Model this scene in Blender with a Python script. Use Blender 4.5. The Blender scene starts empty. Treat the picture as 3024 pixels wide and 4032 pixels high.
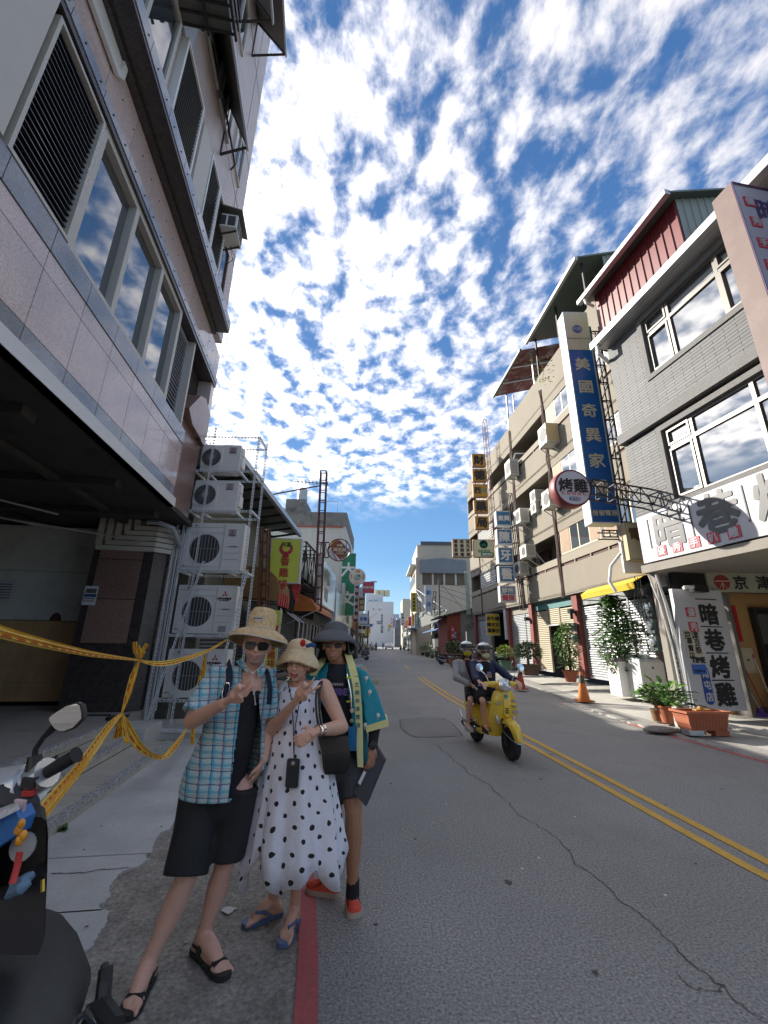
import bpy, bmesh, math, random
import numpy as np
from mathutils import Vector, Matrix
SC=bpy.context.scene
COL=SC.collection
R=math.radians
random.seed(7)
# ---------------------------------------------------------------- camera
FPX,CX,CY,CH=1631.,1512.,2016.,1.65
_Z=np.array([83.,5197.,-FPX]);_Z/=np.linalg.norm(_Z)
_Y=np.array([0,0,-1.]);_Y-=_Y.dot(_Z)*_Z;_Y/=np.linalg.norm(_Y)
_X=np.cross(_Y,_Z)
cam=bpy.data.objects.new('camera',bpy.data.cameras.new('camera'));COL.objects.link(cam)
cam.matrix_world=Matrix.Translation((0,0,CH))@Matrix([list(_X),list(_Y),list(_Z)]).to_4x4()
cam.data.sensor_width=36;cam.data.lens=FPX/4032*36;cam.data.clip_start=.05;cam.data.clip_end=6000
SC.camera=cam
# ---------------------------------------------------------------- sky, sun, exposure
SUN_AZ,SUN_EL=-51.,26.
sd=Vector((math.sin(R(SUN_AZ))*math.cos(R(SUN_EL)),math.cos(R(SUN_AZ))*math.cos(R(SUN_EL)),math.sin(R(SUN_EL))))
W=bpy.data.worlds.new("World");SC.world=W;W.use_nodes=True
nt=W.node_tree;N=nt.nodes;L=nt.links
bg=N['Background'];bg.inputs[1].default_value=.12
def nd(t,**k):
    n=N.new(t)
    for a,b in k.items():
        if a[0]=='i': n.inputs[int(a[1:])].default_value=b
        else: setattr(n,a,b)
    return n
def mth(op,a,b=None,c=None):
    n=N.new('ShaderNodeMath');n.operation=op
    for i,v in enumerate((a,b,c)):
        if v is None: continue
        if isinstance(v,(int,float)): n.inputs[i].default_value=v
        else: L.new(v,n.inputs[i])
    return n.outputs[0]
sky=nd('ShaderNodeTexSky',sky_type='NISHITA',sun_disc=False,sun_elevation=R(SUN_EL),sun_rotation=R(SUN_AZ),air_density=1.,dust_density=.4,ozone_density=3.)
tc=nd('ShaderNodeTexCoord');sep=nd('ShaderNodeSeparateXYZ');L.new(tc.outputs['Generated'],sep.inputs[0])
zc=mth('MAXIMUM',sep.outputs[2],.03)
zz=mth('ADD',zc,.13)
u=mth('DIVIDE',sep.outputs[0],zz);v=mth('DIVIDE',sep.outputs[1],zz)
cb=nd('ShaderNodeCombineXYZ');L.new(u,cb.inputs[0]);L.new(v,cb.inputs[1])
mp=nd('ShaderNodeMapping');L.new(cb.outputs[0],mp.inputs[0]);mp.inputs['Rotation'].default_value=(0,0,R(20));mp.inputs['Scale'].default_value=(4.3,3.4,1);mp.inputs['Location'].default_value=(3.1,1.7,0)
n0=nd('ShaderNodeTexNoise');n0.inputs['Scale'].default_value=.7;n0.inputs['Detail'].default_value=2;L.new(mp.outputs[0],n0.inputs[0])
n1=nd('ShaderNodeTexNoise');n1.inputs['Scale'].default_value=3.2;n1.inputs['Detail'].default_value=9;n1.inputs['Roughness'].default_value=.58;n1.inputs['Distortion'].default_value=.15;L.new(mp.outputs[0],n1.inputs[0])
cs=mth('ADD',mth('MULTIPLY',n1.outputs[0],.86),mth('MULTIPLY',n0.outputs[0],.14))
# cover grows toward the sun, thins out above the horizon
dt=nd('ShaderNodeVectorMath',operation='DOT_PRODUCT');L.new(tc.outputs['Generated'],dt.inputs[0]);dt.inputs[1].default_value=tuple(sd)
sn=mth('POWER',mth('MAXIMUM',dt.outputs['Value'],0.),3.)
cover=mth('ADD',mth('MULTIPLY',sn,.05),cs)
mr=nd('ShaderNodeMapRange');mr.interpolation_type='SMOOTHSTEP';L.new(cover,mr.inputs[0])
mr.inputs[1].default_value=.395;mr.inputs[2].default_value=.77
mh=nd('ShaderNodeMapRange');mh.interpolation_type='SMOOTHSTEP';L.new(mth('ADD',sep.outputs[2],mth('MULTIPLY',n0.outputs[0],.1)),mh.inputs[0]);mh.inputs[1].default_value=.33;mh.inputs[2].default_value=.43
mask=mth('MULTIPLY',mr.outputs[0],mh.outputs[0])
thick=nd('ShaderNodeMapRange');L.new(cover,thick.inputs[0]);thick.inputs[1].default_value=.55;thick.inputs[2].default_value=.72;thick.inputs[3].default_value=1.;thick.inputs[4].default_value=.72
lum=mth('ADD',mth('MULTIPLY',mth('POWER',mth('MAXIMUM',dt.outputs['Value'],0.),3.),7.5),3.0)
lum=mth('MULTIPLY',lum,thick.outputs[0])
cc=nd('ShaderNodeCombineColor');L.new(mth('MULTIPLY',lum,1.06),cc.inputs[0]);L.new(mth('MULTIPLY',lum,.985),cc.inputs[1]);L.new(mth('MULTIPLY',lum,.91),cc.inputs[2])
hs=nd('ShaderNodeHueSaturation');hs.inputs['Saturation'].default_value=1.12;hs.inputs['Value'].default_value=.98;L.new(sky.outputs[0],hs.inputs['Color'])
mx=nd('ShaderNodeMix',data_type='RGBA');L.new(mth('MULTIPLY',mask,.9),mx.inputs[0])
gr=nd('ShaderNodeValToRGB');L.new(sep.outputs[2],gr.inputs[0]);ce=gr.color_ramp.elements
ce[0].position=0.;ce[0].color=(.66,1.05,1.36,1);ce[1].position=.95;ce[1].color=(.085,.25,.64,1)
e_=ce.new(.18);e_.color=(.27,.64,1.15,1);e_=ce.new(.45);e_.color=(.17,.42,.95,1)
m0=nd('ShaderNodeMix',data_type='RGBA');m0.inputs[0].default_value=.1;L.new(gr.outputs[0],m0.inputs[6]);L.new(hs.outputs[0],m0.inputs[7]);L.new(m0.outputs[2],mx.inputs[6]);L.new(cc.outputs[0],mx.inputs[7])
L.new(mx.outputs[2],bg.inputs[0])
sl=bpy.data.lights.new('sun','SUN');sl.energy=2.0;sl.angle=R(.53);sl.color=(1,.93,.82)
so=bpy.data.objects.new('sun',sl);COL.objects.link(so);so.rotation_euler=sd.to_track_quat('Z','Y').to_euler();so.location=(0,0,30)
SC.view_settings.view_transform='Standard';SC.view_settings.look='None';SC.view_settings.gamma=1;SC.view_settings.use_curve_mapping=False
SC.view_settings.exposure=2.22
SC.cycles.max_bounces=8;SC.cycles.diffuse_bounces=5;SC.cycles.glossy_bounces=3;SC.cycles.caustics_reflective=False;SC.cycles.caustics_refractive=False
# ---------------------------------------------------------------- helpers
def ray(px,py):
    d=np.array([px-CX,CY-py,-FPX]);return np.array([d@_X,d@_Y,d@_Z])
def at(px,py,y):
    d=ray(px,py);t=y/d[1];return Vector((d[0]*t,y,d[2]*t+CH))
def gp(px,py,z=0.):
    d=ray(px,py);t=(z-CH)/d[2];return Vector((d[0]*t,d[1]*t,z))
class Frame:
    def __init__(s,o,yaw):
        s.o=np.array(o,float);a=R(yaw);s.du=np.array([math.sin(a),math.cos(a)]);s.dv=np.array([math.cos(a),-math.sin(a)]);s.rot=-a
        s.loc=(o[0],o[1],0)
    def uz(s,px,py,off=0.):
        d=ray(px,py);o=s.o+s.dv*off;t=(s.dv@o)/(s.dv@d[:2]);q=d*t;return (q[:2]-s.o)@s.du,q[2]+CH
    def w(s,v,u,z): q=s.o+s.dv*v+s.du*u;return Vector((q[0],q[1],z))
class MB:
    def __init__(s): s.v=[];s.f=[];s.uv=None
    def add(s,vs,fs):
        b=len(s.v);s.v+= [tuple(p) for p in vs];s.f+=[tuple(i+b for i in f) for f in fs];return s
    def box(s,a,b):
        x0,y0,z0=a;x1,y1,z1=b
        return s.add([(x0,y0,z0),(x1,y0,z0),(x1,y1,z0),(x0,y1,z0),(x0,y0,z1),(x1,y0,z1),(x1,y1,z1),(x0,y1,z1)],
          [(0,3,2,1),(4,5,6,7),(0,1,5,4),(1,2,6,5),(2,3,7,6),(3,0,4,7)])
    def rbox(s,a,b,r,n=3):
        # box with rounded vertical-plane (x-z) corners
        x0,y0,z0=a;x1,y1,z1=b;p=[]
        for cx,cz,t in ((x1-r,z0+r,-90),(x1-r,z1-r,0),(x0+r,z1-r,90),(x0+r,z0+r,180)):
            for k in range(n+1):
                an=R(t+90*k/n);p.append((cx+r*math.cos(an),cz+r*math.sin(an)))
        return s.prism([(q[0],q[1]) for q in p],y0,y1)
    def prism(s,poly,y0,y1):
        # polygon in x-z (ccw seen from -y) extruded along y
        n=len(poly);vs=[(x,y0,z) for x,z in poly]+[(x,y1,z) for x,z in poly]
        fs=[tuple(range(n)),tuple(range(2*n-1,n-1,-1))]+[((i+1)%n,i,i+n,(i+1)%n+n) for i in range(n)]
        return s.add(vs,fs)
    def beam(s,p,q,w,h=None,up=(0,0,1)):
        h=h or w;p=Vector(p);q=Vector(q);d=(q-p)
        if d.length<1e-6: return s
        d.normalize();up=Vector(up)
        if abs(d.dot(up))>.95: up=Vector((0,1,0)) if abs(d.y)<.9 else Vector((1,0,0))
        a=d.cross(up).normalized()*w/2;b=a.cross(d).normalized()*h/2
        vs=[p-a-b,p+a-b,p+a+b,p-a+b,q-a-b,q+a-b,q+a+b,q-a+b]
        return s.add(vs,[(0,3,2,1),(4,5,6,7),(0,1,5,4),(1,2,6,5),(2,3,7,6),(3,0,4,7)])
    def tube(s,pts,r,n=8,flat=1.,up=(0,0,1)):
        pts=[Vector(p) for p in pts];m=len(pts)
        rs=r if isinstance(r,(list,tuple)) else [r]*m
        vs=[];a=None
        for i,p in enumerate(pts):
            d=(pts[min(i+1,m-1)]-pts[max(i-1,0)]).normalized()
            if a is None:
                u0=Vector(up)
                if abs(d.dot(u0))>.95:u0=Vector((0,1,0)) if abs(d.y)<.9 else Vector((1,0,0))
                a=d.cross(u0).normalized()
            else:
                a=(a-d*a.dot(d)).normalized()
            b=a.cross(d)
            for k in range(n):
                t=2*math.pi*k/n;vs.append(p+a*math.cos(t)*rs[i]+b*math.sin(t)*rs[i]*flat)
        fs=[]
        for i in range(m-1):
            for k in range(n): fs.append((i*n+k,i*n+(k+1)%n,(i+1)*n+(k+1)%n,(i+1)*n+k))
        fs.append(tuple(range(n-1,-1,-1)));fs.append(tuple(range((m-1)*n,m*n)))
        return s.add(vs,fs)
    def lathe(s,prof,n=16,c=(0,0,0),ax=None,sx=1.,sy=1.):
        # prof [(r,z)], around z through c; ax: optional direction vector for the axis
        M=Vector(ax).to_track_quat('Z','Y').to_matrix() if ax is not None else Matrix.Identity(3)
        c=Vector(c);vs=[]
        for r,z in prof:
            for k in range(n):
                t=2*math.pi*k/n;vs.append(c+M@Vector((r*math.cos(t)*sx,r*math.sin(t)*sy,z)))
        fs=[(i*n+k,i*n+(k+1)%n,(i+1)*n+(k+1)%n,(i+1)*n+k) for i in range(len(prof)-1) for k in range(n)]
        fs.append(tuple(range(n-1,-1,-1)));fs.append(tuple(range((len(prof)-1)*n,len(prof)*n)))
        return s.add(vs,fs)
    def ball(s,c,r,n=12,m=8,rot=None):
        rx,ry,rz=(r,r,r) if isinstance(r,(int,float)) else r
        c=Vector(c);vs=[];rot=rot or Matrix.Identity(3)
        for i in range(m+1):
            ph=math.pi*(i/m);rr=max(math.sin(ph),.02)
            for k in range(n):
                t=2*math.pi*k/n;vs.append(c+rot@Vector((rx*rr*math.cos(t),ry*rr*math.sin(t),-rz*math.cos(ph))))
        fs=[(i*n+k,i*n+(k+1)%n,(i+1)*n+(k+1)%n,(i+1)*n+k) for i in range(m) for k in range(n)]
        fs.append(tuple(range(n-1,-1,-1)));fs.append(tuple(range(m*n,(m+1)*n)))
        return s.add(vs,fs)
    def quad(s,a,b,c,d): return s.add([a,b,c,d],[(0,1,2,3)])
    def loft(s,rings,close=True,caps=True):
        n=len(rings[0]);vs=[p for r in rings for p in r];m=n if close else n-1
        fs=[(i*n+k,i*n+(k+1)%n,(i+1)*n+(k+1)%n,(i+1)*n+k) for i in range(len(rings)-1) for k in range(m)]
        if caps and close: fs+=[tuple(range(n-1,-1,-1)),tuple(range((len(rings)-1)*n,len(rings)*n))]
        return s.add(vs,fs)
    def shift(s,d): s.v=[(a[0]-d[0],a[1]-d[1],a[2]-d[2]) for a in s.v];return s
    def mesh(s,name,smooth=False,recalc=False):
        me=bpy.data.meshes.new(name);me.from_pydata(s.v,[],s.f)
        if recalc:
            b=bmesh.new();b.from_mesh(me);bmesh.ops.recalc_face_normals(b,faces=b.faces);b.to_mesh(me);b.free()
        if smooth:
            me.polygons.foreach_set('use_smooth',[True]*len(me.polygons))
            try: me.set_sharp_from_angle(angle=R(40))
            except Exception: pass
        me.update();return me
def obj(name,data,mat=None,parent=None,loc=None):
    if isinstance(data,MB): data=data.mesh(name)
    o=bpy.data.objects.new(name,data);COL.objects.link(o)
    if mat is not None and len(data.materials)==0:
        for m in (mat if isinstance(mat,(list,tuple)) else [mat]): data.materials.append(m)
    if parent: o.parent=parent
    if loc is not None: o.location=loc
    return o
def sobj(name,mb,mat,parent=None,loc=None): return obj(name,mb.mesh(name,smooth=True,recalc=True),mat,parent,loc)
def tag(o,label,cat,group=None):
    o['label']=label;o['category']=cat
    if group:o['group']=group
    return o
def thing(name,label,cat,loc=(0,0,0),rotz=0.,group=None):
    o=bpy.data.objects.new(name,None);COL.objects.link(o);o.location=loc;o.rotation_euler=(0,0,rotz);o.empty_display_size=.2
    return tag(o,label,cat,group)
def struct(name,mb,mat,parent=None):
    o=obj(name,mb,mat,parent);o['kind']='structure';return o
def stuff(o): o['kind']='stuff';return o
def dup(root,loc,rotz=0.,label=None,scale=None):
    r=root.copy();COL.objects.link(r);r.location=loc;r.rotation_euler=(0,0,rotz)
    if label:r['label']=label
    if scale:r.scale=(scale,)*3
    for ch in list(root.children):
        c=ch.copy();COL.objects.link(c);c.parent=r
        for g in list(ch.children):
            d=g.copy();COL.objects.link(d);d.parent=c
    return r
def pieces(name,boxes,mat,parent,limit=290,mats=None):
    # every box ((x0,y0,z0),(x1,y1,z1)) is a part; alike sizes share mesh data; past the limit joined as stuff
    cache={}
    for i,(a,b) in enumerate(boxes[:limit]):
        d=tuple(round(b[k]-a[k],3) for k in range(3))
        if d not in cache:
            m=MB().box((-d[0]/2,-d[1]/2,-d[2]/2),(d[0]/2,d[1]/2,d[2]/2)).mesh(name);cache[d]=m
        obj(name,cache[d],mat,parent,[(a[k]+b[k])/2 for k in range(3)])
    if len(boxes)>limit:
        m=MB()
        for a,b in boxes[limit:]: m.box(a,b)
        stuff(obj(name,m,mat,parent))
# ---------------------------------------------------------------- materials
_m={}
def mat(name,col=(.5,.5,.5),rough=.7,metal=0.,var=.12,vs=2.5,bump=0.,bs=40.,spec=.5,rand=0.,dirt=0.,dcol=(.05,.045,.04),ds=1.3,coat=0.,emit=None,es=0.,alpha=None,trans=0.,fine=0.,fs=90.,streak=False):
    if name in _m: return _m[name]
    m=bpy.data.materials.new(name);m.use_nodes=True;t=m.node_tree;P=t.nodes['Principled BSDF'];K=t.links.new;_m[name]=m
    def n(ty,**k):
        q=t.nodes.new(ty)
        for a,b in k.items(): q.inputs[a].default_value=b
        return q
    def ma(op,a,b):
        q=t.nodes.new('ShaderNodeMath');q.operation=op
        for i,x in enumerate((a,b)):
            if isinstance(x,(int,float)): q.inputs[i].default_value=x
            else: K(x,q.inputs[i])
        return q.outputs[0]
    P.inputs['Roughness'].default_value=rough;P.inputs['Metallic'].default_value=metal
    P.inputs['Specular IOR Level'].default_value=spec
    if coat: P.inputs['Coat Weight'].default_value=coat;P.inputs['Coat Roughness'].default_value=.06
    g=t.nodes.new('ShaderNodeNewGeometry');pos=g.outputs['Position']
    c=t.nodes.new('ShaderNodeRGB');c.outputs[0].default_value=(*col,1);out=c.outputs[0]
    fac=None
    if var:
        q=n('ShaderNodeTexNoise',Scale=vs,Detail=5.,Roughness=.6);K(pos,q.inputs['Vector']);fac=ma('ADD',ma('MULTIPLY',ma('SUBTRACT',q.outputs[0],.5),var*4),1.)
    if fine:
        q=n('ShaderNodeTexNoise',Scale=fs,Detail=3.,Roughness=.7);K(pos,q.inputs['Vector']);f2=ma('ADD',ma('MULTIPLY',ma('SUBTRACT',q.outputs[0],.5),fine*5),1.)
        fac=f2 if fac is None else ma('MULTIPLY',fac,f2)
    if rand:
        oi=t.nodes.new('ShaderNodeObjectInfo');f3=ma('ADD',ma('MULTIPLY',ma('SUBTRACT',oi.outputs['Random'],.5),rand*2),1.)
        fac=f3 if fac is None else ma('MULTIPLY',fac,f3)
    if fac is not None:
        x=t.nodes.new('ShaderNodeVectorMath');x.operation='SCALE';K(out,x.inputs[0]);K(ma('MAXIMUM',fac,.05),x.inputs['Scale']);out=x.outputs[0]
    if dirt:
        q=n('ShaderNodeTexNoise',Scale=ds,Detail=8.,Roughness=.68)
        if streak:
            mpn=t.nodes.new('ShaderNodeMapping');mpn.inputs['Scale'].default_value=(3.,3.,.35);K(pos,mpn.inputs[0]);K(mpn.outputs[0],q.inputs['Vector'])
        else: K(pos,q.inputs['Vector'])
        r=n('ShaderNodeMapRange');r.inputs[1].default_value=.5;r.inputs[2].default_value=.75;r.inputs[3].default_value=0;r.inputs[4].default_value=dirt;K(q.outputs[0],r.inputs[0])
        x=t.nodes.new('ShaderNodeMix');x.data_type='RGBA';K(r.outputs[0],x.inputs[0]);K(out,x.inputs[6]);x.inputs[7].default_value=(*dcol,1);out=x.outputs[2]
    K(out,P.inputs['Base Color'])
    if bump:
        q=n('ShaderNodeTexNoise',Scale=bs,Detail=4.);K(pos,q.inputs['Vector']);b=n('ShaderNodeBump',Strength=bump,Distance=.01);K(q.outputs[0],b.inputs['Height']);K(b.outputs[0],P.inputs['Normal'])
    if emit: P.inputs['Emission Color'].default_value=(*emit,1);P.inputs['Emission Strength'].default_value=es
    if trans: P.inputs['Transmission Weight'].default_value=trans
    return m
# ---------------------------------------------------------------- lettering
_tc={}
def textmesh(s,size,bold=0.,sx=1.,ax='CENTER',leading=1.,strikes=None):
    key=(s,size,bold,sx,ax,leading)
    if key in _tc:return _tc[key]
    c=bpy.data.curves.new('lettering','FONT');c.body=s;c.size=size;c.resolution_u=1;c.align_x=ax;c.align_y='CENTER';c.space_line=leading
    o=bpy.data.objects.new('lettering',c);COL.objects.link(o)
    bpy.context.view_layer.update()
    me=bpy.data.meshes.new_from_object(o.evaluated_get(bpy.context.evaluated_depsgraph_get()))
    bpy.data.objects.remove(o)
    v=np.array([p.co[:] for p in me.vertices],float).reshape(-1,3);f=[tuple(p.vertices) for p in me.polygons]
    bpy.data.meshes.remove(me)
    mb=MB()
    if len(v):
        c0=(v.max(0)+v.min(0))/2 if ax=='CENTER' else np.zeros(3)
        v=v-c0
        offs=[(0,0)] if not bold else [(0,0),(bold,0),(-bold,0),(0,bold),(0,-bold),(bold*.7,bold*.7),(-bold*.7,-bold*.7),(bold*.7,-bold*.7),(-bold*.7,bold*.7)]
        for k,(a,b) in enumerate(offs):
            # local: x right, z up, facing -y
            mb.add([((p[0]+a)*sx,-k*.0006,p[1]+b) for p in v],f)
    _tc[key]=mb
    return mb
def vert(s): return '\n'.join(s)
def letters(s,size,m,parent,x=0,y=0,z=0,bold=0.,sx=1.,name='lettering',leading=1.,rot=None):
    mb=textmesh(s,size,bold*size,sx,leading=leading)
    if not mb.v: return
    q=MB();q.v=list(mb.v);q.f=list(mb.f)
    o=obj(name,q,m,parent,(x,y,z))
    if rot:o.rotation_euler=rot
    return o
# ---------------------------------------------------------------- palette
asph=mat('asphalt',(.275,.265,.25),.82,var=.13,vs=.45,fine=.6,fs=62,bump=1.,bs=90,dirt=.35,dcol=(.13,.125,.118),ds=.7)
asph2=mat('asphalt_patch',(.22,.212,.2),.85,var=.1,vs=.9,fine=.3,fs=60,bump=.6,bs=120)
apron=mat('old_concrete',(.29,.27,.235),.9,var=.3,vs=5,fine=.42,fs=38,bump=.7,bs=45,dirt=.6,dcol=(.1,.095,.085),ds=3.2)
slab_m=mat('pale_concrete',(.5,.505,.49),.85,var=.16,vs=1.4,fine=.14,fs=110,bump=.3,bs=60,dirt=.4,dcol=(.27,.26,.24),ds=1.5)
walk_m=mat('sidewalk_concrete',(.42,.405,.365),.88,var=.18,vs=1.1,fine=.16,fs=60,bump=.4,bs=50,dirt=.55,dcol=(.17,.15,.115),ds=.8)
kerb_m=mat('kerb_edge',(.3,.29,.27),.9,var=.3,vs=6,fine=.2,fs=40,bump=.8,bs=25,dirt=.7,dcol=(.08,.075,.065),ds=3)
earth=mat('ground_earth',(.34,.32,.28),.95)
yel=mat('yellow_road_paint',(.62,.36,.06),.75,var=.1,vs=4,fine=.12,fs=60,dirt=.3,dcol=(.2,.15,.08),ds=5)
redp=mat('red_road_paint',(.42,.1,.1),.8,var=.15,vs=4,fine=.15,fs=60,dirt=.4,dcol=(.2,.1,.09),ds=5)
whp=mat('white_road_paint',(.6,.6,.58),.75,var=.1,vs=4,dirt=.3,dcol=(.2,.2,.2),ds=5)
crk=mat('crack_dark',(.085,.082,.078),.95,var=0)
white=mat('white_paint',(.78,.78,.76),.5,var=.05,vs=2,dirt=.15,dcol=(.4,.38,.33),ds=2)
galv=mat('galvanised_steel',(.5,.54,.57),.42,.75,var=.12,vs=12)
black=mat('black_plastic',(.018,.018,.02),.4,var=0)
rub=mat('rubber',(.02,.02,.021),.75,var=0)
darkm=mat('dark_steel',(.035,.032,.032),.6,.3,var=.15,vs=6)
rust=mat('rusty_steel',(.16,.07,.04),.8,.1,var=.4,vs=9,dirt=.5,dcol=(.06,.035,.03),ds=6)
chrome=mat('chrome',(.8,.8,.8),.12,1.,var=0)
glass=mat('window_glass',(.045,.055,.065),.03,0,var=0,spec=1.)
glass.node_tree.nodes['Principled BSDF'].inputs['IOR'].default_value=2.3
clearg=mat('lamp_glass',(.75,.78,.8),.08,.55,var=0)
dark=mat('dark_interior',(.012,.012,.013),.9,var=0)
# ---------------------------------------------------------------- ground, road
def smooth(pts,n=6):
    out=[]
    for i in range(len(pts)-1):
        p0=pts[max(i-1,0)];p1=pts[i];p2=pts[i+1];p3=pts[min(i+2,len(pts)-1)]
        for k in range(n):
            t=k/n
            out.append(tuple(.5*((2*p1[j])+(-p0[j]+p2[j])*t+(2*p0[j]-5*p1[j]+4*p2[j]-p3[j])*t*t+(-p0[j]+3*p1[j]-3*p2[j]+p3[j])*t**3) for j in range(len(p1))))
    out.append(pts[-1]);return out
def strip(a,b,z0,z1=None):
    z1=z0 if z1 is None else z1
    m=MB();n=len(a);m.v=[(p[0],p[1],z0 if len(p)<3 else p[2]) for p in a]+[(p[0],p[1],z1 if len(p)<3 else p[2]) for p in b]
    m.f=[(i,n+i,n+i+1,i+1) for i in range(n-1)];return m
def ribbon(pts,w,z):
    pts=[Vector((p[0],p[1],z)) for p in pts];a=[];b=[]
    for i,p in enumerate(pts):
        d=(pts[min(i+1,len(pts)-1)]-pts[max(i-1,0)]).normalized();n=Vector((d.y,-d.x,0))
        ww=w if not isinstance(w,list) else w[i]
        a.append(tuple(p-n*ww/2));b.append(tuple(p+n*ww/2))
    return strip(a,b,z)
g=MB();g.quad((-1500,-300,-.03),(1500,-300,-.03),(1500,2500,-.03),(-1500,2500,-.03));struct('ground',g,earth)
YS=[-8,-3,0,2.5,3.4,6,8,11,14,18,22,30,45,70,100,150,320]
LX=[1.4,.6,.02,-.32,-.47,-.98,-1.35,-1.85,-2.25,-2.65,-2.9,-3.1,-3.3,-3.5,-3.8,-4.1,-4.6]
RX=[8.4,7.6,7.0,6.62,6.48,6.06,5.78,5.52,5.72,6.2,6.42,6.5,6.55,6.5,6.5,6.3,6.2]
Lp=smooth(list(zip(LX,YS)),4);Rp=smooth(list(zip(RX,YS)),4)
struct('road',strip(Lp,Rp,0.),asph)
# left strip of weathered concrete, then slab, then the steps of the tower
T=Frame((-4.0,8.1),-8.5);G=Frame((7.0,10.4),-9);B=Frame((8.,17.),-4)
leftb=[(-9,-8),(-9,-3),(-9,0),(-9,2.5),(-9,3.4),(-9,6),(-9,8),(-9,11),(-9,14),(-9,18),(-9,22),(-9,30),(-9,45),(-9,70),(-9,100),(-9,150),(-9,320)]
struct('roadside_strip',strip(smooth(leftb,4),[(x,y) for x,y in Lp],-.004),apron)
def z5b(a,b): return (a*.3987,3150+b*.3987)
rag=[(1580,330),(1500,470),(1480,540),(1415,560),(1470,600),(1390,660),(1270,690),(1180,745),(1100,850),(1065,900),(1085,960),(1050,1010),(1000,1045),(975,1080),(1000,1105),(1085,1112),(1060,1180),(1050,1240),(990,1320),(930,1400),(900,1480),(810,1530),(560,1700),(250,1900),(0,2150)]
rp=[gp(*z5b(*p)) for p in rag]
far=[gp(*p) for p in ((845,2960),(790,3010),(745,3060),(722,3120),(700,3170),(690,3230),(665,3270))]
far=[T.w(1.15,.9,0),T.w(1.2,-.3,0),T.w(1.1,-1.5,0)]+[p for p in far[3:]]
edge=far+rp
rr=random.Random(3);e2=[]
for i in range(len(edge)-1):
    for k in range(3):
        p=edge[i].lerp(edge[i+1],k/3);e2.append((p.x+rr.uniform(-.012,.012),p.y+rr.uniform(-.012,.012)))
e2.append((edge[-1].x,edge[-1].y))
back=[]
for p in e2:
    q=T.w(.45,0,0);d=Vector((T.dv[0],T.dv[1]));uu=(np.array(p)-T.o)@T.du;b=T.w(.5,uu,0);back.append((b.x,b.y))
m=strip(back,e2,.012)
n0_=len(m.v);m.add([(x,y,-.01) for x,y in e2],[]);k=len(e2)
m.f+=[(k+i,n0_+i,n0_+i+1,k+i+1) for i in range(k-1)]
struct('concrete_slab',m,slab_m)
def crack(name,pts,w,z=.004,seed=1,sub=5,jit=.02):
    r=random.Random(seed);q=[]
    for i in range(len(pts)-1):
        a=Vector(pts[i]);b=Vector(pts[i+1])
        for k in range(sub): p=a.lerp(b,k/sub);q.append((p.x+r.uniform(-jit,jit),p.y+r.uniform(-jit,jit)))
    q.append(tuple(pts[-1][:2]));ws=[w*r.uniform(.5,1.3) for _ in q];ws[0]=ws[-1]=w*.15
    return struct(name,ribbon(q,ws,z),crk)
def c5(a,b): return tuple(gp(1600+a*.8584,2200+b*.8584)[:2])
crack('road_crack',[c5(*p) for p in ((590,1215),(700,1290),(780,1400),(900,1480),(975,1575),(1060,1620),(1160,1710),(1230,1790),(1330,1880),(1420,1945),(1480,1975),(1530,2040),(1659,2134))],.009,seed=2)
crack('road_crack',[c5(*p) for p in ((130,850),(190,900),(250,950),(310,1000),(380,1040),(465,1110))],.01,seed=5,jit=.03)
crack('road_crack',[c5(*p) for p in ((465,1110),(520,1180),(590,1215))],.008,seed=6)
crack('road_crack',[c5(*p) for p in ((1480,1975),(1380,1985),(1300,1960),(1240,1900))],.006,seed=8)
crack('slab_crack',[tuple(gp(*z5b(*p))[:2]) for p in ((490,750),(640,748),(830,742),(960,715),(1110,705),(1280,690))],.009,z=.016,seed=3,jit=.006)
# asphalt patch outline
pc=[gp(*c) for c in ((1575,2833),(1740,2829),(1815,2888),(1795,2899),(1640,2903),(1582,2868))]
m=MB();m.add([(p.x,p.y,.003) for p in pc],[tuple(range(len(pc)-1,-1,-1))]);struct('road_patch',m,asph2)
pcl=[tuple(p[:2]) for p in pc]+[tuple(pc[0][:2])]
struct('patch_seam',ribbon(smooth(pcl,3),.022,.006),crk)
# stains: small dark scars and pale spots in the asphalt
r=random.Random(11)
for name,nn,mm,y0,y1 in (('pale_fleck',26,whp,2.2,7),('dark_scar',22,crk,2.6,12)):
    m=MB()
    for _ in range(nn):
        x=r.uniform(-.2,4.6);y=r.uniform(y0,y1);s=r.uniform(.005,.014) if name[0]=='p' else r.uniform(.012,.03);k=7
        m.add([(x+s*r.uniform(.5,1.2)*math.cos(t*6.283/k),y+s*r.uniform(.5,1.5)*math.sin(t*6.283/k),.0035) for t in range(k)],[tuple(range(k))])
    o=struct(name,m,mm);o['kind']='stuff';tag(o,'pale flecks of old paint scattered on the asphalt' if name[0]=='p' else 'small dark scars worn into the asphalt road surface','marks')
# paint spot near the man's sandal
m=MB();c=gp(905,3585);k=14
m.add([(c.x+.05*r.uniform(.5,1.2)*math.cos(t*6.283/k),c.y+.045*r.uniform(.5,1.2)*math.sin(t*6.283/k),.004) for t in range(k)],[tuple(range(k))]);struct('paint_splash',m,whp)
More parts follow.
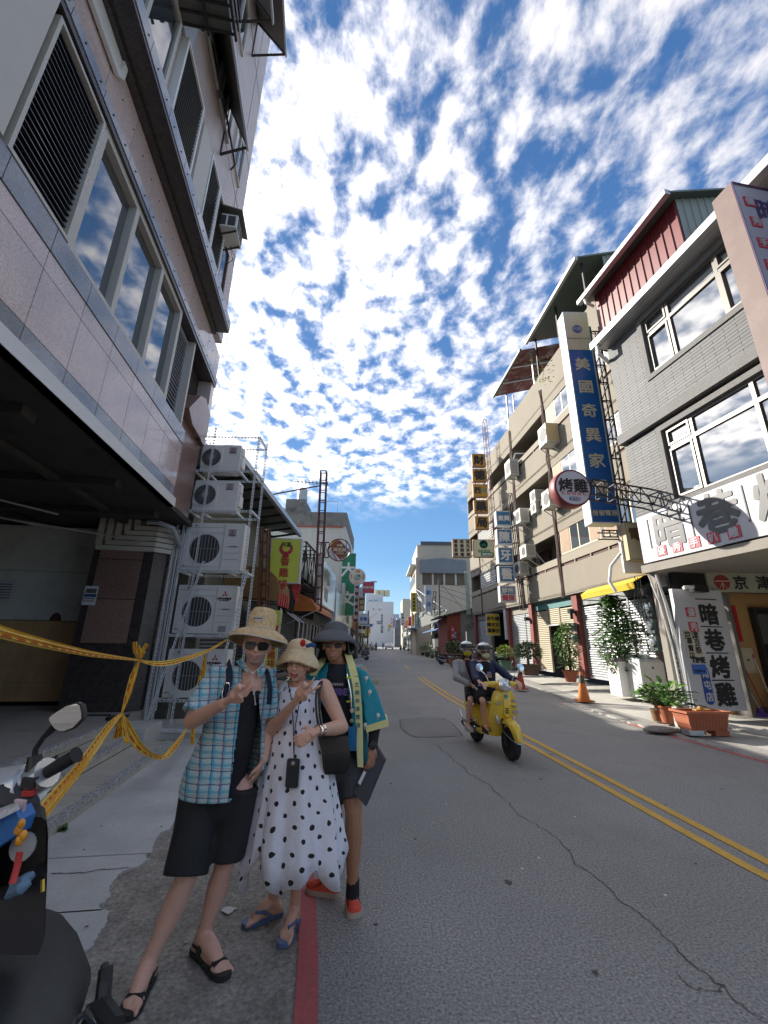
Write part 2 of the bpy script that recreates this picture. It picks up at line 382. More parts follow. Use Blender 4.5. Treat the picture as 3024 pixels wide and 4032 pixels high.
# lane lines
def cxat(y): return float(np.interp(y,[-4,0,2.5,3.9,8.7,15,22,32,50,80,150],[4.45,3.72,3.25,3.03,2.60,2.15,1.93,1.72,1.45,1.1,.7]))
def cline(y0,y1,off,w,z=.006,n=24):
    return ribbon([(cxat(y0+(y1-y0)*i/n)+off,y0+(y1-y0)*i/n) for i in range(n+1)],w,z)
struct('lane_line',cline(-5,22,-.12,.1),yel);struct('lane_line',cline(-5,22,.12,.1),yel)
y=29
while y<140: struct('lane_dash',cline(y,y+4,0,.14,n=2),yel);y+=10
red=[(x-.0,y) for x,y in Lp if y<=11]
struct('no_parking_line',ribbon(red,.11,.006),redp)
struct('no_parking_line',ribbon([(x-.06,y) for x,y in Rp if 5<=y<=10.6],.1,.006),redp)
m=MB();a=gp(1350+452*.2411,2300+1212*.2411);b=gp(1350+573*.2411,2300+1222*.2411);m.box((a.x,a.y-.5,.003),(b.x,a.y+.1,.006));struct('parking_mark',m,whp)
m=MB()
for i in range(8): m.box((-2.8+i*1.15,118,.003),(-2.2+i*1.15,121,.006))
stuff(tag(obj('crosswalk_paint',m,whp),'white crosswalk bars far down the road','road paint'))
# right sidewalk: rising concrete with a rough edge
Re=[(x,y,.035) for x,y in Rp]
def bx(y): return 7.0+(-(y-10.4)*.158 if y<11 else -.1)+ (0 if y<11 else 1.55-(y-11)*.06 if y<33 else .25)
zb=lambda y: .12 if y<10 else (.12+.3*(y-10)/5 if y<15 else .42 if y<36 else .3)
Bk=[(bx(y)+3.2,y,zb(y)) for x,y in Rp]
Md=[(x+.55,y,.05) for x,y in Rp]
struct('sidewalk',strip([(a[0],a[1],a[2]) for a in Md],Bk,0),walk_m)
rk=random.Random(5);e3=[];e4=[]
for i in range(len(Rp)-1):
    n=max(1,int(min(40,(Rp[i+1][1]-Rp[i][1])/.12))) if Rp[i][1]<30 else 1
    for k in range(n):
        t=k/n;x=Rp[i][0]*(1-t)+Rp[i+1][0]*t;y=Rp[i][1]*(1-t)+Rp[i+1][1]*t
        e3.append((x+rk.uniform(-.06,.06),y,.03+rk.uniform(0,.012)));e4.append((x+.55,y,.05))
struct('kerb_edge',strip(e3,e4,0),kerb_m)
e5=[(a[0]-.02,a[1],-.01) for a in e3]
struct('kerb_face',strip(e5,e3,0),kerb_m)
# ---------------------------------------------------------------- the granite tower on the left
gpink=mat('pink_granite',(.66,.53,.50),.16,var=.10,vs=1.2,fine=.28,fs=55,rand=.06,dirt=.25,dcol=(.2,.14,.13),ds=1.2,coat=.3)
ggrey=mat('blue_grey_granite',(.26,.275,.31),.16,var=.18,vs=4,fine=.3,fs=55,rand=.08,coat=.3)
gbrown=mat('brown_granite',(.27,.165,.135),.28,var=.12,vs=3,fine=.42,fs=48,rand=.08)
gdark=mat('dark_granite',(.06,.05,.048),.25,var=.3,vs=10,fine=.6,fs=50)
tile_p=mat('pink_small_tile',(.62,.52,.49),.35,var=.08,vs=.8,dirt=.25,dcol=(.25,.19,.17),ds=.7,streak=True)
def brick_on(m,w,h,mortar,axes):
    t=m.node_tree;P=t.nodes['Principled BSDF'];g=t.nodes.new('ShaderNodeTexCoord')
    sp=t.nodes.new('ShaderNodeSeparateXYZ');t.links.new(g.outputs['Object'],sp.inputs[0]);cb=t.nodes.new('ShaderNodeCombineXYZ')
    t.links.new(sp.outputs[axes[0]],cb.inputs[0]);t.links.new(sp.outputs[axes[1]],cb.inputs[1])
    b=t.nodes.new('ShaderNodeTexBrick');b.inputs['Scale'].default_value=1;b.inputs['Brick Width'].default_value=w;b.inputs['Row Height'].default_value=h;b.inputs['Mortar Size'].default_value=mortar;b.inputs['Mortar Smooth'].default_value=.2
    t.links.new(cb.outputs[0],b.inputs['Vector']);b.inputs['Color1'].default_value=(1,1,1,1);b.inputs['Color2'].default_value=(.88,.88,.88,1);b.inputs['Mortar'].default_value=(.55,.52,.5,1)
    src=P.inputs['Base Color'].links[0].from_socket
    x=t.nodes.new('ShaderNodeMix');x.data_type='RGBA';x.blend_type='MULTIPLY';x.inputs[0].default_value=1;t.links.new(src,x.inputs[6]);t.links.new(b.outputs[0],x.inputs[7]);t.links.new(x.outputs[2],P.inputs['Base Color'])
    bp=t.nodes.new('ShaderNodeBump');bp.inputs['Strength'].default_value=.6;bp.inputs['Distance'].default_value=.006;bp.invert=True;t.links.new(b.outputs['Fac'],bp.inputs['Height']);t.links.new(bp.outputs[0],P.inputs['Normal'])
brick_on(tile_p,.115,.06,.007,(1,2))
frame_m=mat('beige_window_frame',(.58,.55,.49),.45,var=.06,vs=3,dirt=.2,dcol=(.25,.22,.18),ds=3)
lv_dark=mat('dark_louvre',(.06,.06,.065),.35,.3,var=.1,vs=5)
lv_brown=mat('brown_louvre',(.13,.12,.095),.4,.2,var=.1,vs=5)
lgrey=mat('light_grey_metal',(.5,.52,.54),.4,.4,var=.1,vs=4)
ceil_m=mat('dark_ceiling',(.06,.057,.05),.9,var=.5,vs=2,dirt=.7,dcol=(.012,.011,.01),ds=2)  # dark base colour with near-black mottling
board_m=mat('white_wall_board',(.78,.78,.72),.7,var=.12,vs=1.4,dirt=.4,dcol=(.2,.18,.15),ds=1.7)
ply_m=mat('plywood',(.68,.42,.2),.6,var=.2,vs=2.2,dirt=.3,dcol=(.2,.11,.05),ds=2,streak=True)
mort=mat('dark_joint',(.03,.027,.027),.9,var=0)
tw=thing('tower_building','tall pink granite tower block with louvred windows and an open dark ground floor','building',T.loc,T.rot)
U0=-8.2
m=MB();m.box((-11,U0,4.05),(-.3,.42,26));m.box((-11,.42,4.05),(-1.,1.5,26));obj('wall',m,mort,tw)  # second box: unseen body past the corner, added to stop sun leaking through
m=MB();m.box((-11,U0,-.02),(-10.7,1.4,4.05));m.box((-10.7,U0,-.02),(-.5,U0+.3,4.05));obj('side_wall',m,mort,tw)  # unseen walls added around the open floor to block the low sun
grp=[]
def row(z0,z1,mt,u0,u1,v1=0.,st=.6555,g=.009,v0=-.3):
    k=math.floor(u0/st);bx=[]
    u=-1.17+st*math.ceil((u1+1.17)/st)
    while u>u0-1e-3:
        a=max(u-st,u0);b=min(u,u1)
        if b-a>.05: bx.append(((v0,a+g/2,z0+g/2),(v1,b-g/2,z1-g/2)))
        u-=st
    pieces('granite_panel',bx,mt,tw)
row(4.1,4.31,ggrey,U0,-.95);row(4.31,4.96,gpink,U0,-.95);row(4.96,5.18,gpink,U0,-.95);row(5.18,5.46,ggrey,U0,-.95,v1=.012)
row(7.42,7.57,ggrey,U0,.42,v1=.03);row(7.57,8.24,gpink,U0,.42)
row(8.36,8.6,ggrey,U0,-.35,v1=.36,v0=.12)
m=MB();m.box((-.3,U0,7.34),(.02,.42,7.42));m.box((-.3,U0,8.24),(.1,-.35,8.36));m.box((.1,U0,8.3),(.35,-.35,8.36));obj('lintel',m,gdark,tw)
m=MB();m.box((-.3,U0,8.36),(.12,-.35,8.61));obj('cornice',m,gbrown,tw)
# small joint screws along the trim
m=MB()
for i in range(26):
    u=-8+i*.31;m.ball((.032,u,7.5),.012,6,4);m.ball((.362,u,8.46),.012,6,4) if u<-.5 else None;m.ball((.002,u+.1,7.95),.011,6,4)
stuff(obj('screws',m,darkm,tw))
# far end: brown granite column, recess and hexagonal corner block
m=MB();m.box((-.5,-.93,4.1),(-.12,.42,5.8));obj('corner_column',m,gbrown,tw)
m=MB();m.prism([(0,0)]*0 or [(-.5,5.8),(-.02,5.8),(-.02,6.0),(-.5,6.0)],0.,.42)
obj('corner_step',m,gbrown,tw)
m=MB();hx=[(-.93,5.98),(-.62,5.8),(.1,5.8),(.42,6.05),(.42,6.62),(-.05,6.75),(-.4,6.6)]
m.v=[(0.,a,b) for a,b in hx]+[(-.45,a,b) for a,b in hx];nn=len(hx);m.f=[tuple(range(nn)),tuple(range(2*nn-1,nn-1,-1))]+[((i+1)%nn,i,i+nn,(i+1)%nn+nn) for i in range(nn)]
obj('corner_block',m,gbrown,tw)
m=MB();m.box((-.3,.2,6.6),(-.01,.42,7.34));obj('corner_pier',m,gpink,tw)
# first-floor windows
def frame_rect(m,u0,u1,z0,z1,t,v0,v1):
    m.box((v0,u0,z0),(v1,u0+t,z1));m.box((v0,u1-t,z0),(v1,u1,z1));m.box((v0,u0+t,z0),(v1,u1-t,z0+t));m.box((v0,u0+t,z1-t),(v1,u1-t,z1))
def louvre(parent,u0,u1,z0,z1,n,v0,v1,mt,fm,ft=.05,name='louvred_window',tilt=.6):
    m=MB();frame_rect(m,u0,u1,z0,z1,ft,v0,v1+.02);w=obj(name,m,fm,parent)
    h=(z1-z0-2*ft)/n;me=MB();d=(v1-v0);me.add([(-d*.1,u0+ft-u0,0),(-d*.1,u1-u0-ft,0),(d*.85,u1-u0-ft,-h*tilt),(d*.85,ft,-h*tilt),(-d*.1,ft,.012),(-d*.1,u1-u0-ft,.012),(d*.85,u1-u0-ft,-h*tilt+.012),(d*.85,ft,-h*tilt+.012)],[(0,3,2,1),(4,5,6,7),(0,1,5,4),(1,2,6,5),(2,3,7,6),(3,0,4,7)])
    md=me.mesh('slat')
    for i in range(n): obj('slat',md,mt,w,(v0+.02,u0,z0+ft+h*(i+.8)))
    m=MB();m.box((v0-.03,u0,z0),(v0,u1,z1));obj('backing',m,dark,w)
    return w
def pane_win(parent,u0,u1,z0,z1,v,fm,cols,t=.05,name='window',rows=None,depth=.05,gm=None):
    m=MB();frame_rect(m,u0,u1,z0,z1,t,v,v+depth)
    for c in cols: m.box((v,c-t/2,z0+t),(v+depth,c+t/2,z1-t))
    for rz in (rows or []): m.box((v+.005,u0+t,rz-t/2),(v+depth-.005,u1-t,rz+t/2))
    w=obj(name,m,fm,parent)
    cs=[u0]+list(cols)+[u1]
    for a,b in zip(cs[:-1],cs[1:]):
        m=MB();m.box((v+.004,a+t*.6,z0+t*.6),(v+.014,b-t*.6,z1-t*.6));obj('pane',m,gm or glass,w)
    return w
m=MB();m.box((-.3,U0,5.46),(-.05,-5.84,7.34));obj('beige_cladding',m,frame_m,tw)
m=MB();m.box((-.05,-6.6,5.46),(.04,-5.9,7.34));obj('beige_pier',m,frame_m,tw)
louvre(tw,-5.8,-4.92,5.5,7.3,22,-.26,-.02,lv_dark,frame_m,.04,tilt=.5)
pane_win(tw,-4.9,-1.98,5.46,7.34,-.13,frame_m,[-3.93,-2.96],.09,depth=.11)
louvre(tw,-1.9,-1.17,5.5,7.3,20,-.24,-.16,lgrey,lgrey,.06,name='louvred_shutter',tilt=.5)
m=MB();m.box((-.3,-1.17,5.46),(-.02,-1.1,7.34));m.box((-.3,-1.98,5.46),(-.05,-1.9,7.34));obj('mullion',m,frame_m,tw)
# tiled upper wall
m=MB();m.box((-.3,U0,8.6),(0,.42,26));obj('tiled_wall',m,tile_p,tw)
bxs=[]
for z in (11.05,12.5,14.6,17.5,20.5): bxs.append(((0.,U0,z),(.004,.42,z+.03)))
for u_ in (-4.2,-.35): bxs.append(((0.,u_,8.7),(.0045,u_+.02,26)))
pieces('wall_joint',bxs,mat('tile_joint',(.2,.15,.15),.7),tw)
louvre(tw,-4.02,-3.05,9.25,11.0,18,.0,.1,lv_brown,white,.05)
louvre(tw,-2.35,-1.68,9.2,10.95,17,.0,.1,lv_brown,white,.05)
louvre(tw,-1.66,-.95,9.3,10.95,17,.0,.1,lv_brown,white,.05)
m=MB();m.box((.0,-2.95,9.0),(.12,-2.4,10.85));obj('vent_panel',m,mat('cream_metal',(.55,.53,.46),.5,var=.06,vs=4,dirt=.3,dcol=(.3,.26,.2),ds=4),tw)
pane_win(tw,-.75,-.2,9.3,10.7,.0,mat('brown_frame',(.17,.09,.07),.5),[],.05)
pane_win(tw,-5.6,-4.15,9.2,11.,.0,frame_m,[-4.9],.07)
for u0,u1,z0,z1 in ((-3.9,-2.5,12.6,14.3),(-2.35,-1.5,12.6,14.3),(-1.1,-.3,12.9,14.2),(-4.,-2.8,15.6,17.2),(-2.6,-1.6,15.6,17.2),(-3.8,-2.6,18.6,20.4),(-2.2,-1.2,18.6,20.4),(-5.6,-4.4,12.6,14.3)):
    pane_win(tw,u0,u1,z0,z1,.0,frame_m,[(u0+u1)/2],.06)
# white fascia and the open ground floor
m=MB();m.box((-.06,U0,3.93),(.05,-.93,4.1));m.box((-.06,U0,3.93),(.06,-.93,3.945));obj('fascia',m,white,tw)
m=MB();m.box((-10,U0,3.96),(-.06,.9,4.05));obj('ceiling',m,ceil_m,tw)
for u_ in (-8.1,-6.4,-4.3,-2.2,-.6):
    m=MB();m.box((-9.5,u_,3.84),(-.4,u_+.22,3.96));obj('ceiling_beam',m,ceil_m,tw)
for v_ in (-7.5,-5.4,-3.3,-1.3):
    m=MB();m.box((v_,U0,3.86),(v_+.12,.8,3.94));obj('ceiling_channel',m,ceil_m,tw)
pale=mat('pale_conduit',(.3,.3,.29),.6,var=.1,vs=4)
for a,b,rr_ in (((-3.05,-2.2,4.),(-3.3,-2.2,2.5),.03),((-6,-4,3.9),(-2,-.5,3.5),.015),((-5.2,-5,3.92),(-1.3,-1.8,3.45),.015),((-4.4,-2,3.7),(-.8,.1,3.5),.018),((-7,-3,3.8),(-3,-1,3.2),.012)):
    m=MB();m.tube([a,((a[0]+b[0])/2,(a[1]+b[1])/2,(a[2]+b[2])/2-(.05 if rr_<.02 else 0)),b],rr_,6);sobj('ceiling_pipe',m,pale,tw)
m=MB();m.tube([(-.75,.05,3.88),(-.5,-.02,3.86),(-.28,.1,3.8),(-.2,.5,3.5)],.05,8);sobj('conduit',m,lgrey,tw)
# back wall: boards above, plywood below (faces the street mouth)
UW=1.18
m=MB();m.box((-10,UW+.06,.3),(-1.0,UW+.3,4.0));obj('rear_wall',m,mort,tw)
cols=[-9.2,-7.9,-6.6,-5.45,-4.15,-2.98,-1.1];bxs=[]
for a,b in zip(cols[:-1],cols[1:]): bxs+=[((a+.006,UW,2.98),(b-.006,UW+.06,3.95)),((a+.006,UW,1.97),(b-.006,UW+.06,2.968))]
pieces('wall_board',bxs,board_m,tw)
bxs=[]
for a,b in zip(cols[:-1],cols[1:]): bxs+=[((a+.004,UW-.02,.78),(b-.004,UW+.05,1.955)),((a+.004,UW-.03,.44),(b-.004,UW+.05,.775))]
pieces('plywood_sheet',bxs,ply_m,tw)
m=MB();m.ball((-2.62,UW-.005,1.93),(.12,.012,.2),12,8);obj('rust_stain_plate',m,rust,tw)
# pillar with brown slabs in dark borders
pf=.3
m=MB();m.v=[(-1.75,pf,.36),(-.62,pf,.36),(-.42,pf+.18,.36),(-.42,1.0,.36),(-1.75,1.0,.36)];m.v+=[(a,b,4.0) for a,b,c in m.v]
m.f=[(4,3,2,1,0),(5,6,7,8,9)]+[(i,(i+1)%5,(i+1)%5+5,i+5) for i in range(5)];obj('pillar_core',m,gdark,tw)
bxs=[((-1.62,pf-.012,1.55),(-.82,pf+.01,2.36)),((-1.62,pf-.012,2.375),(-.82,pf+.01,3.14)),((-1.62,pf-.012,3.155),(-.82,pf+.01,3.96))]
pieces('pillar_slab',bxs,gbrown,tw)
bxs=[((-.425,pf+.22,1.55),(-.405,.95,2.36)),((-.425,pf+.22,2.375),(-.405,.95,3.14)),((-.425,pf+.22,3.155),(-.405,.95,3.96))]
pieces('pillar_slab',bxs,gbrown,tw)
# duct covers bending round the pillar
duct=mat('beige_duct_cover',(.6,.56,.48),.5,var=.06,vs=4,dirt=.25,dcol=(.25,.21,.16),ds=4)
for i in range(5):
    z=3.36-.0+i*.108;vv=-1.66+i*.16
    m=MB();y_=pf-.055-.0*i
    m.beam((vv,y_,3.96),(vv,y_,z+.05),.1,.08,(0,1,0));m.beam((vv-.03,y_,z),(-.6,y_,z),.085,.09);m.beam((-.62,y_,z),(-.37,y_+.22,z-.0),.085,.09);m.beam((-.37,y_+.2,z),(-.37,1.0,z-.02),.085,.09)
    obj('duct_cover',m,duct,tw)
# platform and tiled steps
stile=mat('cream_step_tile',(.52,.49,.42),.6,var=.1,vs=3,fine=.08,rand=.09,dirt=.4,dcol=(.2,.18,.14),ds=2)
terr=mat('terrazzo_nosing',(.4,.4,.4),.5,var=.2,vs=20,fine=.7,fs=34)
flo=mat('arcade_floor',(.36,.34,.31),.7,var=.2,vs=1.2,dirt=.5,dcol=(.08,.072,.062),ds=1.6)
m=MB();m.box((-10,U0,-.02),(-.42,1.18,.36));obj('platform',m,flo,tw)
for v0,v1,z in ((-.42,.15,.24),(.15,.61,.12)):
    m=MB();m.box((v0-.1,U0,-.02),(v1-.08,-.95,z-.012));obj('step_base',m,mort,tw)
bxs=[];nb=[];rs=[]
for v0,v1,z,uend in ((-.42,-.34,.36,-.95),(.05,.13,.24,-.98),(.53,.61,.12,-.9)):
    u=-9.
    while u<uend-.02:
        u2=min(u+1.2,uend);nb.append(((v0,u+.004,z-.05),(v1,u2-.004,z+.006)));u=u2
    u=-6.3
    while u<uend-.02:
        u2=min(u+.3,uend);rs.append(((v1-.04,u+.003,z-.118),(v1-.012,u2-.003,z-.052)));u=u2
for v0,v1,z in ((-.34,.05,.24),(.13,.53,.12)):
    u=-6.3
    while u<-.98: bxs.append(((v0+.003,u+.003,z-.02),(v1-.003,u+.297,z)));u+=.3
pieces('nosing',nb,terr,tw);pieces('step_tile',rs+bxs,stile,tw)
m=MB();m.box((-.36,-.95,-.02),(.2,-.2,.3));obj('stair_end_block',m,slab_m,tw)
m=MB();m.box((-.5,-.2,-.02),(1.1,1.2,.1));obj('rack_plinth',m,slab_m,tw)
# notices on pillar and wall
def poster(name,label,loc,rz,w,h,cols_,parent=None):
    t=thing(name,label,'poster',loc,rz)
    m=MB();m.box((-w/2,-.004,-h/2),(w/2,0,h/2));obj('sheet',m,mat('paper_white',(.7,.71,.72),.6,var=.03),t)
    for (x0,x1,z0,z1,c,nm) in cols_:
        m=MB();m.box((x0*w-w/2,-.006,z0*h-h/2),(x1*w-w/2,-.0035,z1*h-h/2));obj(nm,m,c,t)
    return t
ink=mat('printed_text_grey',(.22,.22,.24),.7,var=.8,vs=60)
p=T.w(-1.62,pf-.02,2.42);poster('notice','white notice with a photo and a blue band taped to the granite pillar',p,T.rot,.24,.36,[(.1,.9,.62,.86,mat('notice_photo',(.12,.13,.13),.6,var=.9,vs=30),'picture'),(.05,.95,.42,.58,mat('notice_blue',(.03,.07,.25),.6,var=.2,vs=50),'blue_band'),(.08,.92,.3,.38,ink,'text_lines'),(.08,.92,.18,.24,ink,'text_lines')])
p=T.w(-3.85,UW-.02,2.55);poster('notice','faded notice with a dark picture on the white wall boards',p,T.rot,.62,.46,[(.0,.45,.05,.98,mat('faded_photo',(.16,.15,.12),.7,var=.5,vs=9),'picture')]+[(.5,.95,.15+.12*i,.2+.12*i,ink,'text_lines') for i in range(6)])
# ---------------------------------------------------------------- right: grey tiled shop building
gtile=mat('grey_wall_tile',(.12,.123,.13),.6,spec=.3,var=.06,vs=2,rand=.12)
gstone=mat('grey_washed_stone',(.16,.16,.158),.8,var=.1,vs=2,fine=.35,fs=45)
alu=mat('bronze_grey_aluminium',(.17,.16,.145),.4,.3,var=.05,vs=3)
gut=mat('steel_gutter',(.5,.51,.52),.35,.5,var=.05,vs=2)
redc=mat('red_corrugated_steel',(.16,.02,.024),.45,var=.08,vs=1,dirt=.2,dcol=(.15,.03,.03),ds=1.4,streak=True)
grnc=mat('grey_green_corrugated_steel',(.27,.295,.26),.5,var=.06,vs=1,dirt=.2,dcol=(.18,.19,.16),ds=1.2)
soff=mat('stained_concrete',(.27,.25,.22),.85,var=.2,vs=2,dirt=.5,dcol=(.12,.1,.085),ds=2)
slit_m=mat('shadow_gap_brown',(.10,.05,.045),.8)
gb=thing('shop_building','grey tiled two storey shop with bronze windows and red corrugated rooftop shed','building',G.loc,G.rot)
m=MB();m.box((.12,-8,3.66),(9,.42,10.9));obj('wall',m,mort,gb)
# tiles
wins=[(-3.95,-.78,8.5,10.55),(-4.3,-.72,4.95,7.16)]
bx=[];z=3.78;j=0
while z<10.45:
    if not 7.13<z<7.52:
        u=.45-(.28 if j%2 else 0)
        if j%2: bx.append(((0,u+.004,z+.004),(.13,.446,z+.079)))
        while u>-7.5:
            a,b=u-.56,u
            for w0,w1,y0,y1 in wins:
                if y0-.02<z<y1-.04:
                    if b>w0 and a<w0: b_=w0;segs=[(a,w0)]
                    elif a<w1 and b>w1: segs=[(w1,b)]
                    elif a>=w0 and b<=w1: segs=[]
                    else: segs=[(a,b)]
                    break
            else: segs=[(a,b)]
            for p,q in segs:
                if q-p>.02: bx.append(((0,p+.004,z+.004),(.13,q-.004,z+.079)))
            u-=.56
    z+=.084;j+=1
bx.sort(key=lambda b:(abs((b[0][1]+b[1][1])/2+2.2)+abs((b[0][2]+b[1][2])/2-6.5)*.6))
pieces('wall_tile',bx,gtile,gb)
m=MB();m.box((-.14,-8,7.2),(.12,.52,7.48));obj('ledge',m,gstone,gb)
m=MB();m.box((-.0,-8,10.42),(.12,.44,10.9));obj('fascia_board',m,gstone,gb)
m=MB()
for x0,x1,t in ((-.42,-.3,0),):
    m.box((-.46,-8,10.56),(-.3,.62,10.78));m.box((-.3,-8,10.54),(.1,.5,10.6))
obj('gutter',m,gut,gb)
m=MB();m.tube([(-.38,.4,10.56),(-.38,.4,10.25),(-.15,.42,10.1),(.05,.55,10.1)],.06,8);sobj('downpipe',m,white,gb)
def gwin(u0,u1,z0,z1,s=.14):
    m=MB();frame_rect(m,u0,u1,z0,z1,s,-.035,.13);w=obj('window_surround',m,gstone,gb)
    return w
def casement(name,u0,u1,z0,z1,cuts,rz,v=.06):
    m=MB();t=.065;frame_rect(m,u0,u1,z0,z1,t,v,v+.1)
    for c in cuts: m.box((v,c-t/2-.01,z0+t),(v+.1,c+t/2+.01,z1-t))
    m.box((v+.005,u0+t,rz-.05),(v+.095,u1-t,rz+.05));w=obj(name,m,alu,gb)
    cs=[u0]+cuts+[u1]
    for a,b in zip(cs[:-1],cs[1:]):
        for q0,q1 in ((z0,rz),(rz,z1)):
            big=b-a>1
            mm=MB();ins=.05 if big else .1
            if not big: frame_rect(mm,a+.05,b-.05,q0+.05,q1-.05,.05,v-.02,v+.06);obj('sash',mm,alu,w)
            mm=MB();mm.box((v+.05,a+ins,q0+ins),(v+.06,b-ins,q1-ins));obj('pane',mm,glass,w)
gwin(-3.95,-.78,8.5,10.46);casement('window',-3.8,-.92,8.64,10.36,[-3.05,-1.68],9.86)
gwin(-4.3,-.72,4.95,7.1);casement('window',-4.15,-.87,5.09,6.96,[-3.1,-1.63],6.45)
# rooftop sheds
def corr(u0,u1,z0,z1,v,st=.2,amp=.03,ax=0,top=None):
    # ribbed sheet: ax 0 -> in the u direction at fixed v; ax 1 -> along v at fixed u
    m=MB();n=int(abs(u1-u0)/st);s=(u1-u0)/n;pr=[]
    for i in range(n):
        b=u0+i*s;pr+=[(b,0),(b+s*.72,0),(b+s*.8,amp),(b+s*.92,amp)]
    pr.append((u1,0))
    lo=[];hi=[]
    for p,d in pr:
        zt=z1 if top is None else top(p)
        if ax==0: lo.append((v-d,p,z0));hi.append((v-d,p,zt))
        else: lo.append((p,v-d,z0));hi.append((p,v-d,zt))
    m.loft([lo,hi],close=False);return m
t=thing('roof_shed','red and grey green corrugated steel shed on the roof of the grey shop','shed',G.loc,G.rot)
obj('red_wall',corr(.95,-2.4,10.9,13.2,.3,.24),redc,t)
obj('side_wall',corr(.3,7,10.9,13,-2.42,.24,ax=1,top=lambda v:13.1+(v-.3)*.3),grnc,t)
obj('side_wall',corr(.3,7,10.9,13,.97,.24,ax=1,top=lambda v:13.1+(v-.3)*.3),grnc,t)
m=MB();m.v=[(-.1,1.15,12.98),(-.1,-2.62,12.98),(7.1,-2.62,15.2),(7.1,1.15,15.2)];m.v+=[(a,b,c+.06) for a,b,c in m.v];m.f=[(0,3,2,1),(4,5,6,7),(0,1,5,4),(1,2,6,5),(2,3,7,6),(3,0,4,7)];obj('roof',m,mat('green_roof_edge',(.12,.15,.13),.5),t)
m=MB();m.box((-.22,-2.62,12.92),(-.06,1.2,13.08));obj('gutter',m,gut,t)
m=MB();m.tube([(-.14,.9,12.92),(-.1,.9,12.75),(.2,.95,12.7)],.05,8);sobj('downpipe',m,white,t)
# canopy slab and ground floor arcade
m=MB();m.box((-.16,-8,3.46),(7,.42,3.66));obj('canopy_slab',m,soff,gb)
m=MB();m.box((.02,.2,0),(.14,.38,3.46));obj('corner_post',m,soff,gb)
m=MB();m.box((1.5,.3,0),(9,.42,3.46));obj('end_wall',m,mat('orange_wall',(.42,.25,.1),.75,var=.08,vs=2,dirt=.2,dcol=(.3,.17,.08),ds=2),gb)
m=MB();m.box((5.5,-8,0),(5.7,.3,3.46));obj('inner_wall',m,soff,gb)
m=MB();m.box((1.62,-.12,.1),(1.72,.28,3.0));m.box((1.3,-.1,2.98),(6,.0,3.08));obj('door_frame',m,alu,gb)
m=MB();m.box((2.75,.22,.12),(3.6,.29,2.6));obj('doorway',m,dark,gb)
m=MB();m.box((2.68,.16,.12),(2.76,.3,2.66));m.box((2.76,.16,2.6),(3.66,.3,2.66));obj('door_frame',m,darkm,gb)
m=MB();m.box((2.78,.2,1.75),(3.5,.215,2.5));obj('door_pane',m,glass,gb)
m=MB();m.box((.3,-.02,3.0),(1.25,.1,3.44));obj('dark_fascia',m,dark,gb)
m=MB();m.box((2.2,-1.9,3.4),(4.2,-1.7,3.46));m.box((2.2,-1.6,3.4),(4.2,-1.55,3.46));obj('lamp_batten',m,lgrey,gb)
m=MB();m.box((-.05,-8,-.02),(5.6,.5,.1));obj('arcade_floor',m,walk_m,gb)
# ------------- lettering sign helper
sgrey=mat('sign_letter_grey',(.09,.095,.1),.5,var=.15,vs=5)
inkb=mat('sign_black',(.02,.018,.02),.45,var=0)
sred=mat('sign_red',(.5,.035,.05),.45,var=.05);sredbox=mat('seal_red',(.55,.06,.09),.5,var=0)
swhite=mat('sign_white',(.5,.51,.54),.4,var=.04,vs=1.5,dirt=.12,dcol=(.45,.45,.45),ds=2)
sblue=mat('sign_blue',(.01,.11,.34),.28,var=.08,vs=1.2)
sblue2=mat('clinic_blue',(.02,.16,.35),.35,var=.08,vs=3)
syel=mat('sign_yellow_amber',(.58,.30,.03),.45,var=.15,vs=2,dirt=.45,dcol=(.3,.1,.02),ds=2.5,streak=True)
scream=mat('sign_cream',(.6,.55,.38),.45,var=.06,dirt=.3,dcol=(.35,.25,.12),ds=2,streak=True)
slime=mat('sign_lime',(.62,.68,.08),.4,var=.04)
sgreen=mat('sign_green',(.02,.2,.11),.4,var=.08)
sbrown=mat('sign_dark_red',(.17,.02,.03),.4,var=.08)
sframe=mat('sign_frame_alu',(.55,.57,.6),.4,.5,var=.08,vs=5)
rframe=mat('sign_frame_rust',(.3,.17,.1),.6,.2,var=.3,vs=5)
def board(root,x0,x1,z0,z1,y,mt,name='face',t=.012):
    m=MB();m.box((x0,y-t,z0),(x1,y,z1));return obj(name,m,mt,root)
def sign(name,label,c,w,h,d,face,frame,rot=0.,rim=.04,group=None,cat='sign',back=True):
    t=thing(name,label,cat,c,rot,group)
    m=MB();m.box((-w/2,0,-h/2),(w/2,d,h/2));obj('housing',m,frame,t)
    if rim:
        m=MB();m.box((-w/2,-.02,-h/2),(-w/2+rim,0,h/2));m.box((w/2-rim,-.02,-h/2),(w/2,0,h/2));m.box((-w/2+rim,-.02,-h/2),(w/2-rim,0,-h/2+rim));m.box((-w/2+rim,-.02,h/2-rim),(w/2-rim,0,h/2));obj('rim',m,frame,t)
    m=MB();m.box((-w/2+rim,-.012,-h/2+rim),(w/2-rim,0,h/2-rim));obj('face',m,face,t)
    return t
def pxs(x0,y0,x1,y1,Y):
    a=at(x0,(y0+y1)/2,Y);b=at(x1,(y0+y1)/2,Y);c=at((x0+x1)/2,y0,Y);d=at((x0+x1)/2,y1,Y);return (a+b)/2*1.0 if 0 else Vector(((a.x+b.x)/2,Y,(c.z+d.z)/2)),b.x-a.x,c.z-d.z
# long white banner above the canopy (street side)
t=thing('shop_banner','long white banner reading 暗巷烤雞 above the canopy of the grey shop','sign',tuple(G.w(-.1,0,0)),G.rot-math.pi/2)
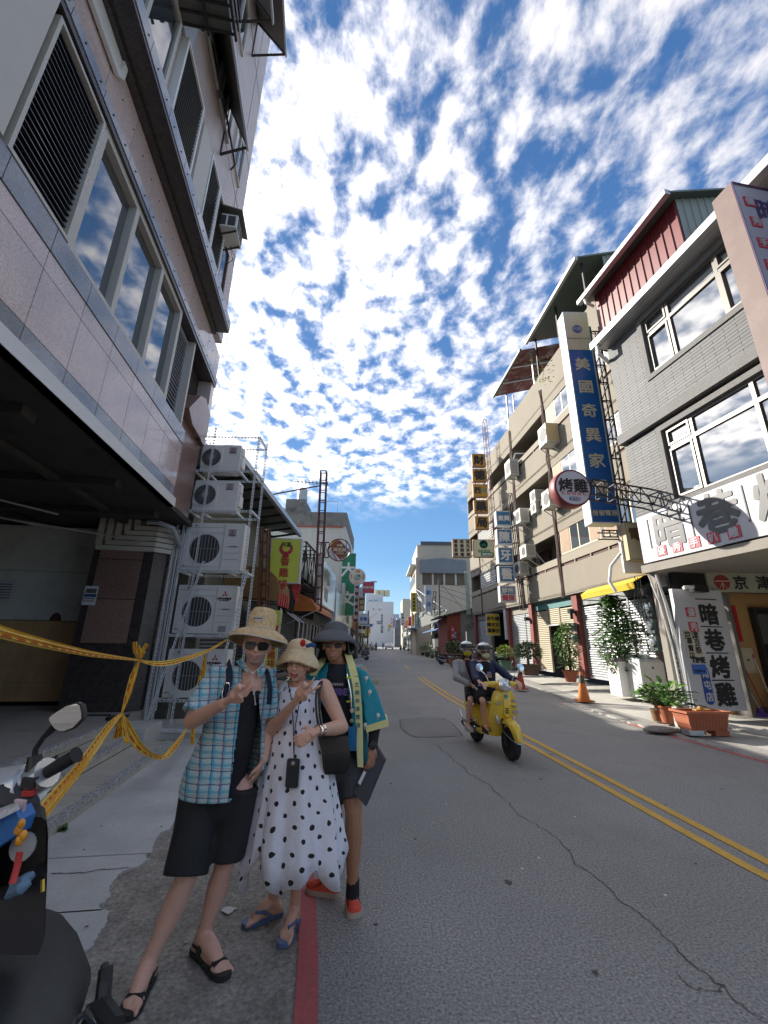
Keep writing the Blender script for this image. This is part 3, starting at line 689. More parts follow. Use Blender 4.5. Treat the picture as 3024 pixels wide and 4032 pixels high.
# local x runs toward the camera (decreasing u), local y points into the wall
m=MB();m.box((-.36,-.0,3.72),(7.6,.09,4.95));obj('panel',m,swhite,t)
for i,ch in enumerate('暗巷烤雞'): letters(ch,.98,sgrey,t,.62+i*1.28,-.012,4.45,bold=.032)
for i in range(5): board(t,-.03+i*1.27,-.0+i*1.27,4.05,4.82,-.004,sgrey,'bar')
for i,ch in enumerate('優秀手扒雞'):
    x=.28+i*.47;board(t,x-.14,x+.14,3.80,4.05,-.003,sredbox,'seal');letters(ch,.22,swhite,t,x,-.02,3.925,bold=.03)
# panel 暗巷烤雞 at the end of the arcade, faces the camera
p=G.w(.72,-.22,0)
t=thing('panel_sign','tall white panel reading 暗巷烤雞 with the blue 南屯店 badge beside the shop entrance','sign',tuple(p),G.rot)
H0=.27;HT=3.0
m=MB();m.box((-.66,0,H0),(.66,.08,HT));obj('panel',m,swhite,t)
m=MB();m.box((-.70,-.0,H0),(-.66,.09,HT));m.box((.66,0,H0),(.69,.09,HT));obj('edge_trim',m,sframe,t)
ch4='暗巷烤雞'
for i,ch in enumerate(ch4): letters(ch,.52,inkb,t,.2,-.006,2.42-i*.6,bold=.04,sx=1.04)
for z in (2.77,2.12,1.52,.92): board(t,-.1,.5,z-.011,z+.011,-.003,inkb,'bar')
for i,ch in enumerate('優秀'): board(t,-.43,-.18,2.34-i*.34,2.56-i*.34,-.003,sredbox,'seal');letters(ch,.2,swhite,t,-.305,-.02,2.45-i*.34,bold=.03)
m=MB();m.prism([(-.36+.11+.12*math.cos(R(a)),(.52 if a>=180 else 1.1)+.12*math.sin(R(a))) for a in range(0,360,20)],-.008,0);obj('badge',m,mat('badge_blue',(.02,.06,.3),.4),t)
letters(vert('南屯店'),.2,swhite,t,-.25,-.014,.82,bold=.03,leading=1.25)
board(t,-.62,-.2,1.42,2.04,-.003,mat('sticker_beige',(.5,.46,.36),.6,var=.1),'sticker',.01)
letters('京津',.2,inkb,t,-.42,-.016,1.92,bold=.02);letters(vert('專賣店'),.16,inkb,t,-.5,-.016,1.62,bold=.02);letters(vert('豆漿'),.17,inkb,t,-.3,-.016,1.66,bold=.02)
letters('TIME',.17,inkb,t,-.36,-.018,1.36,bold=.05)
board(t,-.56,-.2,1.05,1.26,-.012,mat('sticker_blue',(.04,.13,.45),.5,var=.2,vs=9),'sticker',.01);letters('1030-8',.1,inkb,t,-.38,-.026,1.12,bold=.02)
# 京津豆 sign under the canopy
p=G.w(2.5,-.35,3.22)
t=thing('hanging_sign','cream signboard with a red seal and black 京津豆漿 under the canopy','sign',tuple(p),G.rot+R(-12))
m=MB();m.box((-1.3,0,-.24),(1.6,.1,.24));obj('board',m,mat('sign_cream_dim',(.34,.35,.27),.6,var=.05,dirt=.2),t)
m=MB();m.prism([(-.95+.19*math.cos(R(a)),.19*math.sin(R(a))) for a in range(0,360,15)],-.012,0);obj('seal',m,mat('seal_maroon',(.25,.03,.03),.6),t)
for a in (-1,0,1): m=MB();m.beam((-.95,-.014,-.01),(-.95+a*.1,-.014,-.16),.016,.006);obj('seal_line',m,scream,t)
m=MB();m.box((-1.12,-.016,.02),(-.78,-.012,.04));obj('seal_line',m,scream,t)
for i,ch in enumerate('京津豆漿'): letters(ch,.36,inkb,t,-.5+i*.55,-.008,0,bold=.03)
# red couplet, switch plates on the orange wall
p=G.w(2.12,.29,2.25)
t=thing('paper_banner','narrow red paper banner with black brush writing on the orange wall','banner',tuple(p),G.rot)
m=MB();m.box((-.19,-.006,-.45),(.19,0,.45));obj('paper',m,mat('red_paper',(.5,.015,.02),.6,var=.05),t);letters(vert('福運吉祥'),.19,inkb,t,0,-.01,0,bold=.02,leading=1.1)
def simple_box(name,label,cat,p,w,d,h,mt,rot=0,group=None):
    t=thing(name,label,cat,tuple(p),rot,group);m=MB();m.box((-w/2,-d,0),(w/2,0,h));obj('casing',m,mt,t);return t
t=simple_box('fuse_box','square cream electrical cover on the orange wall under the red banner','fuse box',G.w(2.28,.29,1.05),.42,.03,.6,mat('cream_plastic',(.5,.44,.3),.5),G.rot);board(t,-.15,.15,.08,.5,-.03,mat('cream_plastic_lid',(.55,.49,.34),.5),'lid');board(t,-.03,.03,.28,.33,-.042,rust,'latch')
t=simple_box('wall_phone','small cream box hanging left of the electrical cover','box',G.w(1.93,.29,1.1),.2,.1,.32,mat('cream_plastic',(.5,.44,.3),.5),G.rot);m=MB();m.tube([(-.1,-.11,.26),(.05,-.13,.3),(.1,-.11,.26)],.02,6);sobj('handset',m,mat('cream_plastic_lid',(.5,.4,.2),.5),t)
t=sign('no_smoking_sign','round red no smoking sticker above the small cream box',tuple(G.w(1.9,.285,1.62)),.16,.2,.01,swhite,swhite,G.rot,rim=0);m=MB();m.lathe([(.06,0),(.06,.012),(.045,.012),(.045,0)],16,(0,-.02,0),(0,1,0));m.beam((-.04,-.025,.04),(.04,-.025,-.04),.012,.006);obj('symbol',m,sred,t)
def broom(p,top,mt,head,label,lean=0):
    t=thing('broom',label,'broom',tuple(p));m=MB();m.tube([(0,0,.18),(top[0],top[1],top[2])],.013,6);sobj('handle',m,mt,t)
    m=MB();m.box((-.15,-.03,0),(.15,.03,.09));m.box((-.05,-.025,.09),(.05,.025,.2));obj('head',m,head,t)
    m=MB();m.tube([(top[0]*.93,top[1]*.93,top[2]*.93),top],.018,6);sobj('grip',m,head,t);return t
purple=mat('purple_plastic',(.13,.05,.28),.5);pinkp=mat('pink_plastic',(.6,.08,.22),.5)
broom(G.w(1.95,-.05,.1),(-.3,.28,1.45),mat('steel_handle',(.5,.5,.52),.35,.6),purple,'purple headed broom with a silver handle leaning on the orange wall')
broom(G.w(2.45,.02,.1),(-.05,.22,1.4),mat('white_handle',(.65,.62,.62),.4),pinkp,'pink headed broom with a white handle, right of the purple one')
broom(G.w(2.25,.1,.1),(-.25,.16,1.5),mat('red_handle',(.4,.03,.03),.4),darkm,'dark red stick broom between the purple and the pink brooms')
t=thing('trash_bin','black rimmed bin standing behind the pink broom','bin',tuple(G.w(2.75,.0,.1)),G.rot);m=MB();m.lathe([(.16,0),(.21,.5)],14);sobj('body',m,lgrey,t);m=MB();m.lathe([(.23,.5),(.235,.54),(.2,.56)],14);sobj('rim',m,black,t)
# big pink edged sign at the right frame edge
p=G.w(-.62,-4.55,7.7)
t=sign('projecting_sign','huge white sign with a pinkish brown side and red 優秀手扒雞 seals at the right edge',tuple(p),1.0,5.1,.38,mat('banner_violet_white',(.42,.42,.5),.5,var=.05,vs=2),mat('pink_brown_side',(.16,.105,.095),.6,var=.15,vs=2,dirt=.3,dcol=(.24,.16,.15),ds=2),G.rot,rim=.03)
m=MB();frame_rect(m,-.5,.5,-2.55,2.55,.02,0,.01);m.v=[(b,-.03-a,c) for a,b,c in m.v];obj('edge_stripe',m,mat('purple_stripe',(.06,.02,.14),.5),t)
for i,ch in enumerate('優秀手扒雞'):
    z=2.1-i*.52;board(t,-.32,-.08,z-.12,z+.12,-.013,sredbox,'seal');letters(ch,.2,swhite,t,-.2,-.03,z,bold=.03)
for i,ch in enumerate('暗巷烤雞'): letters(ch,.62,mat('banner_ink',(.06,.04,.14),.5),t,.2,-.015,1.95-i*1.25,bold=.035)
# round 烤雞 sign on its truss
c=at(1600+762*.8583,600+1540*.8583,10.2)
t=thing('round_sign','round white sign reading 烤雞 with a deep pinkish red drum','sign',tuple(c),R(6))
m=MB();m.lathe([(.5,-.02),(.515,0),(.515,.26),(.5,.28)],40,(0,0,0),(0,1,0));sobj('drum',m,mat('drum_red',(.22,.05,.055),.5,var=.1,vs=3,dirt=.2,dcol=(.35,.12,.12),ds=3),t)
m=MB();m.lathe([(.465,0),(.465,.022)],40,(0,-.04,0),(0,1,0));obj('face',m,mat('round_face_white',(.55,.56,.62),.4,var=.03),t)
m=MB()
for k in range(40):
    a0=2*math.pi*k/40;a1=2*math.pi*(k+1)/40
    m.add([(.465*math.cos(a0),-.042,.465*math.sin(a0)),(.465*math.cos(a1),-.042,.465*math.sin(a1)),(.505*math.cos(a1),-.042,.505*math.sin(a1)),(.505*math.cos(a0),-.042,.505*math.sin(a0))],[(0,1,2,3)])
obj('rim',m,sbrown,t)
letters('烤',.4,inkb,t,-.2,-.046,.06,bold=.035);letters('雞',.4,inkb,t,.21,-.046,.06,bold=.035)
for i,ch in enumerate('優秀手扒雞'): x=-.29+i*.145;board(t,x-.045,x+.045,-.2,-.12,-.042,sredbox,'seal',.004);letters(ch,.07,swhite,t,x,-.05,-.16,bold=.03)
m=MB();m.prism([( (.1 if abs(a)<90 or a>270 else -.1)+.05*math.cos(R(a)),-.31+.05*math.sin(R(a))) for a in list(range(-80,90,20))+list(range(100,270,20))],-.05,-.042);obj('badge',m,mat('badge_blue',(.02,.06,.3),.4),t);letters('南屯店',.085,swhite,t,0,-.056,-.31,bold=.03)
def truss(name,label,a,b,hgt,dep,n=7,th=.035,mt=None,parent=None,diag=True):
    a=Vector(a);b=Vector(b);t=parent or thing(name,label,'sign frame',tuple(a));o0=a
    d=(b-a);L_=d.length;d.normalize();up=Vector((0,0,1)) if abs(d.z)<.7 else Vector((0,1,0));s=d.cross(up).normalized()*dep/2;uu=s.cross(d).normalized()*hgt/2
    m=MB();cn=[uu+s,uu-s,-uu-s,-uu+s]
    for q in cn: m.beam(q,q+d*L_,th)
    for i in range(n+1):
        p=d*L_*i/n
        for k in range(4): m.beam(p+cn[k],p+cn[(k+1)%4],th*.7)
        if diag and i<n:
            q=d*L_*(i+1)/n;m.beam(p+cn[0],q+cn[3],th*.6);m.beam(p+cn[3],q+cn[0],th*.6) if i%2 else None
    base=Vector((0,0,0));m.shift((0,0,0));o=obj('lattice',m,mt or darkm,t);return t
truss('sign_bracket','black lattice arm holding the round sign out from the grey shop',(c.x+.45,10.3,c.z+.02),(G.w(0,.1,0).x+.05,10.4,c.z-.2),.42,.35,5)
# ---------------------------------------------------------------- beige apartment block
beige=mat('beige_render',(.23,.205,.163),.85,var=.07,vs=.8,fine=.05,fs=30,dirt=.3,dcol=(.22,.17,.12),ds=.9,streak=True)
beige2=mat('beige_render_light',(.28,.25,.2),.85,var=.06,vs=.8,fine=.04,fs=30,dirt=.35,dcol=(.3,.25,.18),ds=.8,streak=True)
cremef=mat('cream_window_frame',(.56,.5,.36),.5,var=.06,vs=4)
brownb=mat('brown_blind_panel',(.27,.17,.1),.6,var=.1,vs=3)
ab=thing('apartment_building','beige four storey apartment block with balconies, air conditioners and roller shutters','building',B.loc,B.rot)
UE=15.65
m=MB();m.box((1.3,-6,3.8),(9,UE,14.0));obj('inner_wall',m,soff,ab)
for k in range(4):
    z=3.35+3.15*k
    m=MB();m.box((0 if k else .0,-6,z+.38),(9,UE,z+.5));obj('floor_slab',m,beige2,ab)
for k in range(3):
    b=3.15*k
    secs=[(-6,1.33),(1.37,5.68),(5.72,13.05),(13.09,UE)]
    for u0,u1 in secs:
        m=MB();zl=3.77 if k==0 else 3.37+b
        m.box((-.0,u0,zl),(.14,u1,4.95+b));o=obj('parapet',m,beige,ab)
        m=MB();m.box((0,u0,5.09+b),(.16,u1,5.4+b));obj('rail',m,beige2,ab)
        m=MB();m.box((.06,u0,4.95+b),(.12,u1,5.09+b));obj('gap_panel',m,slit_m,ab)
        n=max(1,int((u1-u0)/1.15));m=MB()
        for i in range(n+1):
            u_=u0+.03+(u1-u0-.12)*i/n;m.box((.005,u_,4.95+b),(.14,u_+.07,5.09+b))
        obj('baluster',m,beige2,ab)
    m=MB()
    for u_ in (1.31,5.66,13.03): m.box((.02,u_,5.4+b),(.9,u_+.12,6.52+b))
    m.box((.02,-6,5.4+b),(1.2,-5.9,6.6+b));m.box((.02,UE-.12,3.8+b),(1.2,UE,6.52+b));obj('pier',m,slit_m if 0 else beige2,ab)
    # window bay near the camera
    m=MB();m.box((.02,1.15,5.4+b),(.12,1.32,6.9+b));m.box((.02,-6,6.86+b),(.14,1.32,6.52+b+.4));m.box((.02,-6,5.4+b),(.14,1.32,5.47+b));obj('bay_wall',m,beige,ab)
    for (u0,u1,cs) in ((-1.95,1.13,[-1.2,-.42,.25]),(-5.6,-2.2,[-4.6,-3.8,-3.])):
        w=pane_win(ab,u0,u1,5.47+b,6.84+b,.03,cremef,cs,.06,depth=.07)
        m=MB();m.box((.02,cs[-1]+.05,5.53+b),(.034,u1-.06,6.78+b));m.box((.02,u0+.06,5.53+b),(.034,cs[0]-.05,6.78+b));obj('blind',m,brownb,w)
    m=MB();m.box((.02,-2.2,5.47+b),(.12,-1.95,6.86+b));obj('bay_pier',m,beige,ab)
    # balcony back walls with windows
    for (u0,u1,cs) in ((2.0,3.6,[2.55,3.1]),(7,8.9,[8.])): 
        pane_win(ab,u0,u1,5.2+b,6.45+b,1.22,mat('white_window_frame',(.6,.6,.6),.5),cs,.05,rows=[6.1+b])
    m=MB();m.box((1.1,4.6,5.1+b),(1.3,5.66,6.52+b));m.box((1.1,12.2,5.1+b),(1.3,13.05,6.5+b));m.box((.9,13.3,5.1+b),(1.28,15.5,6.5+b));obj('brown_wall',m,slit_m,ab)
# top
m=MB();m.box((-.0,-6,12.8),(.14,UE,14.35));obj('roof_parapet',m,beige,ab)
m=MB();m.box((-.0,-6,14.35),(.14,5.68,14.9));obj('roof_parapet',m,beige,ab)
m=MB();m.box((.14,UE-.14,3.8),(9,UE+.02,14.35));m.box((.14,-6.0,3.8),(9,-5.9,14.9));obj('end_wall',m,beige,ab)
# white grille on the far balconies
for k in range(3):
    b=3.15*k;w=thing('balcony_grille',['white lattice grille over the lowest far balcony behind the blue clinic signs','white lattice grille over the middle far balcony of the beige block','white lattice grille over the top far balcony of the beige block'][k],'grille',tuple(B.w(-.03,9.8,5.4+b)),B.rot,'white balcony grilles')
    m=MB();L_=3.2
    for i in range(21): m.box((0,i*L_/20,0),(.02,i*L_/20+.035,.85))
    for j in range(6): m.box((0,0,j*.16),(.022,L_,j*.16+.035))
    for i in range(11):
        cc_=i*L_/11+.15;m.tube([(0.01,cc_+.13*math.cos(a*.785),.98+.14*math.sin(a*.785)) for a in range(9)],.014,4)
    obj('lattice',m,white,w)
# brown cables and pipes running down the facade
for u_,v_,r_ in ((1.34,-.05,.045),(1.25,-.04,.03),(5.7,-.05,.05),(5.6,-.04,.03),(13.05,-.03,.04)):
    m=MB();rr_=random.Random(int(u_*9));m.tube([(v_+rr_.uniform(-.02,.02),u_+rr_.uniform(-.04,.04),z) for z in np.arange(3.6,14.6,.55)],r_,6);sobj('cable_run',m,mat('brown_pipe',(.13,.07,.06),.6,var=.2,vs=5),ab)
# ground floor: posts, headers and roller shutters
shs=mat('silver_shutter',(.36,.375,.39),.38,.55,var=.08,vs=1.3,dirt=.35,dcol=(.25,.24,.22),ds=1.1,streak=True)
shc=mat('cream_shutter',(.36,.32,.23),.5,.1,var=.1,vs=1.3,dirt=.4,dcol=(.27,.2,.12),ds=1.3,streak=True)
redpost=mat('red_brown_post',(.2,.05,.04),.7,var=.25,vs=5,dirt=.5,dcol=(.08,.05,.045),ds=4)
teal=mat('teal_painted_header',(.08,.2,.2),.7,var=.2,vs=3,dirt=.5,dcol=(.14,.16,.14),ds=3)
mott=mat('mottled_header',(.2,.22,.22),.6,.3,var=.5,vs=3,dirt=.6,dcol=(.06,.06,.06),ds=5)
_sl={}
def shutter(label,u0,u1,z0,z1,mt,rail=None,group='roller shutters of the beige block'):
    t=thing('roller_shutter',label,'roller shutter',tuple(B.w(.32,u0,z0)),B.rot,group)
    w=u1-u0;h=.088;n=int((z1-z0)/h);key=(round(w,3));
    me=MB();pr=[(0,0),(-.022,.018),(-.03,.044),(-.022,.07),(0,h)]
    me.loft([[(a,0,b) for a,b in pr],[(a,w,b) for a,b in pr]],close=False);me.f=[tuple(reversed(f)) for f in me.f];md=me.mesh('slat')
    md.materials.append(mt)
    for i in range(n): obj('slat',md,None,t,(0,0,i*h))
    m=MB();m.box((-.05,-.03,0),(.04,.0,z1-z0));m.box((-.05,w,0),(.04,w+.03,z1-z0))
    for r_ in (rail or []): m.box((-.05,r_-.035,0),(.0,r_+.035,z1-z0))
    obj('guide_rail',m,mt,t)
    m=MB();m.box((-.05,0,-.0),(.02,w,.06));obj('bottom_bar',m,lgrey,t);return t
ZG=.42
shutter('wide silver roller shutter behind the tall bushy plant',-3.55,.45,ZG,3.22,shs,rail=[1.05])
shutter('silver roller shutter at the right behind the washing machine',-5.9,-3.72,ZG,3.22,shs)
shutter('cream roller shutter right of the dark doorway',.98,2.42,ZG,3.3,shc)
shutter('short cream shutter above the dark doorway',2.46,3.62,2.5,3.3,shc)
shutter('cream roller shutter left of the dark doorway',3.66,5.0,ZG,3.3,shc)
shutter('silver roller shutter behind the round shrub',5.5,8.35,ZG,3.25,shs,rail=[.9])
shutter('far silver roller shutter beside the yellow banner',12.7,15.3,ZG,3.3,shs)
for nm,u0,u1,z0,z1,v0,v1,mt in (('header',-6,.5,3.22,3.77,.28,.4,mott),('header',.9,5.05,3.3,3.77,.28,.4,teal),('header',5.4,8.4,3.27,3.77,.28,.4,soff),('header',12.6,15.6,3.3,3.77,.3,.4,soff),
    ('post',.5,.93,ZG,3.77,.1,.4,redpost),('post',5.05,5.42,ZG,3.77,.1,.4,redpost),('post',8.4,8.66,ZG,3.77,.1,.4,redpost),('post',-3.69,-3.56,ZG,3.22,.2,.4,soff),('post',8.7,9.1,1.9,3.77,.05,.25,lgrey),('post',15.3,15.65,ZG,3.77,.1,.5,redpost),('post',12.4,12.65,ZG,3.77,.3,.5,soff)):
    m=MB();m.box((v0,u0,z0),(v1,u1,z1));obj(nm,m,mt,ab)
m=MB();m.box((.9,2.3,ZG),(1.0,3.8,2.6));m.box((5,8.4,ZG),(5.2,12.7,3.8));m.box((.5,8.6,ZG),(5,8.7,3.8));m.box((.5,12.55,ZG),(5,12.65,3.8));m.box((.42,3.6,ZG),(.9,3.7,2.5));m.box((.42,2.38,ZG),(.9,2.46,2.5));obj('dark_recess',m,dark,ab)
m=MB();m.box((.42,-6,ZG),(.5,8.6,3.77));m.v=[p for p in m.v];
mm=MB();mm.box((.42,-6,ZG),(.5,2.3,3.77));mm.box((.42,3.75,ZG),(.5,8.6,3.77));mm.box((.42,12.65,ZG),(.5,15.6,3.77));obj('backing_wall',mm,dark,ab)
m=MB();m.box((.0,-6,3.70),(9,UE,3.77));obj('soffit',m,soff,ab)
# rooftop metal sheds on the beige block
t=thing('roof_shed','grey green metal roof shed open at the front behind the tall blue sign','shed',B.loc,B.rot)
def slope(t,u0,u1,v0,v1,z0,z1,mt,th=.08,name='roof'):
    m=MB();m.v=[(v0,u1,z0),(v0,u0,z0),(v1,u0,z1),(v1,u1,z1)];m.v+=[(a,b,c+th) for a,b,c in m.v];m.f=[(0,3,2,1),(4,5,6,7),(0,1,5,4),(1,2,6,5),(2,3,7,6),(3,0,4,7)];return obj(name,m,mt,t)
slope(t,-3.6,1.6,-.3,7,17.2,19.2,mat('green_roof_edge',(.12,.15,.13),.5))
m=MB();m.box((-.42,-3.6,17.1),(-.28,1.65,17.26));obj('gutter',m,gut,t)
obj('side_wall',corr(.9,7,14.6,19,-3.5,.24,ax=1,top=lambda v:17.3+(v+.3)*.27),grnc,t)
m=MB();m.box((2.4,-3.5,14.0),(2.5,1.5,18));obj('inner_wall',m,dark,t)
m=MB()
for u_ in (-3.3,-.9,1.4): m.box((.05,u_,14.9),(.13,u_+.08,17.3))
obj('column',m,darkm,t)
t=thing('roof_shed','rusty red peeling canopy roof at the far corner of the beige block','shed',B.loc,B.rot)
o=slope(t,1.8,6.2,-.6,3,16.8,17.8,mat('peeling_red_soffit',(.17,.03,.03),.7,var=.2,vs=3,dirt=1.,dcol=(.45,.45,.45),ds=1.6),.05)
m=MB();m.box((-.7,1.75,16.75),(-.58,6.25,16.9));obj('fascia',m,mat('green_roof_edge',(.12,.15,.13),.5),t)
m=MB()
for u_ in (2.1,6.0): m.box((.1,u_,14.3),(.18,u_+.08,17.))
for u_ in (3.2,4.7): m.beam((-.6,u_,16.78),(3,u_,17.7),.1)
m.box((.1,5.0,14.3),(.16,5.06,16.2));obj('column',m,lgrey,t)
m=MB();m.box((2.9,1.8,14.0),(3.0,6.2,17));obj('inner_wall',m,grnc,t)
# ------------- air conditioners on the beige block
acm=mat('ac_white',(.58,.57,.52),.5,var=.05,vs=4,dirt=.25,dcol=(.4,.36,.28),ds=4)
def ac_fan(t,x,z,r,y=-.004,spokes=26,rad=True):
    m=MB();m.lathe([(r,0),(r,.01)],28,(x,y,z),(0,1,0));obj('fan_opening',m,mat('ac_fan_dark',(.06,.06,.06),.6,var=0),t)
    m=MB()
    if rad:
        for k in range(spokes): a=2*math.pi*k/spokes;m.beam((x+.25*r*math.cos(a),y-.012,z+.25*r*math.sin(a)),(x+r*math.cos(a),y-.012,z+r*math.sin(a)),.006)
        m.lathe([(r*.27,0),(r*.27,.014)],14,(x,y-.02,z),(0,1,0))
    else:
        for k in range(9): d=-r+2*r*(k+.5)/9;m.box((x+d-.004,y-.016,z-math.sqrt(max(r*r-d*d,0))),(x+d+.004,y-.01,z+math.sqrt(max(r*r-d*d,0))))
        m.box((x-r,y-.018,z-.004),(x+r,y-.012,z+.004))
    o=obj('fan_guard',m,lgrey,t)
def wall_ac(label,u0,z0,w=.8,h=.6,d=.5,v=-.62,louv=True,fr=B,box=False):
    t=thing('air_conditioner',label,'air conditioner',tuple(fr.w(v,u0,z0)),fr.rot,'air conditioners on the beige block')
    m=MB();m.rbox((0,0,0),(d,w,h),.02) ;m=MB();m.box((0,0,0),(d,w,h));obj('casing',m,acm,t)
    m=MB()
    for k in range(9): m.box((.06,-.008,.08+k*h*.09),(d-.08,.0,.08+k*h*.09+h*.05))
    obj('side_vent',m,mat('ac_vent_grey',(.3,.3,.29),.6,var=0),t)
    if box:
        m=MB();m.box((.03,-.012,.04),(d-.03,-.002,h-.04));obj('tan_panel',m,mat('tan_panel',(.5,.4,.22),.6,var=.05),t)
    m=MB();m.lathe([(h*.36,0),(h*.36,.01)],20,(-.004,w*.4,h*.5),(1,0,0));obj('fan_opening',m,mat('ac_fan_dark',(.06,.06,.06),.6,var=0),t)
    m=MB();m.box((-.02,.05,-.05),(.62,.09,-.005));m.box((-.02,w-.09,-.05),(.62,w-.05,-.005));m.beam((0,.07,-.04),(.58,.07,-.45),.03);m.beam((0,w-.07,-.04),(.58,w-.07,-.45),.03);obj('bracket',m,lgrey,t)
    return t
for i,(u_,z_,w_,h_,lb) in enumerate(((4.55,10.75,.8,.95,'white air conditioner high on the beige block with a curved hose'),(2.7,8.55,.6,.62,'small white air conditioner inside the middle balcony'),(2.75,8.0,.6,.5,'small white air conditioner directly under the one inside the middle balcony'),(3.75,7.75,.85,.75,'white air conditioner bracketed at the middle floor beside the 東興 sign'),(3.4,5.85,.8,.62,'white air conditioner beside the 醫 sign, upper of the lowest pair'),(4.4,5.1,.85,.68,'white air conditioner beside the 診所 sign, lower of the lowest pair'),(.45,7.55,.7,.8,'white air conditioner half hidden behind the round chicken sign'))):
    wall_ac(lb,u_,z_,w_,h_,v=-.2 if i in(1,2) else -.62)
wall_ac('boxy air conditioner with a tan front beside the tall blue sign',.05,10.5,.8,.95,.6,box=True)
for a,b in (((-.2,5.2,11.7),(.5,4.4,12.)),((-.2,4.2,6.2),(.6,3.6,5.3))):
    m=MB();m.tube([a,(a[0]+.1,a[1]-.3,max(a[2],b[2])+.2),b],.035,8);sobj('hose',m,white,ab)
# ------------- tall blue sign and its mast
Yg=12.0
c,w_,h_=pxs(2254,1231,2394,2059,Yg)
t=sign('tall_sign','very tall blue vertical sign with white 美國奇異家電 and a cream top',tuple(c),.86,h_,.45,sblue,mat('sign_side_white',(.5,.54,.57),.4,var=.1,vs=3,dirt=.2,dcol=(.3,.3,.3),ds=3),0,rim=.035)
board(t,-.43+.035,.43-.035,h_/2-1.62,h_/2-.035,-.013,scream,'top_panel')
ge=mat('badge_blue',(.02,.06,.3),.4)
m=MB();m.lathe([(.17,0),(.17,.012)],28,(0,-.036,h_/2-.75),(0,1,0));obj('emblem',m,ge,t)
m=MB();m.tube([(.14*math.cos(a*.314),-.04,h_/2-.75+.14*math.sin(a*.314)) for a in range(21)],.008,4);obj('emblem_ring',m,swhite,t)
letters('GE',.2,swhite,t,0,-.042,h_/2-.75,bold=.02);letters('GE imagination at work',.085,mat('slogan_grey',(.25,.23,.17),.6),t,0,-.03,h_/2-1.15,bold=.01)
for i,ch in enumerate('美國奇異家電'): letters(ch,.53,scream,t,.0,-.02,h_/2-2.2-i*.9,bold=.022)
for i,ch in enumerate('信發電器'): letters(ch,.19,scream,t,-.29+i*.195,-.02,-h_/2+.32,bold=.03)
t=thing('sign_mast','black lattice mast between the tall blue sign and the grey shop','sign frame',(c.x+.62,Yg+.25,c.z-h_/2-.6))
m=MB()
for dx in (0,.3):
    for dy in (0,.25): m.beam((dx,dy,0),(dx,dy,h_+.2),.05)
for k in range(12):
    z=k*h_/11;m.beam((-.2,0,z),(.3,0,z),.035);m.beam((0,0,z),(.3,0,z+h_/11*.9),.028) if k<11 else None;m.beam((.3,0,z),(.3,.25,z),.03);m.beam((-.2,0,z),(.3,.25,z+.1),.02)
obj('lattice',m,darkm,t)
t=thing('sign_bracket','black lattice arm under the tall blue sign','sign frame',(c.x-.1,Yg+.1,c.z-h_/2-.2));m=MB()
for dz in (0,-.2):
    for dy in (0,.3): m.beam((0,dy,dz),(1.1,dy,dz),.035)
for k in range(6): m.beam((k*.22,0,0),(k*.22,0,-.2),.03)
obj('lattice',m,darkm,t)
# old amber sign box above the yellow awning, white board, awning
c2=at(2505,2130,11.6)
t=sign('side_sign','small yellowed sign box with a single 電 under the tall blue sign',tuple(c2),.55,1.1,.35,scream,mat('yellowed_side',(.4,.33,.2),.6,var=.2),0,rim=.03);letters('電',.4,mat('faded_ink',(.15,.1,.05),.6),t,0,-.02,.2,bold=.03)
t=sign('blank_board','blank white board above the yellow awning',tuple(at(2505,2195,11.9)),.9,.95,.06,white,white,G.rot,rim=0)
m=MB();pp=[at(2443,2180,11.4),at(2405,2230,11.4),at(2400,2290,11.4),at(2425,2330,11.4)]
t=thing('drain_pipe','white curved drain pipe beside the tall sign mast','pipe',tuple(pp[0]));m.tube([p-pp[0] for p in pp],.045,8);sobj('tube',m,white,t)
t=thing('awning','yellow awning with a teal underside between the beige block and the grey shop','awning',tuple(B.w(0,0,0)),B.rot)
ya=mat('yellow_canvas',(.62,.42,.03),.6,var=.1,vs=3);
m=MB();m.loft([[(-1.25,-5.2,3.2),(-1.3,-5.2,3.38),(-.9,-5.2,3.58),(.1,-5.2,3.8)],[(-1.05,-2.0,3.2),(-1.08,-1.98,3.36),(-.8,-2.0,3.55),(.1,-2.0,3.78)]],close=False);obj('canvas',m,ya,t)
m=MB();m.loft([[(-1.22,-5.2,3.19),(.1,-5.2,3.77)],[(-1.02,-2.02,3.19),(.1,-2.02,3.75)]],close=False);obj('underside',m,mat('teal_canvas',(.01,.09,.1),.6),t)
m=MB()
for u_ in (-5.1,-3.6,-2.1): m.beam((-1.1,u_,3.17),(.2,u_,3.15),.03)
obj('frame',m,darkm,t)
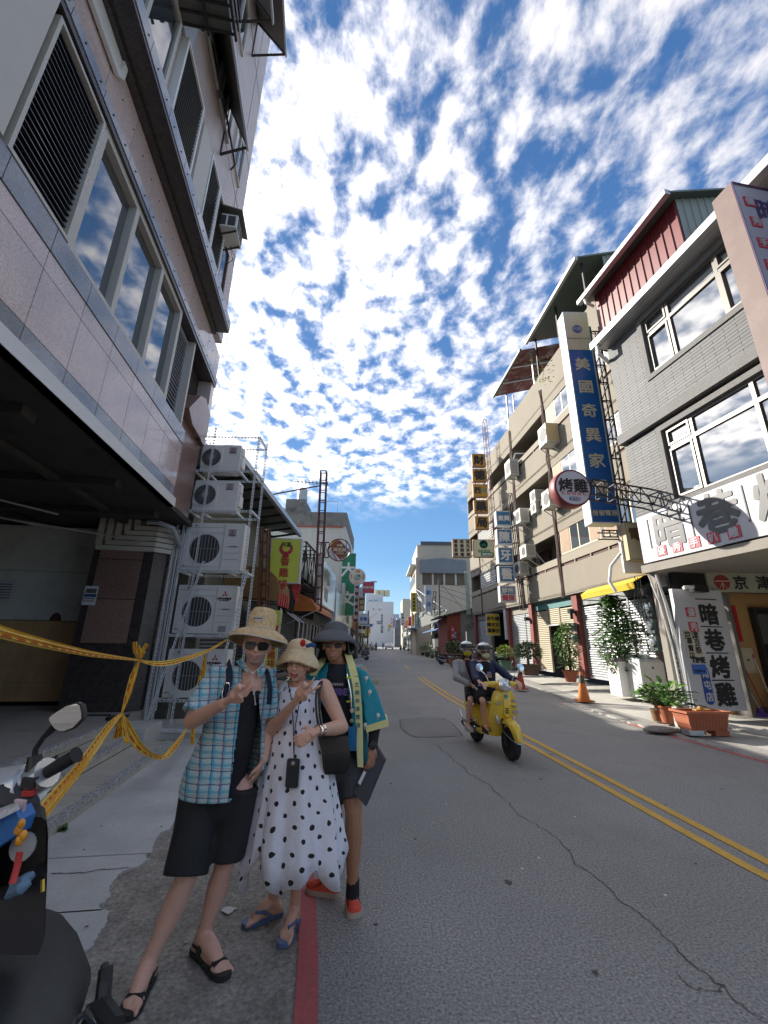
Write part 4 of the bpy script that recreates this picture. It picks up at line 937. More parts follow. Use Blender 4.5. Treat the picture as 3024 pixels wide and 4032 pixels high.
# ---------------------------------------------------------------- left row of low shops
sheetg=mat('olive_corrugated_sheet',(.15,.155,.12),.6,.1,var=.15,vs=2,dirt=.5,dcol=(.08,.06,.045),ds=2,streak=True)
cstain=mat('stained_old_concrete',(.2,.195,.18),.9,var=.25,vs=1.5,fine=.15,fs=20,dirt=.9,dcol=(.035,.033,.03),ds=1.1)
whside=mat('white_siding',(.55,.54,.49),.7,var=.06,vs=.6,dirt=.3,dcol=(.35,.3,.22),ds=.6,streak=True)
def bld(name,label,x0,x1,y0,y1,h,mt,parent=None,z0=0.):
    t=thing(name,label,'building',(x0,y0,0));m=MB();m.box((0,0,z0),(x1-x0,y1-y0,h));obj('wall',m,mt,t);return t
def windows(t,side,lst,mt=None,gm=None):
    # side 's' faces -y at local y; 'e' faces +x; 'w' faces -x ; lst of (a0,a1,z0,z1,plane)
    for a0,a1,z0,z1,pl in lst:
        m=MB();g=MB()
        if side=='s': m.box((a0,pl-.06,z0),(a1,pl,z1));g.box((a0+.07,pl-.075,z0+.07),(a1-.07,pl-.062,z1-.07))
        elif side=='e': m.box((pl,a0,z0),(pl+.06,a1,z1));g.box((pl+.062,a0+.07,z0+.07),(pl+.075,a1-.07,z1-.07))
        else: m.box((pl-.06,a0,z0),(pl,a1,z1));g.box((pl-.075,a0+.07,z0+.07),(pl-.062,a1-.07,z1-.07))
        w=obj('window',m,mt or cremef,t);obj('pane',g,gm or glass,w)
t=bld('shop_building','low shop of olive corrugated sheet with a wide dark eave behind the air conditioner rack',-10.5,-4.75,9.95,17.2,5.9,sheetg)
obj('front_sheet',corr(9.95,17.2,2.9,5.8,-4.74+4.75-4.75,.25),sheetg,None) if 0 else None
m=MB();m.v=[(6.9,-.6,5.95),(6.9,7.4,5.95),(-.2,7.4,7.4),(-.2,-.6,7.4)];m.v+=[(a,b,c+.07) for a,b,c in m.v];m.f=[(0,3,2,1),(4,5,6,7),(0,1,5,4),(1,2,6,5),(2,3,7,6),(3,0,4,7)];obj('roof',m,mat('grey_roof_sheet',(.2,.21,.2),.5,.2,var=.1),t)
m=MB();m.box((6.85,-.6,5.9),(6.98,7.4,6.06));obj('gutter',m,gut,t)
m=MB()
for i in range(9): m.beam((5.7,i*.9-.3,5.75),(6.85,i*.9-.3,5.92),.07)
stuff(obj('rafters',m,darkm,t))
m=MB();m.box((5.0,-.25,0),(6.35,-.05,3.9));obj('front_pier',m,cstain,t)
o=corr(0.2,5.6,3.0,5.9,-.0,.22,ax=1);obj('ribbed_sheet',o,sheetg,t)
def shut_simple(t,x,y0,y1,z0,z1,mt,nm='roller_shutter'):
    m=MB();h=.1;n=int((z1-z0)/h)
    for i in range(n): m.add([(x,y0,z0+i*h),(x+.03,y0,z0+i*h+.05),(x,y0,z0+i*h+h),(x,y1,z0+i*h),(x+.03,y1,z0+i*h+.05),(x,y1,z0+i*h+h)],[(0,3,4,1),(1,4,5,2)])
    return obj(nm,m,mt,t)
shd=mat('dark_shutter',(.1,.1,.1),.5,.4,var=.15,vs=2,dirt=.3)
shut_simple(t,5.8,1.2,3.6,.1,2.6,shd);shut_simple(t,5.8,4.0,6.9,.1,2.6,shd)
def person_far(x,y,top,bot,h=1.65,rz=0,label='',cat='person'):
    t=thing('person',label,cat,(x,y,.02),rz);m=MB()
    m.ball((0,0,h-.12),(.085,.095,.12));m.tube([(0,0,h-.26),(0,0,h-.36),(0,0,h-.75),(0,0,h-.85)],[.05,.16,.14,.15],8)
    for s in (-1,1): m.tube([(s*.17,0,h-.36),(s*.21,.02,h-.62),(s*.2,-.05,h-.85)],[.05,.04,.035],6);m.tube([(s*.08,0,h-.82),(s*.09,.0,.45),(s*.09,0,.05)],[.08,.055,.04],6)
    sobj('body',m,mat('skin_far',(.4,.25,.18),.6),t)
    m=MB();m.tube([(0,0,h-.29),(0,0,h-.36),(0,0,h-.75),(0,0,h-.88)],[.1,.175,.155,.165],10);sobj('shirt',m,top,t)
    m=MB()
    for s in (-1,1): m.tube([(s*.08,0,h-.82),(s*.09,0,.5),(s*.09,0,.12)],[.095,.075,.06],8)
    sobj('trousers',m,bot,t);m=MB();m.ball((0,.01,h-.08),(.095,.105,.1));sobj('hair',m,black,t);return t
# ---- street-side pieces in front of the left shops
t=truss('sign_mast','rusty lattice post carrying the lime green sign',(at(1042,2620,11.6).x,11.6,0.0),(at(1046,2080,11.6).x,11.6,at(1046,2085,11.6).z),.26,.2,12,.045,rust)
c,w_,h_=pxs(1062,2120,1184,2297,12.6)
t=sign('chicken_sign','lime green sign with a red winged crest and red 香雞排 characters','sign' and tuple(c),w_,h_,.3,slime,sframe,R(4),rim=.035)
def crest(t,cx,cz,s,y,m_):
    # red winged bowl: two fans of feathers and a foot
    m=MB();P_=[];
    for a in range(-62,243,8):
        pass
    out=[(1.0*math.cos(R(a)),1.0*math.sin(R(a))) for a in range(180-38,360+39,9)]
    inn=[(.62*math.cos(R(a)),.25+.66*math.sin(R(a))) for a in range(360+30,180-31,-9)]
    o2=[]
    for i,(a,b) in enumerate(out):
        k=1.0 if i%2 else 1.09
        o2.append((a*k,b*k))
    n=min(len(o2),len(inn));inn=inn[:]
    # bridge by quads
    inn=[( .62*math.cos(R(a)),.2+.66*math.sin(R(a))) for a in np.linspace(180-38,360+38,len(o2))]
    vs=[(cx+a*s,y,cz+b*s) for a,b in o2]+[(cx+a*s,y,cz+b*s) for a,b in inn];k=len(o2)
    m.add(vs,[(i,i+1,k+i+1,k+i) for i in range(k-1)])
    m.add([(cx-.38*s,y,cz-.75*s),(cx+.38*s,y,cz-.75*s),(cx+.55*s,y,cz-1.35*s),(cx-.55*s,y,cz-1.35*s)],[(0,3,2,1)])
    return obj('crest',m,m_,t)
crest(t,0,h_/2-.33,.2,-.022,sred)
letters('阿夏',.16,mat('green_ink',(.03,.07,.02),.5),t,0,-.026,h_/2-.2,bold=.02)
for i,ch in enumerate('香雞排'): letters(ch,.29,mat('brick_red_letter',(.42,.07,.02),.5),t,-.01*i,-.022,h_/2-.72-i*.35,bold=.03)
pn=mat('red_pennant_cloth',(.5,.05,.06),.7,var=.5,vs=9,dirt=.5,dcol=(.6,.35,.1),ds=6)
for i,(a,b,c_) in enumerate((((1092,2300),(1124,2298),(1102,2338)),((1143,2302),(1188,2298),(1168,2385)))):
    A,B_,C_=[at(q[0],q[1],12.75+.12*i) for q in (a,b,c_)];t=thing('pennant',['small red pennant hanging under the left part of the lime green sign','longer red and gold pennant hanging under the right corner of the lime green sign'][i],'flag',tuple(A),0,'red pennants');m=MB();m.v=[(0,0,0),tuple(B_-A),tuple(C_-A),(0,.01,0),tuple(B_-A+Vector((0,.01,0))),tuple(C_-A+Vector((0,.01,0)))];m.f=[(0,2,1),(3,4,5),(0,1,4,3),(1,2,5,4),(2,0,3,5)];obj('cloth',m,pn,t)
# brown striped barrel awning
def awn(name,label,p0,p1,out,drop,mt,trim=None,y0=0):
    pass
t=thing('awning','round brown canvas awning with red and white striped side under the lime green sign','awning',(-4.7,12.3,0))
m=MB();rings=[]
for yy in (0,1.5):
    rings.append([(0,yy,3.75)]+[(.9+ .75*math.sin(R(a)),yy,3.0+.75*math.cos(R(a))) for a in range(0,91,18)]+[(1.65,yy,2.75)])
m.loft(rings,close=False);obj('canvas',m,mat('brown_canvas',(.26,.13,.05),.8,var=.2,vs=4,dirt=.4),t)
m=MB();n=len(rings[0]);m.add([p for p in rings[0]]+[(0,0,2.75)],[tuple(range(n+1))]);obj('side',m,mat('tan_canvas',(.3,.17,.06),.8,var=.2,vs=4),t)
for i in range(5):
    m=MB();m.box((1.655,i*.3,2.62),(1.675,i*.3+.15,3.0));obj('stripe',m,pn,t)
m=MB();m.tube([(0,0,2.9),(1.6,0,2.72)],.02,6);m.tube([(0,1.5,2.9),(1.6,1.5,2.72)],.02,6);obj('frame',m,darkm,t)
# standing lime banner at the shop front
A=at(1082,2402,11.0);Bt=at(1040,2660,11.0)
t=thing('standing_banner','tall narrow lime yellow banner with a red crest behind the straw hat man','banner',(A.x,11.0,0),R(6))
m=MB();hh=A.z;m.v=[(-.17,0,.35),(.13,0,.35),(.2,0,hh),(-.1,0,hh)];m.v+=[(a,b+.03,c) for a,b,c in m.v];m.f=[(3,2,1,0),(4,5,6,7),(0,1,5,4),(1,2,6,5),(2,3,7,6),(3,0,4,7)];obj('cloth',m,slime,t);crest(t,.06,hh-.35,.12,-.008,sred)
letters(vert('香雞排'),.2,mat('brick_red_letter',(.42,.07,.02),.5),t,.02,-.008,hh-1.1,bold=.03)
m=MB();m.box((.14,-.02,.0),(.17,.02,hh+.05));m.box((-.3,-.2,0),(.3,.2,.04));obj('stand',m,sframe,t)
t=simple_box('wall_box','pale concrete post and cabinet between the awnings','cabinet',(-4.3,14.8,0),.5,.4,2.9,cstain)
# second shop, green-grey gable
t=bld('shop_building','dark shuttered shop with a grey green gable between the corrugated shop and the white block',-9.5,-4.35,17.6,24.8,4.6,cstain)
m=MB();m.v=[(-.2,-.2,7.6),(2.5,-.2,7.6),(5.6,-.2,5.3),(5.6,-.2,4.6),(-.2,-.2,4.6)];m.v+=[(a,7.2,c) for a,b,c in m.v];m.f=[(4,3,2,1,0),(5,6,7,8,9)]+[(i,(i+1)%5,(i+1)%5+5,i+5) for i in range(5)];obj('gable',m,mat('mint_sheet',(.27,.33,.27),.6,var=.08),t)
shut_simple(t,5.2,.5,3.4,.1,2.7,shd);shut_simple(t,5.2,3.8,6.9,.1,2.7,shd)
m=MB();m.box((5.16,0,2.8),(5.5,7.2,4.9));obj('sign_void',m,dark,t)
m=MB()
for i in range(7): m.tube([(5.3,.4+i,2.9),(6.0,.5+i,2.4),(5.95,.6+i,1.4+.2*(i%2))],.04,6)
stuff(obj('duct_pipes',m,lgrey,t))
t=truss('sign_mast','tall dark red lattice sign tower rising above the left shops',(-3.05,20,3.0),(at(1275,1860,20).x,20,at(1275,1858,20).z),.36,.3,13,.05,mat('maroon_steel',(.10,.035,.03),.7,var=.2,vs=4),diag=False)
t=truss('sign_scaffold','black steel frame box on the shop front left of the white sign panel',(-3.75,17.8,4.9),(-3.6,21.5,4.9),1.8,.7,4,.06)
truss('sign_scaffold','black steel braces in front of the dark shutters',(-4.1,17.9,2.9),(-3.7,18.2,5.4),.6,.5,3,.05)
m=MB();a=at(1290,1905,20);b=at(1160,1895,20);t=thing('antenna','thin roof antenna branching left from the dark red lattice tower','antenna',tuple(a));m.tube([(0,0,0),tuple(b-a)],.02,5)
for i in range(9): p=(b-a)*(i/9);m.tube([tuple(p+Vector((0,-.3,0))),tuple(p+Vector((0,.3,0)))],.012,4);m.tube([tuple(p+Vector((0,0,-.12))),tuple(p+Vector((0,0,.12)))],.012,4)
obj('boom',m,darkm,t)
m=MB();a=at(1030,1955,19);b=at(1262,1912,20);t=thing('guy_pole','long rusty pole slanting from the rack to the lattice tower','pole',tuple(a));m.tube([(0,0,0),tuple(b-a)],.035,6);obj('rod',m,rust,t)
# street-side sign panels along the left shops
def wall_sign(name,label,x,y0,y1,z0,z1,face,texts=(),frame=None,th=.25):
    t=thing(name,label,'sign',(x,y0,(z0+z1)/2),R(90))
    L_=y1-y0;H_=z1-z0
    # local x -> +world y ; local -y -> +world x (toward the street)
    m=MB();m.box((0,0,-H_/2),(L_,th,H_/2));obj('housing',m,frame or sframe,t)
    m=MB();m.box((.05,-.015,-H_/2+.05),(L_-.05,0,H_/2-.05));obj('face',m,face,t)
    for s,fx,fz,sz,mt,bo in texts:
        letters(s,sz,mt,t,fx*L_,-.02,fz*H_,bold=bo)
    return t
fade=mat('faded_letter_green',(.2,.3,.22),.6,var=.3,vs=5)
faded=mat('faded_glossy_sign',(.5,.52,.5),.15,var=.12,vs=1,dirt=.3,dcol=(.55,.35,.3),ds=1.2)
wall_sign('long_sign','large pale glossy sign panel with faded letters above the orange awning',-3.1,20.6,27.2,3.4,5.75,faded,[('小吃店',.35,.2,.9,fade,.02),('美食',.35,-.22,.8,fade,.02)])
wall_sign('long_sign','pale mint glossy sign panel beyond the large pale one',-3.05,27.6,33.5,2.7,4.9,mat('faded_mint_sign',(.42,.5,.45),.15,var=.1,vs=1,dirt=.3,dcol=(.55,.45,.3),ds=1),[])
wall_sign('long_sign','pale yellow sign panel with dark brush characters left of the utility pole',-3.1,34,43,2.9,6.2,mat('pale_yellow_sign',(.5,.47,.25),.3,var=.1),[('小籠包',.45,.12,1.6,inkb,.02),('豆漿店',.45,-.3,.9,inkb,.02)])
# orange awning
t=thing('awning','bright orange awning under the large pale sign panel','awning',(-4.3,19.2,0));oc=mat('orange_canvas',(.5,.16,.03),.55,var=.1,vs=3)
m=MB();rings=[]
for yy in (0,1.6,3.2,6.6): rings.append([(0,yy,3.75),(.5,yy,3.72),(1.0,yy,3.5),(1.3,yy,3.1),(1.33,yy,2.92)])
m.loft(rings,close=False);obj('canvas',m,oc,t);m=MB();m.add(rings[0]+[(0,0,2.92)],[tuple(range(6))]);obj('side',m,oc,t)
m=MB();m.tube([(-.1,0,2.3),(1.3,0,2.95)],.025,6);m.tube([(-.1,6.6,2.3),(1.3,6.6,2.95)],.025,6);obj('frame',m,lgrey,t)
# circular framed sign
c=at(1335,2165,24)
t=thing('round_sign','round brown framed sign holding a dark red diamond with white characters','sign',tuple(c),R(4));rad=.66
m=MB();m.tube([(rad*math.cos(a*.1745),0,rad*math.sin(a*.1745)) for a in range(37)],.035,6);m.beam((-rad,0,0),(0,0,rad),.05);m.beam((-.1,0,-rad),(-rad*.7,0,rad*.1),.04);m.beam((rad,0,-.0),(.1,0,-rad*.95),.04);obj('ring',m,sbrown,t)
m=MB();m.add([(.0,-.03,.6),(-.48,-.03,.02),(.08,-.03,-.58),(.58,-.03,.02),(.0,.05,.6),(-.48,.05,.02),(.08,.05,-.58),(.58,.05,.02)],[(0,1,2,3),(7,6,5,4),(0,4,5,1),(1,5,6,2),(2,6,7,3),(3,7,4,0)]);obj('diamond',m,mat('maroon_face',(.25,.05,.05),.5,var=.1),t)
letters('美而美',.26,scream,t,.05,-.045,.0,bold=.03);letters('早餐',.18,scream,t,.03,-.045,.26,bold=.03);letters('小吃店',.15,scream,t,.06,-.045,-.22,bold=.03)
m=MB();m.add([(-.4,.0,.48),(-.62,.0,.1),(-.28,.0,.12),(-.04,.0,.5),(-.16,.0,.62)],[(0,1,2,3,4)]);obj('amber_segment',m,mat('amber_face',(.45,.22,.03),.5),t)
m=MB();m.add([(-.62,.0,-.02),(-.5,.0,-.38),(-.25,.0,-.6),(.0,.0,-.62),(-.42,.0,-.0)],[(0,1,2,3,4)]);obj('mesh_segment',m,lgrey,t)
truss('sign_bracket','dark bracket holding the round brown framed sign',(c.x-1.1,24.1,c.z),(c.x-.6,24.1,c.z),.9,.1,2,.04)
# signs by pixel
def far_sign(label,x0,y0,x1,y1,Y,face,txt='',tm=None,sz=None,name='sign',frame=None,v=True,rz=0,bold=.03,extra=None,d=.25):
    c,w,h=pxs(x0,y0,x1,y1,Y);t=sign(name,label,tuple(c),w,h,d,face,frame or sframe,rz,rim=.03 if w>.4 else 0)
    if txt:
        n=len(txt);s=sz or (min(w*.78,h/n*.8) if v else min(h*.6,w/n*.9))
        letters(vert(txt) if v else txt,s,tm or inkb,t,0,-.022,0,bold=bold,leading=(h*.92/n/s/1.0 if v else 1))
    return t
lw=mat('letter_white',(.7,.7,.68),.5,var=0);lr=mat('letter_red',(.5,.04,.04),.5,var=0);lblu=mat('letter_blue',(.04,.08,.35),.5,var=0);lgold=mat('letter_gold',(.6,.45,.2),.5,var=0)
far_sign('tall dark green sign with large white characters beyond the round brown sign',1342,2178,1398,2425,35,sgreen,'大文',lw,1.25)
c=at(1407,2271,30)
t=thing('round_sign','white round sign with a green and yellow rice bowl and orange characters','sign',tuple(c),0);m=MB();m.lathe([(.6,0),(.6,.16)],32,(0,0,0),(0,1,0));obj('drum',m,sframe,t);m=MB();m.lathe([(.57,0),(.57,.012)],32,(0,-.014,0),(0,1,0));obj('face',m,mat('cream_white_face',(.66,.62,.55),.5),t)
og=mat('letter_orange',(.6,.2,.03),.5)
letters('1香鍋',.17,og,t,0,-.02,.4,bold=.03);letters('\n'.join('鵝肉飯'),.12,og,t,-.43,-.02,0,bold=.02);letters('\n'.join('豆腐鍋'),.12,og,t,.43,-.02,0,bold=.02);letters('Singapore\nBak kut teh',.08,og,t,0,-.02,-.42,bold=.02)
m=MB();m.add([(-.28,-.018,-.02),(-.18,-.018,-.26),(.18,-.018,-.26),(.28,-.018,-.02)],[(0,1,2,3)]);obj('bowl',m,mat('bowl_blue_grey',(.3,.38,.4),.5),t)
m=MB();m.add([(-.25,-.017,0),(-.02,-.017,0),(-.05,-.017,.17),(-.12,-.017,.12)],[(0,1,2,3)]);obj('rice',m,mat('lime_patch',(.4,.5,.06),.5),t);m=MB();m.add([(-.01,-.0185,0),(.26,-.0185,0),(.2,-.0185,.14),(.05,-.0185,.18)],[(0,1,2,3)]);obj('greens',m,sgreen,t)
far_sign('pinkish red sign with white characters beside the street lamp arm',1427,2290,1474,2336,36,mat('coral_sign',(.5,.08,.12),.5),'阿皇肉圓',lw,None,v=False)
far_sign('narrow dark red sign with white script just left of the utility pole',1393,2305,1412,2450,40,sbrown,'日日新洋裝',lw)
far_sign('dark red vertical sign reading 珠銀樓 right of the utility pole',1413,2336,1437,2406,44,sbrown,'珠銀樓',lgold)
far_sign('pale blue and white clinic sign behind the utility pole',1415,2418,1448,2456,58,swhite,'家醫',lblu,None,v=False)
far_sign('white sign with a black window pattern below the clinic sign',1414,2460,1438,2482,60,scream,'■■',inkb,.6,v=False,bold=0)
far_sign('slim white and blue vertical sign on the far left row',1500,2417,1508,2460,100,swhite,'洗衣店行',lblu)
far_sign('far violet and white vertical sign near the end of the street',1545,2434,1557,2472,112,mat('lilac_sign',(.5,.42,.55),.5),'中醫診所',sblue)
far_sign('far pink vertical sign left of the violet one',1538,2434,1545,2458,115,mat('pink_sign',(.6,.25,.28),.5),'藥',lw)
far_sign('dark green shop sign on the far left row',1484,2445,1502,2458,90,mat('dull_green_sign',(.12,.2,.16),.5),'麵館',lw,None,v=False)
far_sign('green and white shop sign far away on the left',1526,2476,1536,2486,118,sgreen,'藥局',lw,None,v=False)
far_sign('dark navy vertical sign far away on the left row',1499,2462,1509,2492,96,sblue,'眼鏡行',lw)
far_sign('small green pharmacy sign far left above the scooters',1456,2456,1468,2468,80,sgreen,'Z',lw,None,v=False)
c=at(1535,2466,118)
t=thing('round_sign','small round yellow sign hanging over the far end of the street','sign',tuple(c));m=MB();m.lathe([(.5,0),(.5,.2)],20,(0,0,0),(0,1,0),sx=1.1);obj('face',m,mat('mustard_face',(.5,.33,.06),.5),t)
# utility poles and lamps
polem=mat('concrete_pole',(.2,.175,.15),.9,var=.1,vs=3)
def pole(label,px,py,Y,top,r=.16,name='utility_pole',mt=None):
    b=at(px,py,Y);z1=at(px,top,Y).z;t=thing(name,label,'pole',(b.x,Y,0));m=MB();m.tube([(0,0,-.02),(0,0,z1)],[r,r*.72],10);sobj('shaft',m,mt or polem,t);return t,z1
t,z1=pole('grey concrete utility pole rising behind the grey hat man',1403,2581,44,2300,.17)
m=MB();m.box((-.1,-.3,z1-1.4),(.5,.2,z1-.4));obj('transformer_box',m,lgrey,t)
m=MB();m.tube([(0,0,z1-.5),(1.0,0,z1+.2),(1.5,0,z1+.3)],.04,6);m.box((1.3,-.1,z1+.22),(1.9,.1,z1+.34));obj('lamp_arm',m,lgrey,t)
t,z1=pole('thinner dark utility pole with a curved street lamp farther down the left side',1447,2547,76,2404,.15,mt=mat('dark_pole',(.1,.1,.09),.8))
m=MB();m.tube([(0,0,z1-1.6),(.7,0,z1-.9),(1.6,0,z1-.5)],.06,6);obj('lamp_arm',m,lgrey,t)
t2=sign('street_name_sign','blue street name arrow on the thinner dark pole',(t.location.x-.1,75.7,at(1447,2463,76).z),1.5,.45,.06,mat('street_blue',(.02,.15,.5),.5),mat('street_blue',(.02,.15,.5),.5),0,rim=0)
letters('南屯路',.3,lw,t2,0,-.02,0,bold=.02)
# ---- big white block with the stained parapet
Y=39.
xr=at(1352,2300,Y).x;xl=at(1085,2300,Y).x
t=bld('apartment_building','white walled block with a black stained concrete parapet and rooftop tank',xl,xr,Y,Y+11,12.35,whside)
W_=xr-xl
m=MB();m.box((-.05,-.08,12.35),(W_+.05,11,13.75));obj('parapet',m,cstain,t);m=MB();m.box((-.03,-.1,12.2),(W_-.3,-.001,12.34));obj('red_stripe',m,mat('brick_red_stripe',(.35,.1,.06),.7),t)
m=MB();m.box((.2,.3,13.75),(2.1,4,15.2));obj('roof_room',m,cstain,t)
m=MB();m.lathe([(.5,0),(.5,1.1),(.35,1.3)],16,(1.7,.8,15.2));sobj('water_tank',m,mat('steel_tank',(.45,.45,.42),.4,.5),t)
m=MB();m.beam((W_-2.9,0,13.75),(W_-2.9,0,15),.04);m.beam((W_-.9,0,13.75),(W_-.9,0,14.9),.04);m.beam((W_-2.9,0,14.95),(W_-.9,0,14.85),.04);obj('railing',m,lgrey,t)
windows(t,'e',[(1+i*3.2,3+i*3.2,3.6+k*3,5.2+k*3,W_) for i in range(3) for k in range(3)],brownb)
t=bld('house','pale green gabled roof house far behind the rack',at(1040,2000,46).x,at(1150,2000,46).x,46,54,14.2,mat('pale_green_sheet',(.46,.5,.42),.6,var=.05))
W2=at(1150,2000,46).x-at(1040,2000,46).x
m=MB();m.v=[(0,-.1,14.2),(W2+.1,-.1,14.2),(W2*.72,-.1,16.4),(0,-.1,15.6)];m.v+=[(a,8,c) for a,b,c in m.v];m.f=[(0,1,2,3),(7,6,5,4)]+[((i+1)%4,i,i+4,(i+1)%4+4) for i in range(4)];obj('gable',m,mat('pale_green_sheet',(.46,.5,.42),.6),t)
# ---- farther left row
cols=[(.5,.47,.42),(.36,.35,.33),(.55,.53,.48),(.42,.4,.36),(.5,.5,.5),(.46,.42,.36)]
def row_house(side,y0,y1,h,ci,label,xf,roof=None,bal=True):
    mt=mat('far_wall_%d'%ci,cols[ci%6],.85,var=.08,vs=.5,dirt=.45,dcol=(.22,.2,.17),ds=.5,streak=True)
    d=9;x0=xf-d if side<0 else xf
    t=bld('shop_house',label,x0,x0+d,y0,y1,h,mt);sd_='e' if side<0 else 'w';pl=d if side<0 else 0
    n=max(1,int((y1-y0)/3));ln=(y1-y0)/n
    windows(t,sd_,[(i*ln+.5,i*ln+ln-.5,3.9+3.1*k,5.2+3.1*k,pl) for i in range(n) for k in range(int((h-3.4)//3.1))])
    if y0>50: windows(t,'s',[(d-2.2 if side<0 else 1,d-1.0 if side<0 else 2.2,h-2.6,h-1.4,0)])
    for i in range(n):
        m=MB();a=i*ln+.2;b=i*ln+ln-.2
        if side<0: m.box((d,a,.05),(d+.03,b,2.7))
        else: m.box((-.03,a,.05),(0,b,2.7))
        obj('shop_front',m,[shd,dark,shs,dark][(i+ci)%4],t)
    m=MB();s=1 if side<0 else -1;xx=d if side<0 else 0
    m.v=[(xx,.1,3.3),(xx+s*1.2,.1,2.85),(xx+s*1.2,y1-y0-.1,2.85),(xx,y1-y0-.1,3.3)];m.v+=[(a,b,c+.06) for a,b,c in m.v];m.f=[(0,3,2,1),(4,5,6,7),(0,1,5,4),(1,2,6,5),(2,3,7,6),(3,0,4,7)];obj('awning',m,[mat('awning_green',(.1,.22,.16),.6),mat('awning_blue',(.1,.2,.4),.6),mat('awning_tan',(.45,.35,.2),.6),mat('awning_grey',(.35,.36,.36),.6)][ci%4],t)
    if bal:
        m=MB();m.box((min(xx,xx+s*.7),.2,3.35),(max(xx,xx+s*.7),y1-y0-.2,3.5)) ;m.box((xx+s*.65-.04,.2,3.5),(xx+s*.65+.04,y1-y0-.2,4.3));obj('balcony',m,mt,t)
    m=MB();m.box((0,0,h),(d,.15,h+.6));m.box((d-.15 if side<0 else 0,0.15,h),(d if side<0 else .15,y1-y0,h+.6));obj('parapet',m,mt,t)
    return t
LL=[(25.2,31.8,5.2,3,'low dark shop house behind the mint sign panel'),(32,38.8,5.6,1,'low grey shop house beneath the white stained block'),(50.3,60,6.2,5,'two storey shop house just past the white stained block on the left'),(60.2,70,7.0,0,'cream shop house on the left behind the utility pole'),(70.2,80,9.6,2,'white three storey shop house beyond the thinner pole'),(80.2,92,9.0,3,'greyish shop house with balconies far on the left'),(92.2,104,10.4,1,'grey three storey shop house far on the left'),(104.2,117,7,4,'pale low shop house near the far crossing on the left')]
for a,b,h,ci,lb in LL: row_house(-1,a,b,h,ci,lb,-4.4-(a-50)*.006 if a>50 else -4.25)
m=MB()
# ---- distant blocks at the end of the street
wht=mat('far_white_wall',(.55,.57,.6),.8,var=.04,vs=.3)
c0=at(1438,2440,150).x;c1=at(1549,2440,150).x;zt=at(1500,2369,150).z;zt2=at(1470,2337,150).z
t=bld('apartment_building','big white block closing the view at the far end of the street',c0,c1,150,175,zt,wht)
m=MB();m.box((0,2,zt),((c1-c0)*.62,20,zt2));obj('upper_block',m,wht,t)
for k in range(3): m=MB();m.lathe([(1,0),(1,2.2)],12,(3.3+k*1.9+ (c1-c0)*.35-3,4,zt2-.5));obj('water_tank',m,scream,t)
windows(t,'s',[(x_,x_+1.5,zt2-3.2,zt2-2.0,1.99) for x_ in (.8,2.8)]+[(4.5,5.6,zt-3,zt-2.4,0),(2.6,3.2,zt-2.9,zt-2.4,0)])
windows(t,'e',[(2+i*3,4+i*3,4+k*3.2,5.6+k*3.2,c1-c0) for i in range(3) for k in range(4)],brownb)
for i,(a,b,top,Y_,cl,lb) in enumerate(((1548,1572,2418,210,(.38,.42,.47),'hazy blue grey block farthest down the street'),(1563,1585,2432,190,(.3,.34,.38),'hazy low grey block to the right of the farthest one'),(1585,1616,2358,130,(.47,.43,.33),'beige windowless tower block far on the right with a round emblem'),(1556,1580,2440,165,(.3,.27,.24),'small dark roofed house far down the street'))):
    x0=at(a,2450,Y_).x;x1=at(b,2450,Y_).x;t=bld('distant_building',lb,x0,x1,Y_,Y_+15,at((a+b)/2,top,Y_).z,mat('distant_wall_%d'%i,cl,.9,var=.03,vs=.2))
    h=at((a+b)/2,top,Y_).z
    if i!=2: windows(t,'s',[(j*(x1-x0)/3+.3,(j+1)*(x1-x0)/3-.3,h-3-3*k,h-1.8-3*k,0) for j in range(3) for k in range(3)])
# ---- right side beyond the beige block
brickm=mat('red_brick_wall',(.25,.06,.04),.85,var=.25,vs=2.5,dirt=.3,dcol=(.15,.12,.1),ds=2)
Y=36.5
xa=at(1762,2500,Y).x;xb=at(1862,2500,Y).x+1
t=thing('brick_house','old low house with tiled roof and a red brick and bare concrete gable wall','house',(xa,Y,0))
def zat(px,py): return at(px,py,Y).z
m=MB();w1=at(1815,2500,Y).x-xa;w2=xb-xa
za,zm,zb_=zat(1765,2428),zat(1815,2408),zat(1862,2390)
m.v=[(0,0,0),(w1,0,0),(w1,0,zm),(0,0,za)];m.v+=[(a,6,c) for a,b,c in m.v];m.f=[(0,1,2,3),(7,6,5,4)]+[((i+1)%4,i,i+4,(i+1)%4+4) for i in range(4)];obj('brick_wall',m,brickm,t)
m=MB();m.v=[(w1,.02,0),(w2+3,.02,0),(w2+3,.02,zb_+1),(w1,.02,zm)];m.v+=[(a,6,c) for a,b,c in m.v];m.f=[(0,1,2,3),(7,6,5,4)]+[((i+1)%4,i,i+4,(i+1)%4+4) for i in range(4)];obj('concrete_wall',m,cstain,t)
m=MB();x_=-.7;z_=zat(1740,2432)
sl=(zb_-z_)/(w2+.7)
for k in range(12):
    a=x_+k*.45;m.v+=[];m.add([(a,-.25,z_+sl*(k*.45)),(a+.5,-.25,z_+sl*(k*.45+.5)-.02),(a+.5,6.2,z_+sl*(k*.45+.5)-.02),(a,6.2,z_+sl*(k*.45)),(a,-.25,z_+sl*(k*.45)+.14),(a+.5,-.25,z_+sl*(k*.45+.5)+.06),(a+.5,6.2,z_+sl*(k*.45+.5)+.06),(a,6.2,z_+sl*(k*.45)+.14)],[(0,3,2,1),(4,5,6,7),(0,1,5,4),(1,2,6,5),(2,3,7,6),(3,0,4,7)])
obj('tiled_roof',m,mat('dark_roof_tile',(.07,.062,.055),.8,var=.3,vs=4),t)
